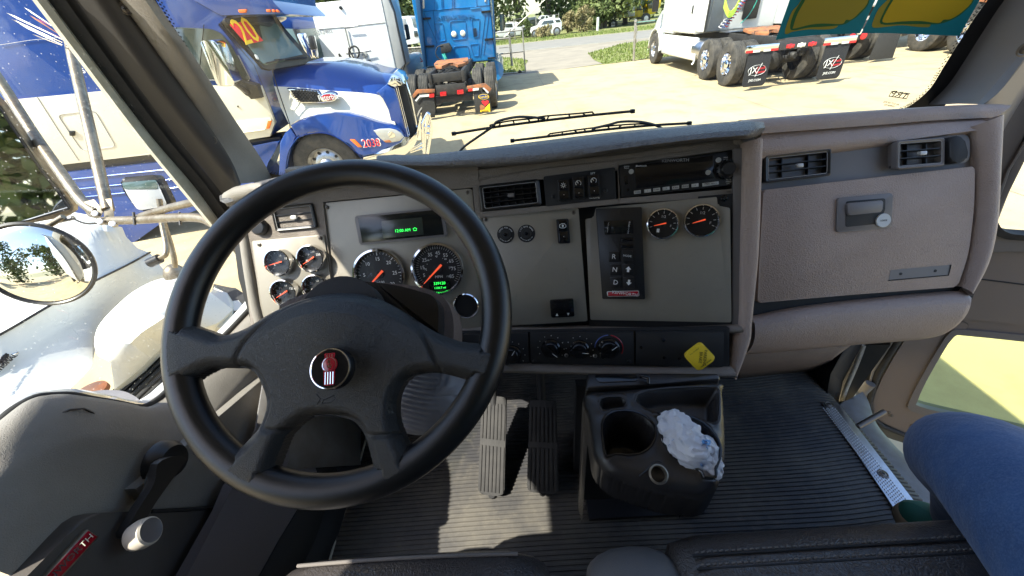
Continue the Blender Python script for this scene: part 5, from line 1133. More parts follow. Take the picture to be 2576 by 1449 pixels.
for y in (700,748): pc('blank_slot',[(1075,y),(1165,y-3),(1167,y+24),(1077,y+27)],.0146,.010,'black_gloss')
for (x,y,s) in ((1027,835,'R'),(1123,829,'MODE'),(1034,928,'N'),(1130,925,'^'),(1040,1019,'D'),(1134,1018,'v')):
    b=pc('selector_button',[(x-40,y-36),(x+38,y-38),(x+42,y+36),(x-36,y+38)],.0165,.012,'black')
    c=PC.h(*zz6(x,y),.0167)
    if s in '^v':
        k=1 if s=='^' else -1
        extr('arrow',[c+PC.v*.0062*k,c+PC.u*.0055,c+PC.u*.0022,c+PC.u*.0022-PC.v*.0055*k,c-PC.u*.0022-PC.v*.0055*k,c-PC.u*.0022,c-PC.u*.0055],PC.n*.0002,'white_print',b)
    else: text('lettering',s,.0135 if len(s)==1 else .0058,c,PC.u,PC.v,'white_print',b,.0001)
bd=pc('badge',[(975,1082),(1205,1076),(1210,1116),(980,1120)],.0155,.013,'btn_silver',rad=.003)
pc('badge_field',[(984,1087),(1200,1081),(1203,1112),(986,1116)],.0160,.015,'badge_red',bd,rad=.002,bev=.0002)
text('lettering','KENWORTH',.0088,PC.h(*zz6(1105,1098),.0161),PC.u,PC.v,'white_print',bd,.0002)
gauge('gauge',PC,*zz6(1376,600),.0300,zz6(1312,614),'fuel',off=.004,ht=.010,label='fuel gauge with pump symbol')
gauge('gauge',PC,*zz6(1655,577),.0315,zz6(1585,596),'fuel',off=.004,ht=.010,label='exhaust fluid gauge')
c=PC.h(*zz6(1342,648),.0075); box('pump_symbol',c,(.005,.007,.0003),'white_print',dash,Matrix((PC.u,PC.v,PC.n)).transposed())
# ---- lower lip roll and climate panel
def roll(name,P,top,bot,bulge,m,par=dash,back=.03,nseg=7):
    """half-round strip between two pixel polylines on plane P"""
    T=cr([P.h(a,b) for a,b in top],4); B=cr([P.h(a,b) for a,b in bot],4); rows=[]
    n=P.n
    rows.append([p-n*back for p in T])
    for k in range(nseg+1):
        t=k/nseg; s=math.sin(math.pi*t)**.6*bulge
        rows.append([a.lerp(b,t)+n*s for a,b in zip(T,B)])
    rows.append([p-n*back for p in B])
    return loft(name,rows,m,par,80)
roll('lip_left',PA,[(655,862),(900,838),(1225,822)],[(655,900),(900,866),(1235,848)],.010,'trim')
roll('lip',PB,[(1215,820),(1350,826),(1484,824)],[(1215,848),(1350,848),(1484,842)],.012,'trim')
roll('lip_right',PC,[(1480,822),(1660,824),(1862,816)],[(1480,842),(1660,842),(1868,838)],.012,'trim')
slab('climate_backing',PH,[(1150,838),(1835,826),(1835,932),(1150,932)],-.012,-.03,'black_matte',bev=0)
cl=slab('climate_panel',PH,[zz6(410,1380) if 0 else (1333,838),(1594,836),(1594,917),(1336,915)],-.004,-.014,'black_matte',bev=.001,rad=.002)
slab('climate_panel_left',PH,[(1165,842),(1328,838),(1331,914),(1180,912)],-.004,-.014,'black_matte',bev=.001,rad=.002)
slab('valve_panel',PH,[(1600,836),(1822,836),(1820,923),(1600,918)],-.004,-.014,'black_matte',bev=.001,rad=.002)
def z3p(x,y): return ((1700+x/1.4231)/1.5652,(1250+y/1.4231)/1.5652)
def knob(x,y,r,par,ang,colours=None):
    c=PH.h(*z3p(x,y),-.004); o=lathe('climate_knob',c,PH.n,[(r,0),(r,.004),(r*.85,.006),(r*.8,.014),(r*.7,.016),(0,.016)],'black_gloss',par,28)
    d=PH.u*math.cos(ang)+PH.v*math.sin(ang); s=PH.n.cross(d)
    extr('knob_bar',rp([c+PH.n*.016+d*r*.95+s*r*.2,c+PH.n*.016-d*r*.95+s*r*.2,c+PH.n*.016-d*r*.95-s*r*.2,c+PH.n*.016+d*r*.95-s*r*.2],.002,2),PH.n*.006,'black_gloss',o,.001)
    tube('pointer_line',[c+PH.n*.0225+d*r*.3,c+PH.n*.0225+d*r*.9],.0005,'white_print',o,5)
    bm=bmesh.new()
    for k in range(9):
        a=R_(210-30*k); q=c+(PH.u*math.cos(a)+PH.v*math.sin(a))*r*1.35; bm_lathe(bm,q,PH.n,[(.0009,0),(.0009,.0003),(0,.0003)],6)
    if not colours: frombm('scale_marks',bm,'white_print',o)
    else:
        bm.free()
        for cm,a0,a1 in (('hose_blue',180,95),('badge_red',85,-20)):
            tube('temperature_arc',[c+(PH.u*math.cos(R_(a))+PH.v*math.sin(R_(a)))*r*1.3+PH.n*.0005 for a in np.linspace(a0,a1,10)],.001,cm,o,5)
knob(452,205,.020,dash,R_(60)); knob(668,172,.020,cl,R_(-35)); knob(828,178,.020,cl,R_(0)); knob(992,172,.021,cl,R_(40),True)
for a in ((574,245),(1105,248),(754,212),(915,215)): screw(PH,*z3p(*a),off=-.004,m='steel' if a[0] in (754,915) else 'black')
for a in ((1173,168),(1300,128),(1302,225),(1388,230)): disc('valve_hole',PH.h(*z3p(*a),-.0035),PH.n,.003,.0006,'black_gloss',dash,12)
# parking brake knob
PKc=PH.h(*z3p(1495,190),-.004); pk=lathe('parking_brake_stem',PKc,PH.n,[(.012,0),(.012,.020),(.009,.03),(.009,.045)],'yellow_knob',dash,20)
kc=PKc+PH.n*.045; kd=PH.h(*z3p(1504,224),.045); kd=kd
sq=[kd+PH.u*a+PH.v*b for a,b in ((0,.028),(.0275,0),(0,-.028),(-.0275,0))]
kb=extr('parking_brake_knob',rp(sq,.008,4),-PH.n*.010,'yellow_knob',dash,.002)
text('lettering','PARKING\nBRAKE',.0072,kd+PH.n*.0006+PH.u*.004,-PH.v,PH.u,'black_matte',kb,.0001); 
text('lettering','PUSH TO RELEASE',.0028,kd+PH.n*.0006+(PH.u-PH.v)*.0105,(PH.u+PH.v),(PH.v-PH.u),'black_matte',kb,.0001)
text('lettering','PULL TO APPLY',.0028,kd+PH.n*.0006-(PH.u-PH.v)*.0105,(PH.u+PH.v),(PH.v-PH.u),'black_matte',kb,.0001)
# bottom lip
roll('bottom_lip',PH,[(1180,916),(1400,920),(1600,926),(1845,928)],[(1180,934),(1400,940),(1600,944),(1850,950)],.012,'trim',back=.05)
# ---- right hand padded column of the centre dash, a roll standing from nose to bottom
ins=[(1868,360),(1866,480),(1862,640),(1858,816),(1842,850),(1826,930)]
out=[(1916,352),(1912,480),(1906,640),(1890,800),(1884,860),(1850,950)]
I=cr([PC.h(a,b,.002) for a,b in ins],4); O=cr([PC.h(a,b,-.012) for a,b in out],4)
rows=[[p-PC.n*.03 for p in I]]
for k in range(9):
    t=k/8; rows.append([a.lerp(b,t)+PC.n*(math.sin(math.pi*min(t*.62,1))**.7*.017 if t<1 else .006) for a,b in zip(I,O)])
rows.append([b+V((.01,.06,0)) for b in O]); rows.append([b+V((.0,.2,-.0)) for b in O])
rows[-2]=[V((p.x,p.y,min(p.z,1.90))) for p in rows[-2]]; rows[-1]=[V((p.x,p.y,min(p.z,1.78))) for p in rows[-1]]
loft('side_column',rows,'trim_warm',dash,80)
# recess edge between column and panel C
slab('column_recess',PC,[(1845,375),(1872,372),(1866,825),(1842,828)],-.002,-.02,'trim_smooth',bev=0)
# ---- top pad
def tz(x,y): return (958.3+x/2.52,255.6+y/2.52)
crest=[(560,492),(600,472),(690,447),(820,420),(950,402),tz(0,345),tz(250,340),tz(500,312),tz(1000,250),tz(1500,190),tz(2000,145),tz(2250,124),tz(2340,124),tz(2395,150)]
nose =[(566,512),(610,500),(700,480),(820,455),(950,437),tz(0,398),tz(250,405),tz(500,400),tz(1000,372),tz(1500,300),tz(2000,238),tz(2250,218),tz(2350,208),tz(2412,185)]
lip  =[(572,520),(614,508),(705,490),(825,466),(950,452),tz(0,418),tz(250,425),tz(500,420),tz(1000,395),tz(1500,320),tz(2000,258),tz(2250,240),tz(2350,230),tz(2414,205)]
yc=[.82,.80,.79,.79,.785,.78,.78,.78,.77,.75,.735,.72,.715,.70]
yn=[.73,.725,.72,.72,.715,.71,.71,.71,.70,.675,.655,.64,.64,.66]
Cc=[PY(y,*p) for y,p in zip(yc,crest)]; Nn=[PY(y,*p) for y,p in zip(yn,nose)]; Ll=[PY(y+.012,*p) for y,p in zip(yn,lip)]
far=[V((p.x*1.02,1.12,p.z-.16)) for p in Cc]; mid=[V((p.x,p.y+.10,p.z-.042)) for p in Cc]
und=[V((p.x,p.y+.06,p.z+.006)) for p in Ll]
m1=[a.lerp(b,.45)+V((0,-.006,.010)) for a,b in zip(Cc,Nn)]
m2=[a.lerp(b,.8)+V((0,-.010,.006)) for a,b in zip(Cc,Nn)]
rows=[cr(r,4) for r in (far,mid,Cc,m1,m2,Nn,Ll,und)]
# round the pad's right end down
for i,r in enumerate(rows): q=r[-1]; r.append(q+V((.008,.012,-.008))); r.append(q+V((.012,.05,-.03))); r.append(q+V((.012,.10,-.07)))
loft('top_pad',rows,'trim_top',dash,80)
# visor face below the pad down to the panels
vt=[und[i] for i in range(len(und))]
vb=[PA.h(612,520,.004),PA.h(640,512,.004),PA.h(712,500,.004),PA.h(830,488,.004),PA.h(950,480,.004),PA.h(1000,470,.004),PA.h(1090,462,.004),PA.h(1190,455,.004),PU.h(1370,425,.004),PU.h(1552,405,.004),PR.h(1700,385,.004),PR.h(1845,366,.004),PC.h(1875,362,.004),PC.h(1905,358,-.002)]
mm_=[a.lerp(b,.5)+V((0,.012,0)) for a,b in zip(vt,vb)]
loft('visor_face',[cr(r,4) for r in (vt,mm_,vb)],'trim',dash,80)
# sunlit roll on the left end and the tan edge of the dash
roll('end_roll',yawpl(PA.h(600,640,.01),-20,25),[(598,560),(606,640),(622,740),(640,815)],[(624,555),(634,640),(650,740),(668,812)],.008,'door_trim',back=.05)
rows=[[PA.h(600,500,.004),PA.h(612,600,.004),PA.h(640,800,.004),PA.h(660,880,.004)],[PA.h(590,500,-.05),PA.h(598,600,-.05),PA.h(628,800,-.05),PA.h(648,880,-.05)],[PA.h(590,500,-.3),PA.h(598,600,-.3),PA.h(628,800,-.3),PA.h(648,880,-.3)]]
loft('end_face',rows,'trim',dash,60)
tube('end_nub',[PY(.76,575,497),PY(.74,600,488),PY(.73,640,478),PY(.73,690,468)],[.012,.015,.014,.008],'door_trim',dash,14)
# ---- passenger dash
Gp=PG
rollr=[(1850,306),(1916,300),(2050,290),(2200,281),(2350,273),(2470,270),(2504,276)]
rollf=[(1850,342),(1916,336),(2050,326),(2200,315),(2350,303),(2470,297),(2506,294)]
yy=.80
a0=[PY(yy+.06,*p) for p in rollr]; b0=[PY(yy-.01,*p) for p in rollf]; 
rows=[[V((p.x,1.15,p.z-.14)) for p in a0],[p+V((0,.1,-.045)) for p in a0],a0]
for k in range(1,6): t=k/6; rows.append([a.lerp(b,t)+V((0,-.018*math.sin(math.pi*t),.018*math.sin(math.pi*t))) for a,b in zip(a0,b0)])
rows+= [b0,[p+V((0,.02,-.004)) for p in b0]]
loft('passenger_roll',[cr(r,4) for r in rows],'trim_warm',dash,80)
t0=[p+V((0,.012,-.002)) for p in b0]; t1=[Gp.h(a,b,.004) for a,b in ((1850,406),(1905,400),(2050,382),(2200,362),(2350,342),(2440,330),(2480,325))]
t2=[Gp.h(a,b,-.012) for a,b in ((1850,415),(1905,409),(2050,391),(2200,371),(2350,351),(2440,338),(2480,333))]
loft('passenger_brow',[cr(r,4) for r in (t0,[a.lerp(b,.5)+V((0,-.01,0)) for a,b in zip(t0,t1)],t1,t2)],'trim_warm',dash,80)
slab('vent_band',Gp,[(1900,400),(2452,325),(2452,430),(1900,490)],-.012,-.03,'trim_smooth',bev=0)
z7=lambda x,y:((2850+x/1.61)/1.5652,(400+y/1.61)/1.5652)
vent(Gp,[z7(258,345),z7(682,298),z7(678,468),z7(258,515)],3,2,off=.004,m_frame='black')
vent(Gp,[z7(1098,250),z7(1400,228),z7(1398,405),z7(1094,430)],3,2,off=.012,m_frame='trim_smooth')
o=slab('vent_dome',Gp,[z7(1432,218),z7(1520,212),z7(1552,330),z7(1530,385),z7(1432,392)],.014,-.012,'black_matte',rad=.02,bev=.006,seg=3)
slab('vent_mount',Gp,[z7(1060,245),z7(1560,205),z7(1560,385),z7(1060,428)],-.004,-.014,'trim_smooth',rad=.012,bev=.002)
gd=slab('glove_door',Gp,[(1921,478),(2453,418),(2451,520),(2437,640),(2409,722),(2150,741),(1906,762),(1911,640)],.004,-.012,'trim_warm',rad=[.006,.006,.03,.03,.008,.01,.006,.03],bev=.003,seg=3)
# frame gap behind and right roll
slab('glove_frame',Gp,[(1895,440),(2492,400),(2490,620),(2440,770),(1895,800)],-.016,-.03,'black_matte',bev=0)
I=cr([Gp.h(a,b,0) for a,b in ((2445,318),(2458,420),(2456,540),(2444,640),(2420,722))],5); O=cr([Gp.h(a,b,-.004) for a,b in ((2506,292),(2500,420),(2492,560),(2470,660),(2428,740))],5)
rows=[[p-Gp.n*.03 for p in I]]
for k in range(9):
    t=k/8; rows.append([a.lerp(b,t)+Gp.n*(math.sin(math.pi*min(t*.7,1))*.016) for a,b in zip(I,O)])
rows.append([b+V((.0,.07,-.04)) for b in O]); rows.append([b+V((0,.25,-.18)) for b in O])
loft('right_column',rows,'trim_warm',dash,80)
hz=lambda x,y:z7(x,y)
lt=slab('latch_plate',Gp,[hz(722,610),hz(1072,578),hz(1062,802),hz(716,830)],.008,.002,'trim_smooth',gd,rad=.006,bev=.0015)
slab('latch_pocket',Gp,[hz(775,632),hz(1025,612),hz(1022,690),hz(975,775),hz(772,796)],.0086,.006,'black_matte',gd,rad=.005,bev=.0002)
slab('latch_handle',Gp,[hz(784,644),hz(1012,624),hz(1005,700),hz(790,722)],.0135,.008,'trim_smooth',gd,rad=.005,bev=.002)
c=Gp.h(*hz(1006,754),.008); disc('lock',c,Gp.n,.0145,.003,'btn_silver',gd,28); text('lettering','LOCK',.005,c+Gp.n*.0032,Gp.u,Gp.v,'black_matte',gd,.0001)
q=[hz(1058,1068),hz(1440,1034),hz(1422,1100),hz(1046,1134)]
slab('badge_recess',Gp,q,.0043,.0036,'trim_smooth',gd,rad=.002,bev=0)
tube('recess_edge',Gp.hs([hz(1046,1134),hz(1424,1101),hz(1440,1034)],.0046),.0011,'black_matte',gd,6)
for a in ((1122,1092),(1340,1073)): disc('mount_hole',Gp.h(*hz(*a),.0043),Gp.n,.003,.0006,'black_matte',gd,14)
# lower bolster
bt=[(1888,800),(2000,776),(2150,757),(2300,742),(2425,733)]
bb=[(1870,892),(2000,882),(2150,868),(2300,856),(2352,848)]
Bt=[Gp.h(a,b,-.006) for a,b in bt]; Bb=[Gp.h(a,b,-.03) for a,b in bb]
Bt=cr(Bt,5); Bb=cr(Bb,5); rows=[[p-Gp.n*.03 for p in Bt],Bt]
for k in range(1,10):
    t=k/10; rows.append([a.lerp(b,t)+Gp.n*(.030*math.sin(math.pi*min(t*.9+.1,1))**.7) for a,b in zip(Bt,Bb)])
rows+=[Bb,[b+V((0,.12,-.01)) for b in Bb]]
for r in rows: r.append(r[-1]+V((.006,.02,0))); r.append(r[-1]+V((.004,.12,0)))
# give the right end the photo's swept corner
loft('bolster',rows,'trim_warm',dash,80)
# knee panel under the bolster
k0=[PY(.76,*p) for p in ((1840,880),(1950,876),(2060,868),(2150,862))]; k1=[PY(.80,*p) for p in ((1846,938),(1950,926),(2040,916),(2096,902))]; k2=[PY(.86,*p) for p in ((1846,960),(1950,945),(2040,935),(2096,920))]
loft('knee_panel',[cr(r,4) for r in (k0,k1,k2)],'knee',dash,70,thick=.004)
# ================================================================ STEERING WHEEL (height field on the wheel plane)
Wc=V((-.2475,.3742,1.9028)); th=R_(50.1); ph=R_(1.8)
PW=Pl(Wc,(math.sin(ph)*math.cos(th),-math.cos(ph)*math.cos(th),math.sin(th)))
wheel=thing('steering_wheel','black leather four spoke steering wheel with round red and black badge on its hub','steering wheel',Wc)
RW=.2286-.0196; rr=.0196
bm=bmesh.new(); N1,N2=128,16
rg=[]
for i in range(N1):
    a=2*math.pi*i/N1; d=PW.u*math.cos(a)+PW.v*math.sin(a); c=Wc+d*RW; ring=[]
    for k in range(N2):
        b=2*math.pi*k/N2; ring.append(bm.verts.new(c+d*rr*math.cos(b)+PW.n*rr*.92*math.sin(b)))
    rg.append(ring)
for i in range(N1):
    A,B=rg[i],rg[(i+1)%N1]
    for k in range(N2): bm.faces.new((A[k],A[(k+1)%N2],B[(k+1)%N2],B[k]))
frombm('rim',bm,'rim_leather',wheel,180)
def w2(x,y): return (383.3+x/2.3877,702.8+y/2.3877)
def wl(pts,off=.006):
    o=[]
    for p in pts: q=PW.h(*w2(*p),off)-PW.p; o.append((q.dot(PW.u),q.dot(PW.v)))
    return np.array(o)
def pip(px,py,poly):
    ins=np.zeros(px.shape,bool); n=len(poly); j=n-1
    for i in range(n):
        xi,yi=poly[i]; xj,yj=poly[j]
        c=((yi>py)!=(yj>py))&(px<(xj-xi)*(py-yi)/(yj-yi+1e-12)+xi); ins^=c; j=i
    return ins
def pdist(px,py,poly,closed=True):
    d=np.full(px.shape,9.); n=len(poly)
    for i in range(n if closed else n-1):
        a=poly[i]; b=poly[(i+1)%n]; ab=b-a; L=(ab**2).sum()+1e-12
        t=np.clip(((px-a[0])*ab[0]+(py-a[1])*ab[1])/L,0,1); d=np.minimum(d,np.hypot(px-a[0]-t*ab[0],py-a[1]-t*ab[1]))
    return d
def smoothpoly(pts,n=5): return np.array([(p.x,p.y) for p in cr([(a,b,0) for a,b in pts],n,True)])
def push(P):
    r=np.hypot(P[:,0],P[:,1]); k=np.where((r>.176)&(r<.215),.206/r,1.0); return P*k[:,None]
holes=[smoothpoly(push(wl(h))) for h in (
 [(345,538),(450,533),(565,536),(620,575),(662,660),(682,740),(668,820),(640,885),(590,950),(530,973),(470,943),(400,850),(340,740),(315,650),(316,580)],
 [(905,848),(960,828),(1060,822),(1180,842),(1240,888),(1277,950),(1303,1040),(1322,1110),(1290,1165),(1200,1200),(1050,1208),(900,1192),(785,1160),(752,1085),(780,980),(835,905)],
 [(1600,570),(1740,566),(1855,580),(1898,640),(1885,720),(1830,820),(1750,920),(1680,990),(1600,1020),(1540,1012),(1500,960),(1475,880),(1462,760),(1482,670),(1530,600)])]
topedge=wl([(60,-300),(290,150),(300,240),(330,310),(400,335),(470,325),(560,290),(700,205),(830,145),(960,105),(1080,85),(1180,82),(1290,95),(1400,135),(1500,190),(1600,255),(1700,315),(1800,355),(1880,376),(1950,365),(2000,320),(2030,250),(2060,100),(2200,-600),(1100,-900)])
topreg=smoothpoly(push(topedge),4)
covp=smoothpoly(wl([(478,520),(500,440),(560,355),(640,280),(720,220),(850,150),(980,108),(1100,92),(1250,90),(1380,110),(1480,160),(1570,250),(1640,370),(1690,480),(1718,560),(1600,566),(1530,596),(1480,668),(1458,760),(1470,880),(1478,935),(1380,940),(1275,935),(1240,885),(1180,840),(1060,820),(960,826),(900,848),(825,915),(730,912),(640,895),(670,820),(684,740),(664,658),(622,572),(565,533)],.020),3)
st=.0019; rng=np.arange(-.215,.2151,st); X,Y=np.meshgrid(rng,rng); Rr=np.hypot(X,Y)
inside=(Rr<RW)
dd=np.full(X.shape,9.)
for h in holes+[topreg]:
    i_=pip(X,Y,h); inside&=~i_; dd=np.minimum(dd,pdist(X,Y,h))
# keep vertices just outside and snap them to the outline so edges stay smooth
polys=holes+[topreg]
snap=snapper(polys)
inside&=~((Rr>RW-.012)&(dd<.013))
seam=pdist(X,Y,covp)
edge=np.clip(dd/.015,0,1); round_=np.sin(edge*math.pi/2)
# hub dome
hub=np.exp(-((X-.0)**2/(.085**2)+(Y-.002)**2/(.072**2))**1.2)
blend=np.clip((Rr-.12)/(RW-.12),0,1)
H=.004+.013*round_+(.017*hub)*np.clip(dd/.03,0,1)**.7+blend*.002
H-=.001*np.clip((Rr-(RW-.014))/.014,0,1)**2
H-=.0032*np.exp(-(seam/.0026)**2)
incov=pip(X,Y,covp)
def field(name,sel,m):
    idx={}; vs=[]; fs=[]; n=len(rng)
    def vid(i,j):
        if (i,j) in idx: return idx[(i,j)]
        x,y=X[i,j],Y[i,j]; h=H[i,j]
        if not inside[i,j]:
            if Rr[i,j]<RW: d,q=snap(x,y); x,y=q; h=.004
        idx[(i,j)]=len(vs); vs.append(Wc+PW.u*x+PW.v*y+PW.n*h); return idx[(i,j)]
    edgecount={}
    for i in range(n-1):
        for j in range(n-1):
            c=[(i,j),(i,j+1),(i+1,j+1),(i+1,j)]
            k=sum(inside[q] for q in c)
            if k<2: continue
            if sel((X[i,j]+X[i+1,j+1])/2,(Y[i,j]+Y[i+1,j+1])/2,i,j): 
                f=[vid(*q) for q in c]; fs.append(f)
                for a,b in zip(f,f[1:]+f[:1]): edgecount[(a,b)]=1
    sk={}
    for (a,b) in list(edgecount):
        if (b,a) not in edgecount:
            for e_ in (a,b):
                if e_ not in sk: sk[e_]=(len(vs),len(vs)+1); vs+= [vs[e_],vs[e_]-PW.n*.018]
            fs.append([sk[b][0],sk[a][0],sk[a][1],sk[b][1]])
    return mesh(name,vs,fs,m,wheel,180)
field('spokes',lambda x,y,i,j: not incov[i,j],'leather_black')
field('hub_cover',lambda x,y,i,j: bool(incov[i,j]),'leather_black')
# badge
bc=PW.h(*w2(1065,535),.043); bu,bv,bn=PW.u,PW.v,PW.n
bc=PW.h(*w2(1065,535),.040)-bn*.0128
bg_=lathe('badge',bc,bn,[(.0245,0),(.0245,.010),(.0225,.0125),(0,.0128)],'black_gloss',wheel,44)
lathe('badge_ring',bc+bn*.0117,bn,[(.0238,0),(.0234,.0012),(.0222,.0014),(.0218,.0008)],'chrome',bg_,44,cap=False)
z=bn*.0129
extr('emblem_base',rp([bc+z+bu*a+bv*b for a,b in ((-.006,-.019),(.006,-.019),(.0068,-.002),(-.0068,-.002))],.002,3),bn*.0008,'badge_red',bg_,.0002)
disc('emblem_disc',bc+z+bv*.0045,bn,.0092,.0011,'badge_red',bg_,30)
extr('emblem_crown',rp([bc+z+bu*a+bv*b for a,b in ((-.0055,.011),(.0055,.011),(.0065,.0175),(-.0065,.0175))],.0015,3),bn*.0008,'badge_red',bg_,.0002)
tube('emblem_ring',[bc+z+bn*.0012+bv*.0045+(bu*math.cos(a)+bv*math.sin(a))*.0080 for a in [i*math.pi/10 for i in range(20)]],.0003,'chrome',bg_,5,closed=True)
for k in range(4): a=-.0045+k*.003; tube('emblem_bar',[bc+z+bn*.0009+bu*a-bv*.004,bc+z+bn*.0009+bu*a-bv*.0178],.0004,'chrome',bg_,5)
for k in range(3): a=-.003+k*.003; tube('emblem_bar',[bc+z+bn*.0009+bu*a+bv*.0125,bc+z+bn*.0009+bu*a+bv*.0165],.0004,'chrome',bg_,5)
text('lettering','K',.0062,bc+z+bn*.0012+bv*.0073,bu,bv,'chrome',bg_,.0002); text('lettering','W',.0062,bc+z+bn*.0012+bv*.0018,bu,bv,'chrome',bg_,.0002)
# horn symbol pressed into the cover
hc=PW.h(*w2(1040,722),.0315)
hz_=lambda a,b:hc+bu*a+bv*b
tube('horn_symbol',[hz_(-.010,-.004),hz_(-.006,.001),hz_(.000,.0),hz_(.010,.004),hz_(.011,0),hz_(.006,-.004),hz_(-.004,-.004),hz_(-.002,0)],.0007,'black_matte',wheel,6)
tube('horn_symbol',[hz_(-.011,.007),hz_(-.006,.001)],.0006,'black_matte',wheel,6)
# hub boss under the wheel
lathe('hub_boss',Wc-PW.n*.05,PW.n,[(.05,0),(.055,.02),(.055,.048)],'black_matte',wheel,32)
# ================================================================ STEERING COLUMN
col=thing('steering_column','black and brown steering column shroud behind the wheel with ribbed lower cover','steering column',Wc-PW.n*.2)
P6=Pl(Wc-PW.n*.095,PW.n)
shp=[zz5(880,960),zz5(960,930),zz5(1080,912),zz5(1200,904),zz5(1330,915),zz5(1500,945),zz5(1640,985),zz5(1710,1010),zz5(1752,1060),zz5(1765,1170),zz5(1760,1400),(1140,860),(1080,850),(850,850),(800,830),(775,790)]
extr('shroud_front',P6.hs(cr2(shp,3,True)),PW.n*.045,'black',col,.006,3)
P7=Pl(Wc-PW.n*.17,PW.n)
shp2=[zz5(900,1000),zz5(1000,960),zz5(1200,940),zz5(1500,955),zz5(1690,985),zz5(1800,1030),zz5(1860,1090),zz5(1895,1180),zz5(1905,1300),zz5(1890,1420),(1140,870),(1080,860),(850,850),(800,830),(775,790)]
extr('shroud_rear',P7.hs(cr2(shp2,3,True)),PW.n*.08,'knee',col,.012,3)
# ribbed lower cover (a rounded drum with flowing ribs)
lc=at(1062,1000,.62); u_,v_,a_=PW.u,PW.v,PW.n
rows=[]
lc=at(1068,1000,.66)
for i in range(33):
    q=i/32; row=[]
    for k in range(49):
        a=2*math.pi*k/48; x=q*math.cos(a); y=q*math.sin(a); rib=.0030*math.sin(46*(y+.22*math.sin(2.2*x+.4)))*(1 if x>-.75 else 0)*(1-q**6)
        row.append(lc+u_*(x*.082)+v_*(y*.062)+a_*(.045*math.sqrt(max(0,1-q*q*.98))+rib))
    rows.append(row)
rows.append([p-a_*.06 for p in rows[-1]])
loft('ribbed_cover',rows,'trim_smooth',col,180)
tube('column_tube',[Wc-PW.n*.06,Wc-PW.n*.50],.045,'black_matte',col,16)
# ================================================================ FLOOR
fl=FL
vs=[];fs=[]; pitch=.0112; y=-.6; xs=np.linspace(-.60,.99,40)
prof=[(0,0),(.15,.0),(.28,.0036),(.72,.0036),(.85,.0)]
rowc=0
while y<.98:
    for t,h in prof:
        for x in xs:
            wv=.006*math.sin(x*2.1+y*3)+.012*math.exp(-((x-.93)/.12)**2)
            yy_=y+t*pitch+wv; zz_=fl+h+.004*math.sin(x*6+y*4)+(-.012 if x>.95 else 0)
            vs.append((x,yy_,zz_))
        rowc+=1
    y+=pitch
nx=len(xs)
for i in range(rowc-1):
    for j in range(nx-1): fs.append((i*nx+j,i*nx+j+1,(i+1)*nx+j+1,(i+1)*nx+j))
mesh('floor',vs,fs,'floor_rubber',None,25,'structure')
# cab underfloor, firewall, roof, back wall, right step: the shell of the cab
def st_(o): o['kind']='structure'; return o
st_(box('floor_pan',(.08,.1,fl-.05),(1.82,2.3,.06),'black_matte'))
st_(loft('firewall',[[V((-.82,1.30,1.60)),V((1.16,1.30,1.60))],[V((-.82,1.22,1.35)),V((1.16,1.22,1.35))],[V((-.82,.97,fl+.02)),V((1.16,.97,fl+.02))]],'black_matte',thick=.02))
st_(box('dash_underside',(.16,1.05,1.60),(1.60,.56,.02),'black_matte')); st_(box('firewall_upper',(.16,1.26,1.72),(1.86,.03,.26),'black_matte')); st_(box('kick_left',(-.64,1.0,1.35),(.02,.6,.5),'black_matte'))  # unseen underside and upper firewall, added to keep windshield light off the footwell
st_(loft('toe_board',[[V((.42,1.04,1.42)),V((1.0,1.04,1.40))],[V((.42,.985,1.20)),V((1.0,.985,1.20))],[V((.42,.90,fl+.012)),V((1.0,.90,fl+.012))],[V((.42,.86,fl+.004)),V((1.0,.86,fl+.004))]],'carpet_brown',thick=.008))
st_(box('ceiling',(.18,-.15,2.83),(2.0,1.75,.05),'headliner',bev=.02))
st_(box('wall_back',(.18,-.95,2.0),(2.0,.06,1.85),'back_wall'))
st_(box('wall_left_rear',(-.80,-.75,1.9),(.05,.45,1.9),'door_trim')); st_(box('wall_right_rear',(1.13,-.80,1.9),(.05,.35,1.9),'door_trim'))
st_(box('left_header',(-.80,.1,2.70),(.05,1.25,.42),'headliner',bev=.01))  # unseen door header, added and set low to block high sun
st_(box('header',(.18,.71,2.78),(2.0,.06,.12),'headliner',bev=.02))
# exterior cowl of the own truck below the windshield
st_(loft('cowl',[[V((-.86,1.12,1.84)),V((.18,1.24,1.86)),V((1.2,1.12,1.84))],[V((-.84,1.5,1.70)),V((.18,1.62,1.70)),V((1.18,1.5,1.70))],[V((-.8,1.55,1.3)),V((.18,1.66,1.3)),V((1.15,1.55,1.3))]],'paint_white',thick=.01))
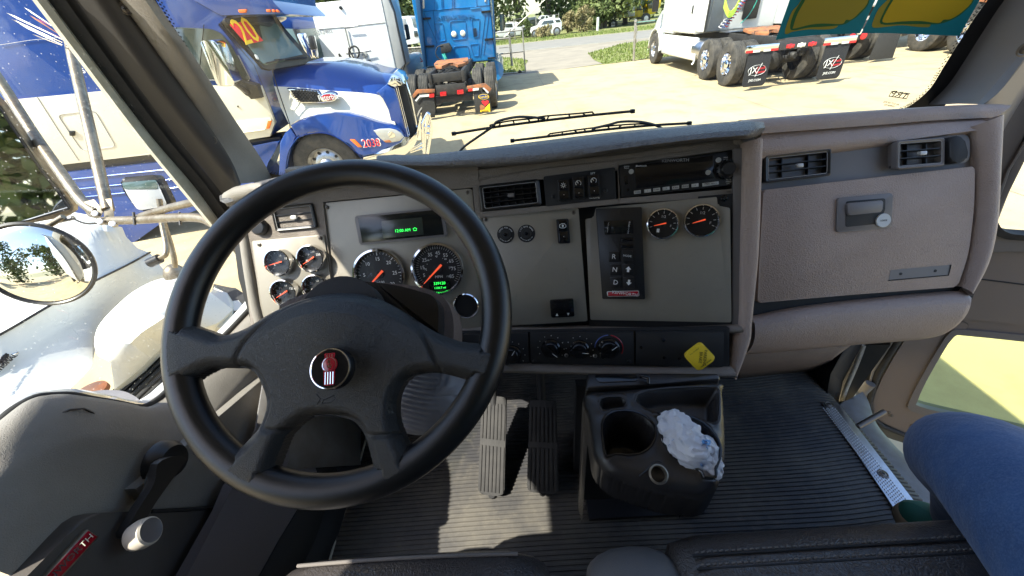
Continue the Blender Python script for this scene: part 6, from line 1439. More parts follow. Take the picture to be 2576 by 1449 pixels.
# ================================================================ PEDALS
def pedal(name,label,q,z0,lift,ribs=7):
    """q: near-left, near-right, far-right, far-left pixels; near edge at z0, far edge lifted"""
    a,b=PZ(z0,*q[0]),PZ(z0,*q[1]); c,d=PZ(z0+lift,*q[2]),PZ(z0+lift,*q[3])
    t=thing(name,label,'pedal',(a+b)/2)
    n=(b-a).cross(d-a).normalized()
    extr('plate',rp([a,b,c,d],[.018,.018,.008,.008],4),-n*.014,'rubber',t,.003)
    for k in range(ribs):
        s=(k+.5)/ribs; p,q_=a.lerp(b,s),d.lerp(c,s); p=p.lerp(q_,.03); e=p.lerp(q_,.46); w_=(b-a).normalized()*((b-a).length/ribs*.28)
        extr('rib',[p-w_,p+w_,e+w_,e-w_],n*.003,'rubber',t,.0008)
        p2=p.lerp(q_,.53); extr('rib',[p2-w_,p2+w_,q_.lerp(p,.08)+w_,q_.lerp(p,.08)-w_],n*.003,'rubber',t,.0008)
    m_=(d+c)/2; tube('arm',[(a+b)/2*.3+m_*.7-n*.02,m_+V((0,.10,.10)),m_+V((0,.22,.25))],.012,'black_matte',t,8)
    tube('stem',[(a+b)/2-n*.012,(a+b)/2+V((0,.01,-.02))],.01,'black_matte',t,8)
pedal('accelerator_pedal','worn grey ribbed accelerator pedal with its lower half in the sun',[(1202,1243),(1268,1250),(1274,1000),(1212,992)],fl+.03,.15)
pedal('brake_pedal','dark ribbed brake pedal in the shade beside the lighter pedal',[(1325,1238),(1406,1243),(1400,1010),(1332,1005)],fl+.05,.17)
# ================================================================ CONSOLE WITH CUP HOLDERS (height field)
cz=1.60
con=thing('cup_holder_console','black plastic console on the floor with two cup holders and an open tray','console',(.22,.40,fl))
def kz(x,y): return ((2200+x/2.3373)/1.5652,(1440+y/2.3373)/1.5652)
PCn=Pl((0,0,cz),(0,-.17,1))
def kl(pts): return np.array([[*PCn.h(*kz(*p))][:2] for p in pts])
outl=smoothpoly(kl([(235,225),(560,190),(1000,150),(1500,120),(1525,200),(1545,450),(1556,700),(1548,860),(1500,1040),(1440,1130),(1340,1175),(1200,1165),(1000,1140),(800,1085),(600,1020),(470,960),(370,860),(320,760),(300,640),(270,430)]),4)
cup1=smoothpoly(kl([(400,560),(440,470),(540,425),(680,430),(800,480),(875,560),(890,640),(850,740),(760,810),(640,830),(520,820),(440,840),(410,720)]),4)
cup2=smoothpoly(kl([(960,560),(1080,490),(1200,480),(1330,540),(1430,640),(1480,740),(1478,860),(1440,960),(1440,1030),(1335,1040),(1310,985),(1200,920),(1080,860),(1000,780),(955,680)]),4)
tray=smoothpoly(kl([(700,330),(760,250),(1000,215),(1400,200),(1470,230),(1475,400),(1460,520),(1390,535),(1250,480),(1000,470),(800,410)]),3)
tray2=smoothpoly(kl([(370,350),(400,300),(560,290),(620,330),(600,390),(480,410),(400,415)]),3)
xs=np.arange(outl[:,0].min()-.004,outl[:,0].max()+.006,.003); ys=np.arange(outl[:,1].min()-.004,outl[:,1].max()+.006,.003)
X2,Y2=np.meshgrid(xs,ys); ins=pip(X2,Y2,outl); de=pdist(X2,Y2,outl)
Z2=(cz+.17*Y2*0)+0*X2
for i in range(X2.shape[0]): pass
base=cz+ (0.17*(Y2))   # plane tilt
base=cz+0.17*Y2
Z2=base-.02*(1-np.sqrt(np.clip(1-(1-np.clip(de/.018,0,1))**2,0,1)))
for poly,depth,soft in ((cup1,.085,.010),(cup2,.085,.010),(tray,.030,.012),(tray2,.020,.008)):
    i_=pip(X2,Y2,poly); d_=pdist(X2,Y2,poly); Z2=np.where(i_,Z2-depth*np.clip(d_/soft,0,1)**1.3,Z2)
    rim=np.exp(-(d_/.006)**2); Z2=Z2+np.where(~i_,.0035*rim,0)
# steps in tray
i_=pip(X2,Y2,tray); d_=pdist(X2,Y2,tray); Z2=np.where(i_&(d_>.03),Z2-.012*np.clip((d_-.03)/.006,0,1),Z2)
# round the hollow bottom of the left cup
# dip of the front lip between the cups
csnap=snapper([outl]); sk2={}; idx={};vs=[];fs=[];ec={}
for i in range(X2.shape[0]-1):
    for j in range(X2.shape[1]-1):
        c=[(i,j),(i,j+1),(i+1,j+1),(i+1,j)]
        if sum(ins[q] for q in c)>=2:
            f=[]
            for q in c:
                if q not in idx:
                    idx[q]=len(vs)
                    if ins[q]: vs.append(V((X2[q],Y2[q],Z2[q])))
                    else: _d,qq=csnap(X2[q],Y2[q]); vs.append(V((qq[0],qq[1],cz+.17*qq[1]-.02)))
                f.append(idx[q])
            fs.append(f)
            for a,b in zip(f,f[1:]+f[:1]): ec[(a,b)]=1
for (a,b) in list(ec):
    if (b,a) not in ec:
        p,q=vs[a],vs[b]; na=len(vs)
        cx_,cy_=.22,.42
        def low(p,zv,s): return V((cx_+(p.x-cx_)*s,cy_+(p.y-cy_)*s,zv))
        front=lambda p: (p.y<.36)
        za=p.z-(.055 if front(p) else .40); zb=q.z-(.055 if front(q) else .40)
        for e_,zv in ((a,za),(b,zb)):
            if e_ not in sk2: sk2[e_]=(len(vs),len(vs)+1); w0=vs[e_]; vs+= [w0.copy(),V((w0.x,w0.y,max(zv,fl)))]
        fs.append([sk2[b][0],sk2[a][0],sk2[a][1],sk2[b][1]])
cb=mesh('body',vs,fs,'console',con,180)
# inner lower bin with raised wrap-round lip
def kzf(pts,z): return [PZ(z,*kz(*p)) for p in pts]
lipo=kzf([(285,640),(305,800),(345,960),(400,1070),(480,1150),(620,1235),(800,1290),(980,1345),(1150,1365),(1230,1340),(1320,1260),(1420,1140)],fl)
lo=cr(lipo,4); cen=V((.27,.50,fl))
sh_=lambda p,k,z: V((cen.x+(p.x-cen.x)*k,cen.y+(p.y-cen.y)*k,fl+z))
rows=[[sh_(p,.985,0) for p in lo],[sh_(p,1.0,.02) for p in lo],[sh_(p,1.0,.055) for p in lo],[sh_(p,.985,.066) for p in lo],[sh_(p,.955,.06) for p in lo],[sh_(p,.94,.01) for p in lo]]
loft('bin_lip',rows,'console',con,70)
box('bin_floor',(.27,.50,fl+.015),(.30,.16,.012),'console_in',con)
box('bin_back',(.24,.56,fl+.2),(.28,.02,.4),'black_matte',con)
# socket ring on the front face
sc_=PCn.h(*kz(912,1000),.004); nn=V((0,-.42,.90)).normalized()
lathe('power_socket',sc_+nn*.002,nn,[(.0135,0),(.0135,.003),(.0115,.004),(.0105,.001),(.0105,-.012),(0,-.012)],'chrome_dull',con,32,cap=False)
sf=Pl(sc_,nn)
tube('front_crease',sf.hs([kz(740,1015),kz(800,970),(kz(880,885)),kz(920,878),kz(945,890)],.004),.0013,'console',con,6)
for P_,o_ in ((cup1,.004),(cup2,.004)):
    tube('cup_rim',[V((a,b,cz+.17*b+o_-.001)) for a,b in P_[::2]],.0022,'black_gloss',con,6,closed=True)
for P_ in (tray,tray2): tube('tray_rim',[V((a,b,cz+.17*b+.002)) for a,b in P_[::2]],.0018,'console',con,6,closed=True)
# upper tray behind, joined to the dash
q=[kz(260,60),kz(1470,60),kz(1500,118),kz(1000,160),kz(240,222)]
extr('rear_box',[PZ(cz+.05,*p) for p in q],V((0,0,-.28)),'console',con,.006,3)
extr('rear_pocket',rp([PZ(cz+.0515,*p) for p in (kz(322,70),kz(720,80),kz(735,140),kz(360,158))],.01,3),V((0,0,-.006)),'black_gloss',con,.001)
tube('latch',[PZ(cz+.06,*kz(745,95)),PZ(cz+.06,*kz(825,115)),PZ(cz+.055,*kz(820,165))],.004,'black_gloss',con,8)
# inside cups: rubber liner rings
lc1=kl([(640,700)])[0]; 
lathe('cup_liner',V((lc1[0],lc1[1]+.01,cz-.018)),(0,-.05,1),[(.037,-.04),(.0385,-.03),(.040,.0),(.0385,.001),(.036,-.03)],'black_gloss',con,40,cap=False)
# ================================================================ PLASTIC BAG
def kzz(x,y,z): return PZ(z,*kz(x,y))
bag=thing('plastic_bag','crumpled white plastic bag with blue print stuffed in the right cup holder','plastic bag',kzz(1180,740,cz+.05))
cps=[((1040,540),.050,.024),((1110,630),.056,.030),((1190,760),.052,.031),((1300,800),.040,.022),((1390,960),.030,.017)]
rings=[]; rs=random.Random(3)
pth=cr([kzz(*p,cz+h) for p,h,r in [((1000,480),.045,0)]+cps+[((1435,1035),.02,0)]],6); rad_=np.interp(np.linspace(0,1,len(pth)),[0,.12,.3,.5,.7,.88,1],[.010,.026,.030,.034,.027,.019,.004])
from mathutils import noise as MN
rows=[]
for i,p in enumerate(pth):
    a=pth[max(0,i-1)]; b=pth[min(len(pth)-1,i+1)]; d=(b-a).normalized(); u=d.cross(V((0,0,1))).normalized(); v=u.cross(d); row=[]
    for k in range(49):
        an=2*math.pi*k/48; dr=u*math.cos(an)+v*math.sin(an); q=p+dr*rad_[i]
        cr_=abs(MN.noise(q*55))*.9+abs(MN.noise(q*120))*.5; row.append(p+dr*rad_[i]*(.80+.40*cr_)*(1 if True else 1))
    rows.append(row)
def sub(rows,n=2):
    rows=[cr(r,n) for r in rows]; T=[cr(list(c),n) for c in zip(*rows)]; return [list(c) for c in zip(*T)]
rows=sub(rows)
for r in rows:
    for i,q in enumerate(r): r[i]=q+V((MN.noise(q*170),MN.noise(q*170+V((9,1,2))),MN.noise(q*150+V((3,5,1)))))*.003
loft('bag',rows,'bag',bag,28)
# blue print as thin patches lying on the bag
def patch(cx,cy,w_,h_,seed):
    c=kzz(cx,cy,cz+.05); vs=[];
    pts=[]
    for rrow in rows:
        for q in rrow: pts.append(q)
    import mathutils
    kd=mathutils.kdtree.KDTree(len(pts)); [kd.insert(q,i) for i,q in enumerate(pts)]; kd.balance()
    rs=[]
    for i in range(7):
        row=[]
        for j in range(9):
            r=ray(*kz(cx+(j/8-.5)*w_,cy+(i/6-.5)*h_+(j-4)*2)); best=None
            for t in np.arange(.45,.80,.004):
                q=CAM+r*t; n_,_,dist=kd.find(q)
                if best is None or dist<best[0]-1e-4: best=(dist,n_,t)
            row.append(best[1]-r.normalized()*.005)
        rs.append(row)
    loft('blue_print',rs,'bag_blue',bag,40)
patch(1075,712,140,80,1); patch(1350,720,90,80,2); patch(1290,905,80,70,3)
# ================================================================ SEATS
def rowsx(xs,f): return [[f(x,s) for s in range(0,25)] for x in xs]
def cushion(name,par,x0,x1,yf,zt,depth,m,rad=.06,drop=.14,crown=.012,rx=.05):
    xs=[x0+(x1-x0)*t for t in (0,.02,.06,.15,.3,.5,.7,.85,.94,.98,1)]; rows=[]
    for x in xs:
        t=(x-x0)/(x1-x0); e=min(t,1-t)*(x1-x0); k=math.sqrt(max(0,1-(1-min(e/rx,1))**2)); rd=rad*(.4+.6*k); top=zt-rx*.6*(1-k)+crown*math.sin(math.pi*t); yy=yf+.03*(1-k); row=[]
        row.append(V((x,yy+.02,top-drop)))
        for q in range(9):
            a=R_(-90-0+q*180/8*.5); 
            row.append(V((x,yy+rd-rd*math.cos(R_(q*90/8)),top-rd+rd*math.sin(R_(q*90/8)))) )
        for s in (.25,.5,.75,1): row.append(V((x,yf-0+rd+ (depth-rd)*s,top+.01*math.sin(math.pi*s)+.0)))
        rows.append([V((p.x,2*yf-p.y if False else p.y,p.z)) for p in row])
    # y runs backwards (towards -y)
    rows=[[V((p.x,yf-(p.y-yf),p.z)) for p in r] for r in rows]
    rows=[[rows[0][0].lerp(rows[0][0],0) for _ in rows[0]]]+rows+[[rows[-1][0] for _ in rows[0]]] if False else rows
    return loft(name,rows,m,par,60)
sd_=thing('driver_seat','black leather driver seat with a grey side bolster, front edge in view','seat',(-.23,-.1,1.1))
cushion('cushion',sd_,-.40,.005,.215,1.60,.55,'seat_black',rx=.07)
cushion('side_bolster',sd_,-.045,.045,.185,1.595,.55,'seat_grey',rx=.045,crown=.004)
cushion('side_bolster',sd_,-.525,-.385,.190,1.606,.55,'seat_black',rx=.05,crown=.004)
box('backrest',(-.23,-.42,1.95),(.5,.14,.75),'seat_black',sd_,bev=.05,seg=4); box('seat_base',(-.23,-.08,1.28),(.42,.42,.34),'black_matte',sd_,bev=.03)
tube('piping',[V((x,.199,1.584+.012*math.sin(math.pi*(x+.40)/.405))) for x in np.linspace(-.36,-.04,14)],.0025,'thread',sd_,6)
sp_=thing('passenger_seat','wide black leather passenger bench seat with grey end bolster and stitched seams','seat',(.55,-.1,1.1))
cushion('cushion',sp_,.165,1.02,.222,1.60,.60,'seat_black',rx=.05,crown=.008)
cushion('side_bolster',sp_,.055,.185,.212,1.600,.60,'seat_grey',rx=.06,crown=.006)
box('backrest',(.55,-.45,1.95),(.95,.14,.75),'seat_black',sp_,bev=.05,seg=4); box('seat_base',(.55,-.12,1.28),(.85,.45,.34),'black_matte',sp_,bev=.03)
for yy,nm_ in ((.186,'seam'),(.171,'seam')):
    sl=[]
    n=100
    for k in range(n):
        x=.20+.80*k/n; z_=1.6+.008*math.sin(math.pi*(x-.165)/.855)+.0025
        sl.append(x)
    bm=bmesh.new()
    for x in sl:
        z_=1.6+.008*math.sin(math.pi*(x-.165)/.855)+(-.0035 if yy>.18 else -.0005)
        bm_tube(bm,[V((x,yy,z_+.0004)),V((x+.0048,yy+.0008,z_+.0004))],.0011,5)
    frombm('stitching',bm,'thread',sp_)
    tube('crease',[V((.195+.8*k/20,yy-.004,1.5985+.008*math.sin(math.pi*(.03+.8*k/20)/.855))) for k in range(21)],.0018,'black_matte',sp_,6)
# ================================================================ PERSON (seated passenger: legs, hips and trunk, mostly outside the frame)
per=thing('person','person in blue jeans with bent knee on passenger seat, wearing a tan and green shoe','person',(1.0,.0,1.1))
def skin(name,chain,m,par,lv=2):
    bm=bmesh.new(); vs=[]; 
    me=bpy.data.meshes.new(name); verts=[c[0] for c in chain]; o0=org(par)
    me.from_pydata([tuple(V(v)-o0) for v in verts],[(c[2],i) for i,c in enumerate(chain) if c[2] is not None],[])
    o=bpy.data.objects.new(name,me); COL.objects.link(o); o.parent=par
    s=o.modifiers.new('skin','SKIN'); s.use_smooth_shade=True
    for i,c in enumerate(chain): me.skin_vertices[0].data[i].radius=(c[1],c[1]); 
    me.skin_vertices[0].data[0].use_root=True
    ss=o.modifiers.new('sub','SUBSURF'); ss.levels=lv; ss.render_levels=lv
    me.materials.append(M[m])
    return o
knee=at(2425,1110,.70); foot=V((.90,.36,fl+.04))
K2=V((.83,.30,1.63))
hipR=V((.72,-.20,1.72)); 
kn=at(2452,1142,.56)
pel=V((.40,-.34,1.74))
skin('jeans',[(pel,.14,None),(V((.44,-.22,1.74)),.11,0),(V((.50,-.06,1.725)),.098,1),(kn.lerp(V((.50,-.06,1.725)),.45)+V((0,0,.01)),.088,2),(kn,.076,3),(kn+V((.045,.035,-.07)),.072,4),(V((.80,.315,1.42)),.060,5),(V((.895,.33,1.26)),.052,6),(V((.935,.335,1.19)),.052,7),
   (V((.36,-.22,1.74)),.10,0),(V((.40,-.08,1.74)),.09,9)],'denim',per,3)
skin('torso',[(pel+V((0,0,.05)),.14,None),(V((.40,-.36,1.95)),.14,0),(V((.40,-.36,2.20)),.15,1),(V((.40,-.35,2.34)),.06,2)],'shoe_green',per,2)
tube('jeans_seam',[kn+V((-.03,-.045,.064)),kn+V((-.055,-.11,.085)),V((.50,.02,1.815)),V((.46,-.06,1.83))],.0025,'denim_seam',per,6)
# shoe: sole and green upper
sh0=PZ(fl+.03,2232,1262)
def shoe(p,ang):
    d=V((math.cos(ang),math.sin(ang),0)); s=V((-d.y,d.x,0)); rows=[]
    prof_=[(0,.026),(.02,.038),(.06,.045),(.12,.044),(.18,.036),(.24,.034),(.28,.026)]
    for z_,k in ((0,.96),(.012,1.04),(.028,1.02),(.032,.97)):
        rows.append(None)
    outline=[(0-.012,0)]+[(a,-b) for a,b in prof_]+[(.292,0)]+[(a,b) for a,b in prof_[::-1]]
    O=cr([(a,b,0) for a,b in outline],3,True)
    c=p+d*.14
    for i,(z_,k) in enumerate(((0,.95),(.010,1.05),(.030,1.05),(.040,1.0),(.042,.92))):
        rows[i:i+1]=[[p+d*(.14+(o.x-.14)*k)+s*o.y*k+V((0,0,z_+.012*math.exp(-(o.x/.05)**2))) for o in O+[O[0]]]]
    loft('shoe_sole',[r for r in rows if r],'sole',per,60)
    up=[]
    for z_,k in ((.03,.96),(.055,.93),(.075,.80),(.09,.5),(.095,.05)):
        up.append([p+d*(.14+(o.x-.14)*k*(1 if z_<.08 else .8)-(.03*z_/.1))+s*o.y*k+V((0,0,z_)) for o in O+[O[0]]])
    loft('shoe_upper',up,'shoe_green',per,80)
shoe(PZ(fl+.035,2258,1304),R_(-60))
# ================================================================ LEFT DOOR
dl=thing('driver_door','beige driver door with window crank, red badge, sloping sill and wet window glass','door',(-.75,.2,1.6))
sill=[(672,722),(640,770),(600,815),(560,856),(490,925),(430,982),(400,1008),(360,1028),(300,1018),(237,1008),(186,998),(135,999),(91,1005),(41,1032),(0,1068),(-90,1160)]
def prow(pts,x,dx=0,dy=0): return [PX(x,a+dx,b+dy) for a,b in pts]
r0=prow(sill,-.775,-3,0); 
c1=[(690,733),(657,783),(616,828),(576,870),(507,940),(452,998),(420,1022),(373,1026),(339,1018),(305,1011),(237,1002),(186,993),(135,994),(91,999),(41,1026),(-90,1130)]
r1=prow(c1,-.735)
c2=[(712,760),(680,812),(640,862),(600,905),(535,975),(480,1040),(440,1066),(390,1068),(340,1058),(300,1046),(230,1040),(180,1036),(130,1042),(70,1062),(10,1098),(-110,1200)]
r2=prow(c2,-.70)
c3=[(730,800),(700,850),(662,905),(622,952),(560,1022),(500,1090),(450,1118),(395,1120),(345,1112),(290,1104),(220,1108),(160,1125),(90,1160),(20,1205),(-40,1260),(-160,1380)]
r3=prow(c3,-.672)
r4=[V((-.660,p.y,1.52)) for p in r3]; r5=[V((-.655,p.y,1.40)) for p in r3]
rowsd=[cr(r,4) for r in (r0,r1,r2,r3)]
rowsd=[list(c) for c in zip(*[cr(list(c),3) for c in zip(*rowsd)])]
rowsd+= [cr(r4,4),cr(r5,4)]
loft('door_panel',rowsd,'door_trim',dl,70)
# groove line on the pad
gl=[(0,1122),(34,1100),(102,1060),(169,1031),(203,1028),(227,1038),(240,1055)]
tube('pad_groove',[PX(-.705,*p)+V((.004,0,0)) for p in gl],.0016,'door_dark',dl,6)
# dark lower panel set into the door
z0=lambda x,y:(x/2.952,958.3+y/2.952)
lp=[z0(-200,1800),z0(230,1449),z0(500,1150),z0(600,1045),z0(680,995),z0(760,978),z0(900,972),z0(1160,960),z0(1650,935),z0(1760,790),z0(2000,500),z0(2080,420),z0(2080,2200),z0(-200,2200)]
extr('lower_panel',[PX(-.640,*p) for p in lp],V((-.03,0,0)),'door_dark',dl,.004,3)
up=[z0(1300,560),z0(1420,440),z0(2000,-60),z0(2150,60),z0(2080,430),z0(1750,800),z0(1650,930),z0(1130,955),z0(1000,800)]
extr('front_panel',[PX(-.648,*p) for p in up],V((-.02,0,0)),'door_trim',dl,.002)
tube('panel_crease',[PX(-.638,*z0(*p)) for p in ((1130,968),(1400,955),(1640,938),(1750,790))],.003,'black_matte',dl,6)
# crank
cb0=PX(-.630,*z0(1215,600)); 
lathe('crank_base',PX(-.655,*z0(1200,600)),(1,0,0),[(.036,0),(.034,.012),(.026,.024),(.012,.028),(0,.028)],'black',dl,28)
arm=[PX(-.628,*z0(*p)) for p in ((1225,565),(1330,575),(1290,640),(1100,900),(1000,1060),(905,1165),(850,1165),(870,1110),(960,960),(1085,760),(1110,620))]
cra=extr('window_crank',cr(arm,3,True),V((.014,0,0)),'black',dl,.005,3)
kp=PX(-.600,*z0(1000,1165)); ka=(PX(-.560,*z0(1090,1150))-PX(-.60,*z0(960,1160))).normalized()
ka=V((.93,.25,.2)).normalized()
kb_=PX(-.612,*z0(990,1165)); lathe('crank_knob',kb_,ka,[(.014,0),(.019,.003),(.021,.014),(.0195,.026),(.017,.028)],'knob_cream',cra,32,cap=False); lathe('knob_face',kb_+ka*.024,ka,[(.0185,0),(.017,.004),(.015,.0025),(0,.003)],'trim_smooth',cra,28)
# badge
bq=[z0(655,1100),z0(738,1155),z0(470,1449),z0(200,1740),z0(110,1690),z0(345,1449)]
extr('door_badge',[PX(-.632,*p) for p in bq],V((-.008,0,0)),'chrome_dull',dl,.001)
bq2=[z0(657,1112),z0(724,1158),z0(462,1440),z0(200,1725),z0(124,1686),z0(360,1440)]
extr('badge_field',[PX(-.6312,*p) for p in bq2],V((-.004,0,0)),'badge_red',dl,.0005)
A_=PX(-.630,*z0(420,1420)); B_=PX(-.630,*z0(682,1142)); xd=(B_-A_).normalized(); yd=V((1,0,0)).cross(xd); Lw=(B_-A_).length
text('lettering','KENWORTH',Lw/3.75,B_,xd,yd,'chrome',dl,.0006,al='RIGHT')
# sill sealing strip, white door skin outside it
tube('sill_seal',cr([PX(-.775,a-4,b-2) for a,b in sill],3),.007,'rubber',dl,8)
wr=prow([(668,712),(634,756),(594,802),(554,844),(484,912),(424,966),(394,992),(356,1012),(300,1006)],-.80); wr=[p for p in wr]
loft('door_skin',[cr(r,3) for r in ([p+V((.012,0,-.004)) for p in wr],[p+V((.004,0,.006)) for p in wr],[p+V((-.02,0,.0)) for p in wr],[p+V((-.05,0,-.05)) for p in wr])],'paint_white',dl,80)
wr2=prow([(300,1004),(200,985),(135,990),(91,996),(41,1014),(0,1042),(-90,1130)],-.80)
loft('door_skin',[cr(r,3) for r in ([p+V((.012,0,-.004)) for p in wr2],[p+V((.0,0,.008)) for p in wr2],[p+V((-.04,0,.0)) for p in wr2],[p+V((-.06,0,-.05)) for p in wr2])],'paint_white',dl,80)
box('door_outer',(-.845,.25,1.15),(.02,1.3,.6),'paint_white',dl)
# glass
gp=[PX(-.79,a,b) for a,b in ((676,712),(600,815),(430,975),(300,1020),(0,1070),(-500,1500),(-900,1200),(-900,-400),(60,-160))]
mesh('window_glass',gp,[list(range(len(gp)))],'glass_door',dl,0)
# ================================================================ LEFT PILLAR
WS=Pl((0,1.06,1.89),(0,-.906,-.423))
pl_=thing('left_pillar','beige and black windshield pillar on the driver side with two cross head screws','pillar',(-.75,.95,1.9))
cols=[ # (x plane or None for windshield plane, [(x,y) from beyond the top to the bottom], material)
 ((-.80),[(40,-75),(93,0),(225,175),(357,349),(460,475),(536,566)]),
 ((-.795),[(68,-75),(119,0),(250,175),(382,345),(485,465),(562,556)]),
]
def col(x,pts): return cr([ (PX(x,a,b) if x is not None else WS.h(a,b,.004)) for a,b in pts],4)
A=col(-.802,[(30,-85),(93,0),(225,175),(357,349),(460,475),(538,571),(600,650),(628,705),(640,755)])
B=col(-.800,[(60,-85),(121,0),(252,175),(382,345),(485,465),(552,556),(622,650),(648,705),(660,752)])
C_=col(-.785,[(70,-85),(131,0),(262,175),(391,343),(494,462),(560,548),(632,645),(658,700),(670,748)])
Dd=col(-.770,[(125,-85),(186,0),(310,175),(432,340),(525,455),(583,532),(650,640),(675,700),(686,745)])
E_=col(-.765,[(130,-85),(191,0),(316,175),(438,338),(531,452),(590,525),(656,636),(680,698),(690,742)])
loft('gutter',[[p+V((-.012,.004,0)) for p in A],A,[a.lerp(b,.5)+V((.006,0,0)) for a,b in zip(A,B)],B],'pillar_white',pl_,60)
loft('door_seal',[B,[a.lerp(b,.4)+V((.012,0,.0)) for a,b in zip(B,Dd)],[a.lerp(b,.7)+V((-.002,0,.0)) for a,b in zip(B,Dd)],Dd,E_],'rubber',pl_,50)
F1=col(-.735,[(165,-85),(230,0),(354,175),(474,330),(560,440),(592,490)])
F2=col(-.715,[(200,-85),(268,0),(385,160),(500,320),(575,425),(600,478)])
F3=col(-.705,[(240,-85),(300,0),(408,150),(515,300),(580,400),(606,462)])
E2=col(-.765,[(130,-85),(191,0),(316,175),(438,338),(531,452),(572,505)])
F0=[a.lerp(b,.5)+V((-.006,0,.0)) for a,b in zip(E2,F1)]
loft('pillar_trim',[E2,F0,F1,[a.lerp(b,.5)+V((.004,-.004,0)) for a,b in zip(F1,F2)],F2,[a.lerp(b,.5)+V((.003,-.003,0)) for a,b in zip(F2,F3)],F3],'pillar_dark',pl_,60)
H1=cr([WS.h(a,b,.020) for a,b in ((322,-85),(365,0),(470,150),(570,300),(640,400),(672,452))],4)
G1=[a.lerp(b,.35)+V((.0,-.004,0)) for a,b in zip(F3,H1)]
loft('pillar_cover',[F3,G1,[a.lerp(b,.75)+V((0,-.003,0)) for a,b in zip(F3,H1)],H1,[p+V((.004,.02,0)) for p in H1]],'door_trim',pl_,70)
def scr(p,n,par,r=.008):
    o=lathe('screw',p,n,[(r*1.35,0),(r*1.35,.0015),(r*1.1,.002),(r*.9,.001),(r*.55,.003),(0,.003)],'screw',par,20)
    u,v,a=frame_of(n); bm=bmesh.new(); Rm=Matrix((u,v,a)).transposed()
    for k in (0,1): bm_box(bm,p+a*.0032,(r*.9 if k else r*.2,r*.2 if k else r*.9,.0004),Rm)
    frombm('slot',bm,'black_matte',o)
def near(P,px):
    best=None; r=ray(*px).normalized()
    for q in P:
        for p in q:
            d=((p-CAM)-r*(p-CAM).dot(r)).length
            if best is None or d<best[0]: best=(d,p)
    return (best[1]-CAM).dot(r),r
for px in ((316,22),(533,352)):
    t_,r_=near([F3,G1,[a.lerp(b,.75)+V((0,-.003,0)) for a,b in zip(F3,H1)]],px); p=CAM+r_*(t_-.006); scr(p,V((.45,-.85,.1)),pl_,.0075)
# ================================================================ WINDSHIELD
wsr=thing('windshield','tinted windshield with black dotted border and a small mark at lower right','windshield',(.1,1.0,1.9))
gl_=[WS.h(a,b) for a,b in ((690,470),(1200,430),(1800,360),(2200,330),(2330,300),(2500,30),(2700,-350),(250,-350),(380,-60),(560,260),(640,390))]
mesh('glass',gl_,[list(range(len(gl_)))],'glass_ws',wsr,0)
# frit band left / right (thin printed band on the inside of the glass)
li=cr([WS.h(a,b,.003) for a,b in ((345,-85),(392,0),(455,110),(520,225),(580,330),(625,395),(660,425),(700,440),(760,436))],5)
lo_=cr([WS.h(a,b,.003) for a,b in ((300,-60),(345,10),(430,150),(515,290),(580,380),(620,430),(650,470),(700,480),(760,470))],5)
loft('frit_band',[li,lo_],'black_matte',wsr,0)
ri=cr([WS.h(a,b,.003) for a,b in ((2530,-80),(2484,0),(2450,48),(2412,108),(2376,165),(2340,222),(2300,258),(2268,275),(2200,300))],5)
ro=cr([WS.h(a,b,.003) for a,b in ((2600,-60),(2550,0),(2510,70),(2470,130),(2430,190),(2390,250),(2350,290),(2300,310),(2200,330))],5)
loft('frit_band',[ri,ro],'black_matte',wsr,0)
dots=[]
def dotline(L,side,px0):
    bm=bmesh.new(); acc=0; last=L[0]; 
    tot=[]; 
    for a,b in zip(L,L[1:]):
        n=max(1,int((b-a).length/.0062)); 
        for k in range(n): tot.append((a.lerp(b,k/n),(b-a).normalized()))
    for p,t in tot:
        s=WS.n.cross(t)*side
        for row,(o_,r_) in enumerate(((.0035,.0022),(.0080,.0017))):
            c=p+s*o_+t*(.003 if row%2 else 0); u=t; v=s
            f=[bm.verts.new(c+u*r_*math.cos(k*math.pi/3)+v*r_*math.sin(k*math.pi/3)) for k in range(6)]
            bm.faces.new(f)
    return frombm('frit_dots',bm,'black_matte',wsr,0)
d1=(WS.n.cross((li[5]-li[0]).normalized())); sgn=1 if d1.x>0 else -1; dotline(li,sgn,0)
d2=(WS.n.cross((ri[5]-ri[0]).normalized())); sgn=1 if d2.x<0 else -1; dotline(ri,sgn,0)
# maker mark, read from outside so mirrored from in here
z4=lambda x,y:((3100+x/2.764)/1.5652,(y/2.764)/1.5652)
mq=[WS.h(*z4(*p),.002) for p in ((1137,995),(1318,1030),(1297,1074),(1105,1048))]
tube('mark_frame',mq,.0009,'black_matte',wsr,5,closed=True)
mc=(mq[0]+mq[2])/2; text('mark_lettering','TRP',.022,mc,(mq[0]-mq[1]).normalized(),V((0,-.423,.906)),'black_matte',wsr,.0001,sx=1.5)
text('mark_lettering','AS1 DOT 459 M20\nLAMINATED',.0065,mc-V((0,-.02,.04))*.6,(mq[0]-mq[1]).normalized(),V((0,-.423,.906)),'black_matte',wsr,.0001)
tube('lower_seal',cr([WS.h(a,b,.0) for a,b in ((560,500),(700,478),(1200,440),(1800,380),(2300,300),(2500,280))],4),.012,'rubber',wsr,8)
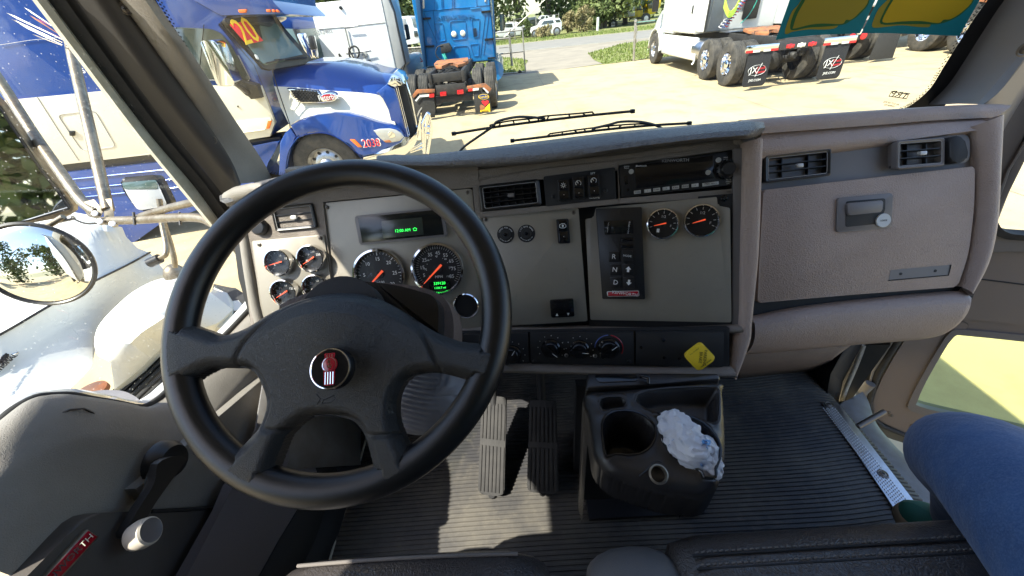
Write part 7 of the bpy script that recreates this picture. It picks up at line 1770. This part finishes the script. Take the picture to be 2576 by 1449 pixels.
# ================================================================ PAPER SIGNS ON THE WINDSHIELD
def sign(label,outer,blob,rim1,rim2,col):
    P=Pl(WS.p+WS.n*.004,WS.n)
    t=thing('paper_sign',label,'paper sign',P.h(*outer[2]))
    extr('sheet',P.hs(outer,0),P.n*.0006,'paper_teal',t)
    extr('printed_shadow',P.hs(cr2(rim2,4,True),.0012),P.n*.0002,'paper_olive',t)
    extr('printed_edge',P.hs(cr2(rim1,4,True),.0016),P.n*.0002,'paper_green',t)
    extr('printed_shape',P.hs(cr2(blob,4,True),.0020),P.n*.0002,col,t)
q3=lambda x,y:((3100+x/2.764)/1.5652,(y/2.764)/1.5652); q4=lambda x,y:((2500+x/3.22)/1.5652,(y/3.22)/1.5652)
sign('left teal paper sign with dull yellow rounded figure stuck to top of windshield',[q4(2000,-80),q4(1960,0),q4(1785,505),q3(0,410),q3(300,380),q3(790,360),q3(955,0),q3(1010,-120)],
  [q4(2010,330),q4(2060,180),q4(2150,20),q4(2250,-120),q3(760,-200),q3(880,0),q3(770,150),q3(690,215),q3(640,215),q3(590,260),q3(400,255),q3(250,268),q3(75,310)],
  [q4(1970,320),q4(2020,160),q4(2110,10),q4(2200,-150),q3(780,-220),q3(895,0),q3(785,160),q3(690,225),q3(600,270),q3(400,290),q3(230,300),q3(60,330)],
  [q4(1900,410),q4(1930,300),q4(1990,150),q4(2070,60),q4(2150,-60),q3(300,-150),q3(600,100),q3(560,270),q3(460,318),q3(230,320),q3(60,345),q4(1930,432)],'paper_olive')
sign('right teal paper sign with bright yellow rounded figure stuck to top of windshield',[q3(1040,-120),q3(985,0),q3(805,360),q3(1100,358),q3(1870,390),q3(2090,0),q3(2150,-120)],
  [q3(1050,245),q3(1060,160),q3(1160,-10),q3(1260,-150),q3(1950,-150),q3(2015,0),q3(1900,130),q3(1780,205),q3(1700,215),q3(1640,250),q3(1450,228),q3(1250,232)],
  [q3(1020,262),q3(1040,150),q3(1130,-10),q3(1230,-160),q3(1970,-160),q3(2030,0),q3(1910,140),q3(1790,215),q3(1640,262),q3(1450,262),q3(1250,262)],
  [q3(930,298),q3(945,200),q3(1000,90),q3(1090,0),q3(1180,-100),q3(1500,0),q3(1560,262),q3(1470,295),q3(1250,275),q3(1080,290)],'paper_yellow')
# ================================================================ WIPERS
z8=lambda x,y:((1500+x/1.61)/1.5652,(400+y/1.61)/1.5652)
PWp=Pl(WS.p-WS.n*.035,WS.n)
def wiper(label,blade,armpts,slots,base):
    t=thing('wiper',label,'windshield wiper',PWp.h(*blade[0]))
    b=[PWp.h(*z8(*p)) for p in blade]
    tube('blade',cr(b,6),[.0034]*(len(cr(b,6))),'wiper_black',t,8)
    for a_ in (0,-1): box('blade_tip',b[a_],(.012,.010,.010),'black',t,bev=.002)
    up=[PWp.h(*z8(*p)) for p in slots]; tube('bridge_rail',cr(up,5),.0022,'wiper_black',t,6)
    m_=len(up)
    for k in range(9):
        f=k/8; p=up[0].lerp(up[-1],f) ; 
        i=f*(m_-1); i0=min(int(i),m_-2); p=up[i0].lerp(up[i0+1],i-i0)
        d=(b[-1]-b[0]).normalized(); s=(p-b[0]).dot(d)/((b[-1]-b[0]).length); q=b[0].lerp(b[-1],s)
        # nearest blade point
        bl=cr(b,6); q=min(bl,key=lambda w_:(w_-p).length)
        tube('bridge_post',[p,q],.0022,'wiper_black',t,5)
    ar=[PWp.h(*z8(*p)) for p in armpts]; tube('arm',cr(ar,5),.0055,'wiper_black',t,8,flat=.6)
    return t
wiper('black wiper blade farther from the dash, left of the pair, with arm running down left',[(462,203),(700,165),(1000,125),(1300,90),(1595,61)],[(500,315),(545,272),(700,165),(740,125),(860,98),(960,100),(1040,108)],[(690,150),(800,125),(950,108),(1040,92),(1240,76),(1340,66)],None)
wiper('black wiper blade nearer the dash, right of the pair, just above the pad',[(833,248),(1100,216),(1400,180),(1700,152),(1955,137)],[(1335,172),(1440,148),(1520,128),(1640,128),(1740,150),(1820,190)],[(1070,204),(1200,185),(1300,172),(1420,158),(1560,145),(1700,140)],None)
# ================================================================ RIGHT PILLAR
pr=thing('right_pillar','grey windshield pillar on the passenger side with one recessed screw','pillar',(1.05,.95,1.9))
a0=cr([WS.h(a,b,.012) for a,b in ((2600,-60),(2540,0),(2485,80),(2440,150),(2395,215),(2345,264))],4)
a1=cr([PY(.86,a,b) for a,b in ((2720,-60),(2660,0),(2600,85),(2555,150),(2500,215),(2458,262))],4)
a2=cr([PY(.84,a,b) for a,b in ((2740,-40),(2690,0),(2612,100),(2568,160),(2515,230),(2468,266))],4)
a3=cr([PY(.87,a,b) for a,b in ((2800,-30),(2740,30),(2650,120),(2590,190),(2530,275),(2495,330))],4)
a4=cr([PY(.95,a,b) for a,b in ((2830,0),(2760,60),(2670,150),(2600,215),(2545,300),(2500,385))],4)
loft('pillar_cover',[[p+V((0,.02,0)) for p in a0],a0,[a.lerp(b,.5)+V((0,-.012,.004)) for a,b in zip(a0,a1)],a1],'trim_smooth',pr,60)
loft('pillar_edge',[a1,[a.lerp(b,.5)+V((0,-.01,0)) for a,b in zip(a1,a2)],a2,a3,a4,[p+V((.02,.1,0)) for p in a4]],'trim_smooth',pr,50)
sp0=PY(.86,2541,119); scr(sp0+V((-.01,-.035,.0)),V((-.2,-.95,0)),pr,.0095)
# ================================================================ RIGHT DOOR, swung open
PD=Pl((1.2,.95,0),(-.39,-.92,0))
dr=thing('passenger_door','brown passenger door swung wide open with a lower peep window','door',(1.25,.93,1.4))
def pdx(name,q,f,b,m,rad=0,bev=.003,par=dr): return slab(name,PD,q,f,b,m,par,bev,rad)
def ringdoor(name,P,outer,inner,front,depth,m):
    bm=bmesh.new(); o=P.hs(outer,front); i=P.hs(inner,front)
    O=[bm.verts.new(p) for p in o]; I=[bm.verts.new(p) for p in i]; O2=[bm.verts.new(p-P.n*depth) for p in o]; I2=[bm.verts.new(p-P.n*depth) for p in i]; n=len(O)
    for k in range(n):
        j=(k+1)%n; bm.faces.new((O[k],O[j],I[j],I[k])); bm.faces.new((I[k],I[j],I2[j],I2[k])); bm.faces.new((O[j],O[k],O2[k],O2[j])); bm.faces.new((O2[k],O2[j],I2[j],I2[k]))
    return frombm(name,bm,m,dr,40)
# lower door around the peep window
def lerp2(p,q,t): return (p[0]+(q[0]-p[0])*t,p[1]+(q[1]-p[1])*t)
inn=cr2([(2400,848),(2430,845),(2576,860),(2760,880),(2780,1000),(2740,1120),(2576,1085),(2380,1040),(2312,1022),(2308,1010),(2330,960),(2370,890)],2,True)
outn=cr2([(2330,805),(2440,800),(2620,815),(2860,830),(2900,1000),(2860,1230),(2576,1180),(2350,1115),(2215,1060),(2195,1020),(2220,950),(2280,850)],2,True)
ringdoor('lower_panel',PD,outn,inn,.0,.035,'door_right')
inn2=cr2([(2392,835),(2430,830),(2590,845),(2780,865),(2805,1000),(2765,1140),(2576,1105),(2370,1055),(2292,1035),(2287,1012),(2315,955),(2362,875)],2,True)
ringdoor('peep_gasket',PD,inn2,inn,.006,.02,'trim_smooth')
g_=PD.hs(inn,-.015); mesh('peep_glass',g_,[list(range(len(g_)))],'glass_peep',dr,0)
oo=cr2([(2180,1080),(2160,1035),(2175,960),(2240,850),(2300,790),(2350,790),(2330,805),(2280,850),(2220,950),(2195,1020),(2215,1060),(2350,1115),(2576,1180),(2860,1230),(2880,1260),(2576,1205),(2340,1135)],2,True)
pdx('door_edge',oo,-.004,-.05,'door_metal',bev=.001)
tube('door_seal',PD.hs([(2330,800),(2262,850),(2208,935),(2186,1010),(2192,1048),(2220,1072),(2345,1122),(2576,1192)],.004),.010,'rubber',dr,8)
tube('door_bead',PD.hs([(2318,800),(2250,850),(2196,935),(2174,1012)],.006),.004,'body_grey',dr,6)
pdx('upper_panel',[(2395,590),(2470,590),(2530,602),(2700,612),(2950,630),(2950,900),(2600,815),(2440,800),(2330,805),(2300,790),(2340,690)],.008,-.03,'door_right',bev=.006)
tube('panel_seam',PD.hs([(2380,690),(2450,700),(2576,716),(2700,735)],.0085),.0022,'black_matte',dr,6)
lathe('screw_cap',PD.h(2410,822,.001),PD.n,[(.022,0),(.021,.002),(0,.002)],'door_right',dr,28); 
u_,v_=PD.u,PD.v; cc=PD.h(2410,822,.002); tube('cap_groove',[cc+(u_*math.cos(a)+v_*math.sin(a))*.022 for a in [i*math.pi/12 for i in range(24)]],.001,'door_dark',dr,5,closed=True)
# window frame and sill
pdx('window_sill',[(2476,565),(2500,580),(2530,592),(2576,600),(2750,612),(2950,630),(2950,660),(2576,628),(2440,640),(2455,600)],.018,-.03,'trim_smooth',bev=.006)
pdx('window_seal',cr2([(2494,575),(2502,590),(2530,602),(2576,606),(2760,620),(2760,606),(2576,592),(2540,588),(2518,575),(2512,560)],2,True),.024,-.01,'rubber',bev=.001)
pdx('window_frame',[(2750,0),(2680,60),(2576,238),(2524,330),(2498,392),(2470,560),(2476,600),(2512,560),(2540,480),(2600,340),(2760,120),(2850,60)],.010,-.035,'trim_smooth',bev=.006)
tube('frame_ridge',PD.hs([(2620,290),(2576,360),(2535,430),(2495,540)],.013),.004,'body_grey',dr,6)
tube('frame_seal',PD.hs([(2700,150),(2600,310),(2576,352),(2520,470),(2480,575)],.011),.003,'rubber',dr,6)
gg=PD.hs([(2500,585),(2512,540),(2600,330),(2850,40),(3100,60),(3000,640),(2576,600)],-.01); mesh('window_glass',gg,[list(range(len(gg)))],'glass_door',dr,0)
for a in ((2241,1045),(2295,1070),(2235,1038)): scr(PD.h(*a,.0),PD.n,dr,.006)
# hinges and front edge of door opening
for (x0,y0,x1,y1) in ((2170,985,2190,965),(2182,900,2205,878)):
    tube('hinge',[PD.h(x0,y0,.02),PD.h(x1,y1,.02)],.016,'body_grey',dr,12)
tube('door_strap',[PZ(fl+.03,2158,1073),PZ(fl+.06,2225,1035)],.008,'screw',dr,8)
# right door opening: pillar post, sill, tread plate
op=thing('door_opening','grey metal passenger door opening with thin light coloured post and curved lower corner','door frame',(1.05,.8,1.1))
postl=[PX(1.06,a,b) for a,b in ((2172,868),(2150,925),(2128,975),(2112,1022))]
tube('post_edge',postl,.0075,'pillar_white',op,8)
loft('hinge_pillar',[[PX(1.06,2172,868),PX(1.06,2110,1022)],[PX(1.085,2240,868),PX(1.085,2130,1022)],[V((1.13,1.02,1.62)),V((1.13,1.0,1.02))],[V((1.13,1.3,1.62)),V((1.13,1.3,1.02))]],'door_metal',op,30)
loft('inner_kick',[[PX(1.05,2172,860),PX(1.05,2120,960),PX(1.05,2108,1020)],[PX(.98,2140,850),PX(.98,2090,940),PX(.98,2078,1000)],[V((.985,1.15,1.6)),V((.985,1.15,1.3)),V((.985,1.1,1.1))]],'black_matte',op,40,thick=.003)
sc1=cr([PZ(fl-.02,a,b) for a,b in ((2112,1020),(2130,1010),(2160,1060),(2230,1150),(2300,1240),(2380,1330))],4)
sc2=cr([PZ(fl-.03,a,b) for a,b in ((2170,985),(2185,1010),(2205,1065),(2255,1125),(2320,1185),(2420,1290))],4)
sc3=[p+V((.02,-.0,-.10)) for p in sc2]
loft('sill',[[p+V((-.03,0,0)) for p in sc1],sc1,[a.lerp(b,.5)+V((0,0,.004)) for a,b in zip(sc1,sc2)],sc2,sc3],'body_grey',op,50)
tp=thing('tread_plate','embossed aluminium tread strip screwed along the edge of the ribbed floor','tread plate',PZ(fl,2170,1120))
q=[(2066,1010),(2104,1010),(2116,1022),(2284,1240),(2330,1300),(2262,1300),(2228,1246)]
b0=[PZ(fl+.012,*p) for p in q]
extr('plate',b0,V((0,0,-.004)),'aluminium',tp,.0008)
bm=bmesh.new(); A0,B0=PZ(fl+.0122,2085,1024),PZ(fl+.0122,2290,1290); L=(B0-A0); W_=V((-L.y,L.x,0)).normalized(); Ld=L.normalized(); nL=int(L.length/.0068)
wid=.046
for i in range(nL):
    for j in range(6):
        c=A0+Ld*(i+.5+(j%2)*.5)*.0068+W_*((j-2.5)*.0066-.002); bm_lathe(bm,c,(0,0,1),[(.0024,0),(.0014,.0012),(0,.0015)],5,False)
frombm('embossing',bm,'aluminium',tp,60)
for a in ((2086,1018),(2221,1192)): scr(PZ(fl+.0125,*a),V((0,0,1)),tp,.009)
# left tread strip and the darker kick panels left of the pedals
tl=thing('floor_trim','thin white twisted edge strip along the left side of the ribbed floor','floor trim',PZ(fl,880,1240))
tube('edge_strip',[PZ(fl+.012,*p) for p in ((922,1100),(905,1160),(878,1240),(838,1378),(820,1440))],.0035,'pillar_white',tl,8)
kp1=thing('kick_panel','smooth grey carpeted side riser between driver door and floor','side panel',(-.6,.3,1.2))
extr('panel',[PX(-.60,*p) for p in ((585,1220),(560,1282),(420,1540),(600,1540),(700,1360),(790,1230),(800,1195),(790,1100),(740,1080),(690,1110))],V((-.02,0,0)),'carpet',kp1,.003)
loft('riser',[[PX(-.60,760,1075),PX(-.60,800,1195),PX(-.60,700,1360),PX(-.60,600,1540)],[PZ(fl+.05,770,1060),PZ(fl+.05,850,1190),PZ(fl+.05,790,1360),PZ(fl+.05,700,1540)],[PZ(fl+.01,905,1085),PZ(fl+.01,905,1170),PZ(fl+.01,845,1360),PZ(fl+.01,790,1500)]],'black_matte',kp1,30,thick=.004)
loft('front_riser',[[PX(-.62,660,960),PX(-.62,640,1080),PX(-.62,600,1180)],[PX(-.60,740,960),PX(-.60,750,1080),PX(-.60,740,1180)],[PZ(fl+.01,850,960),PZ(fl+.01,905,1085),PZ(fl+.01,905,1170)]],'body_grey',kp1,30,thick=.004)
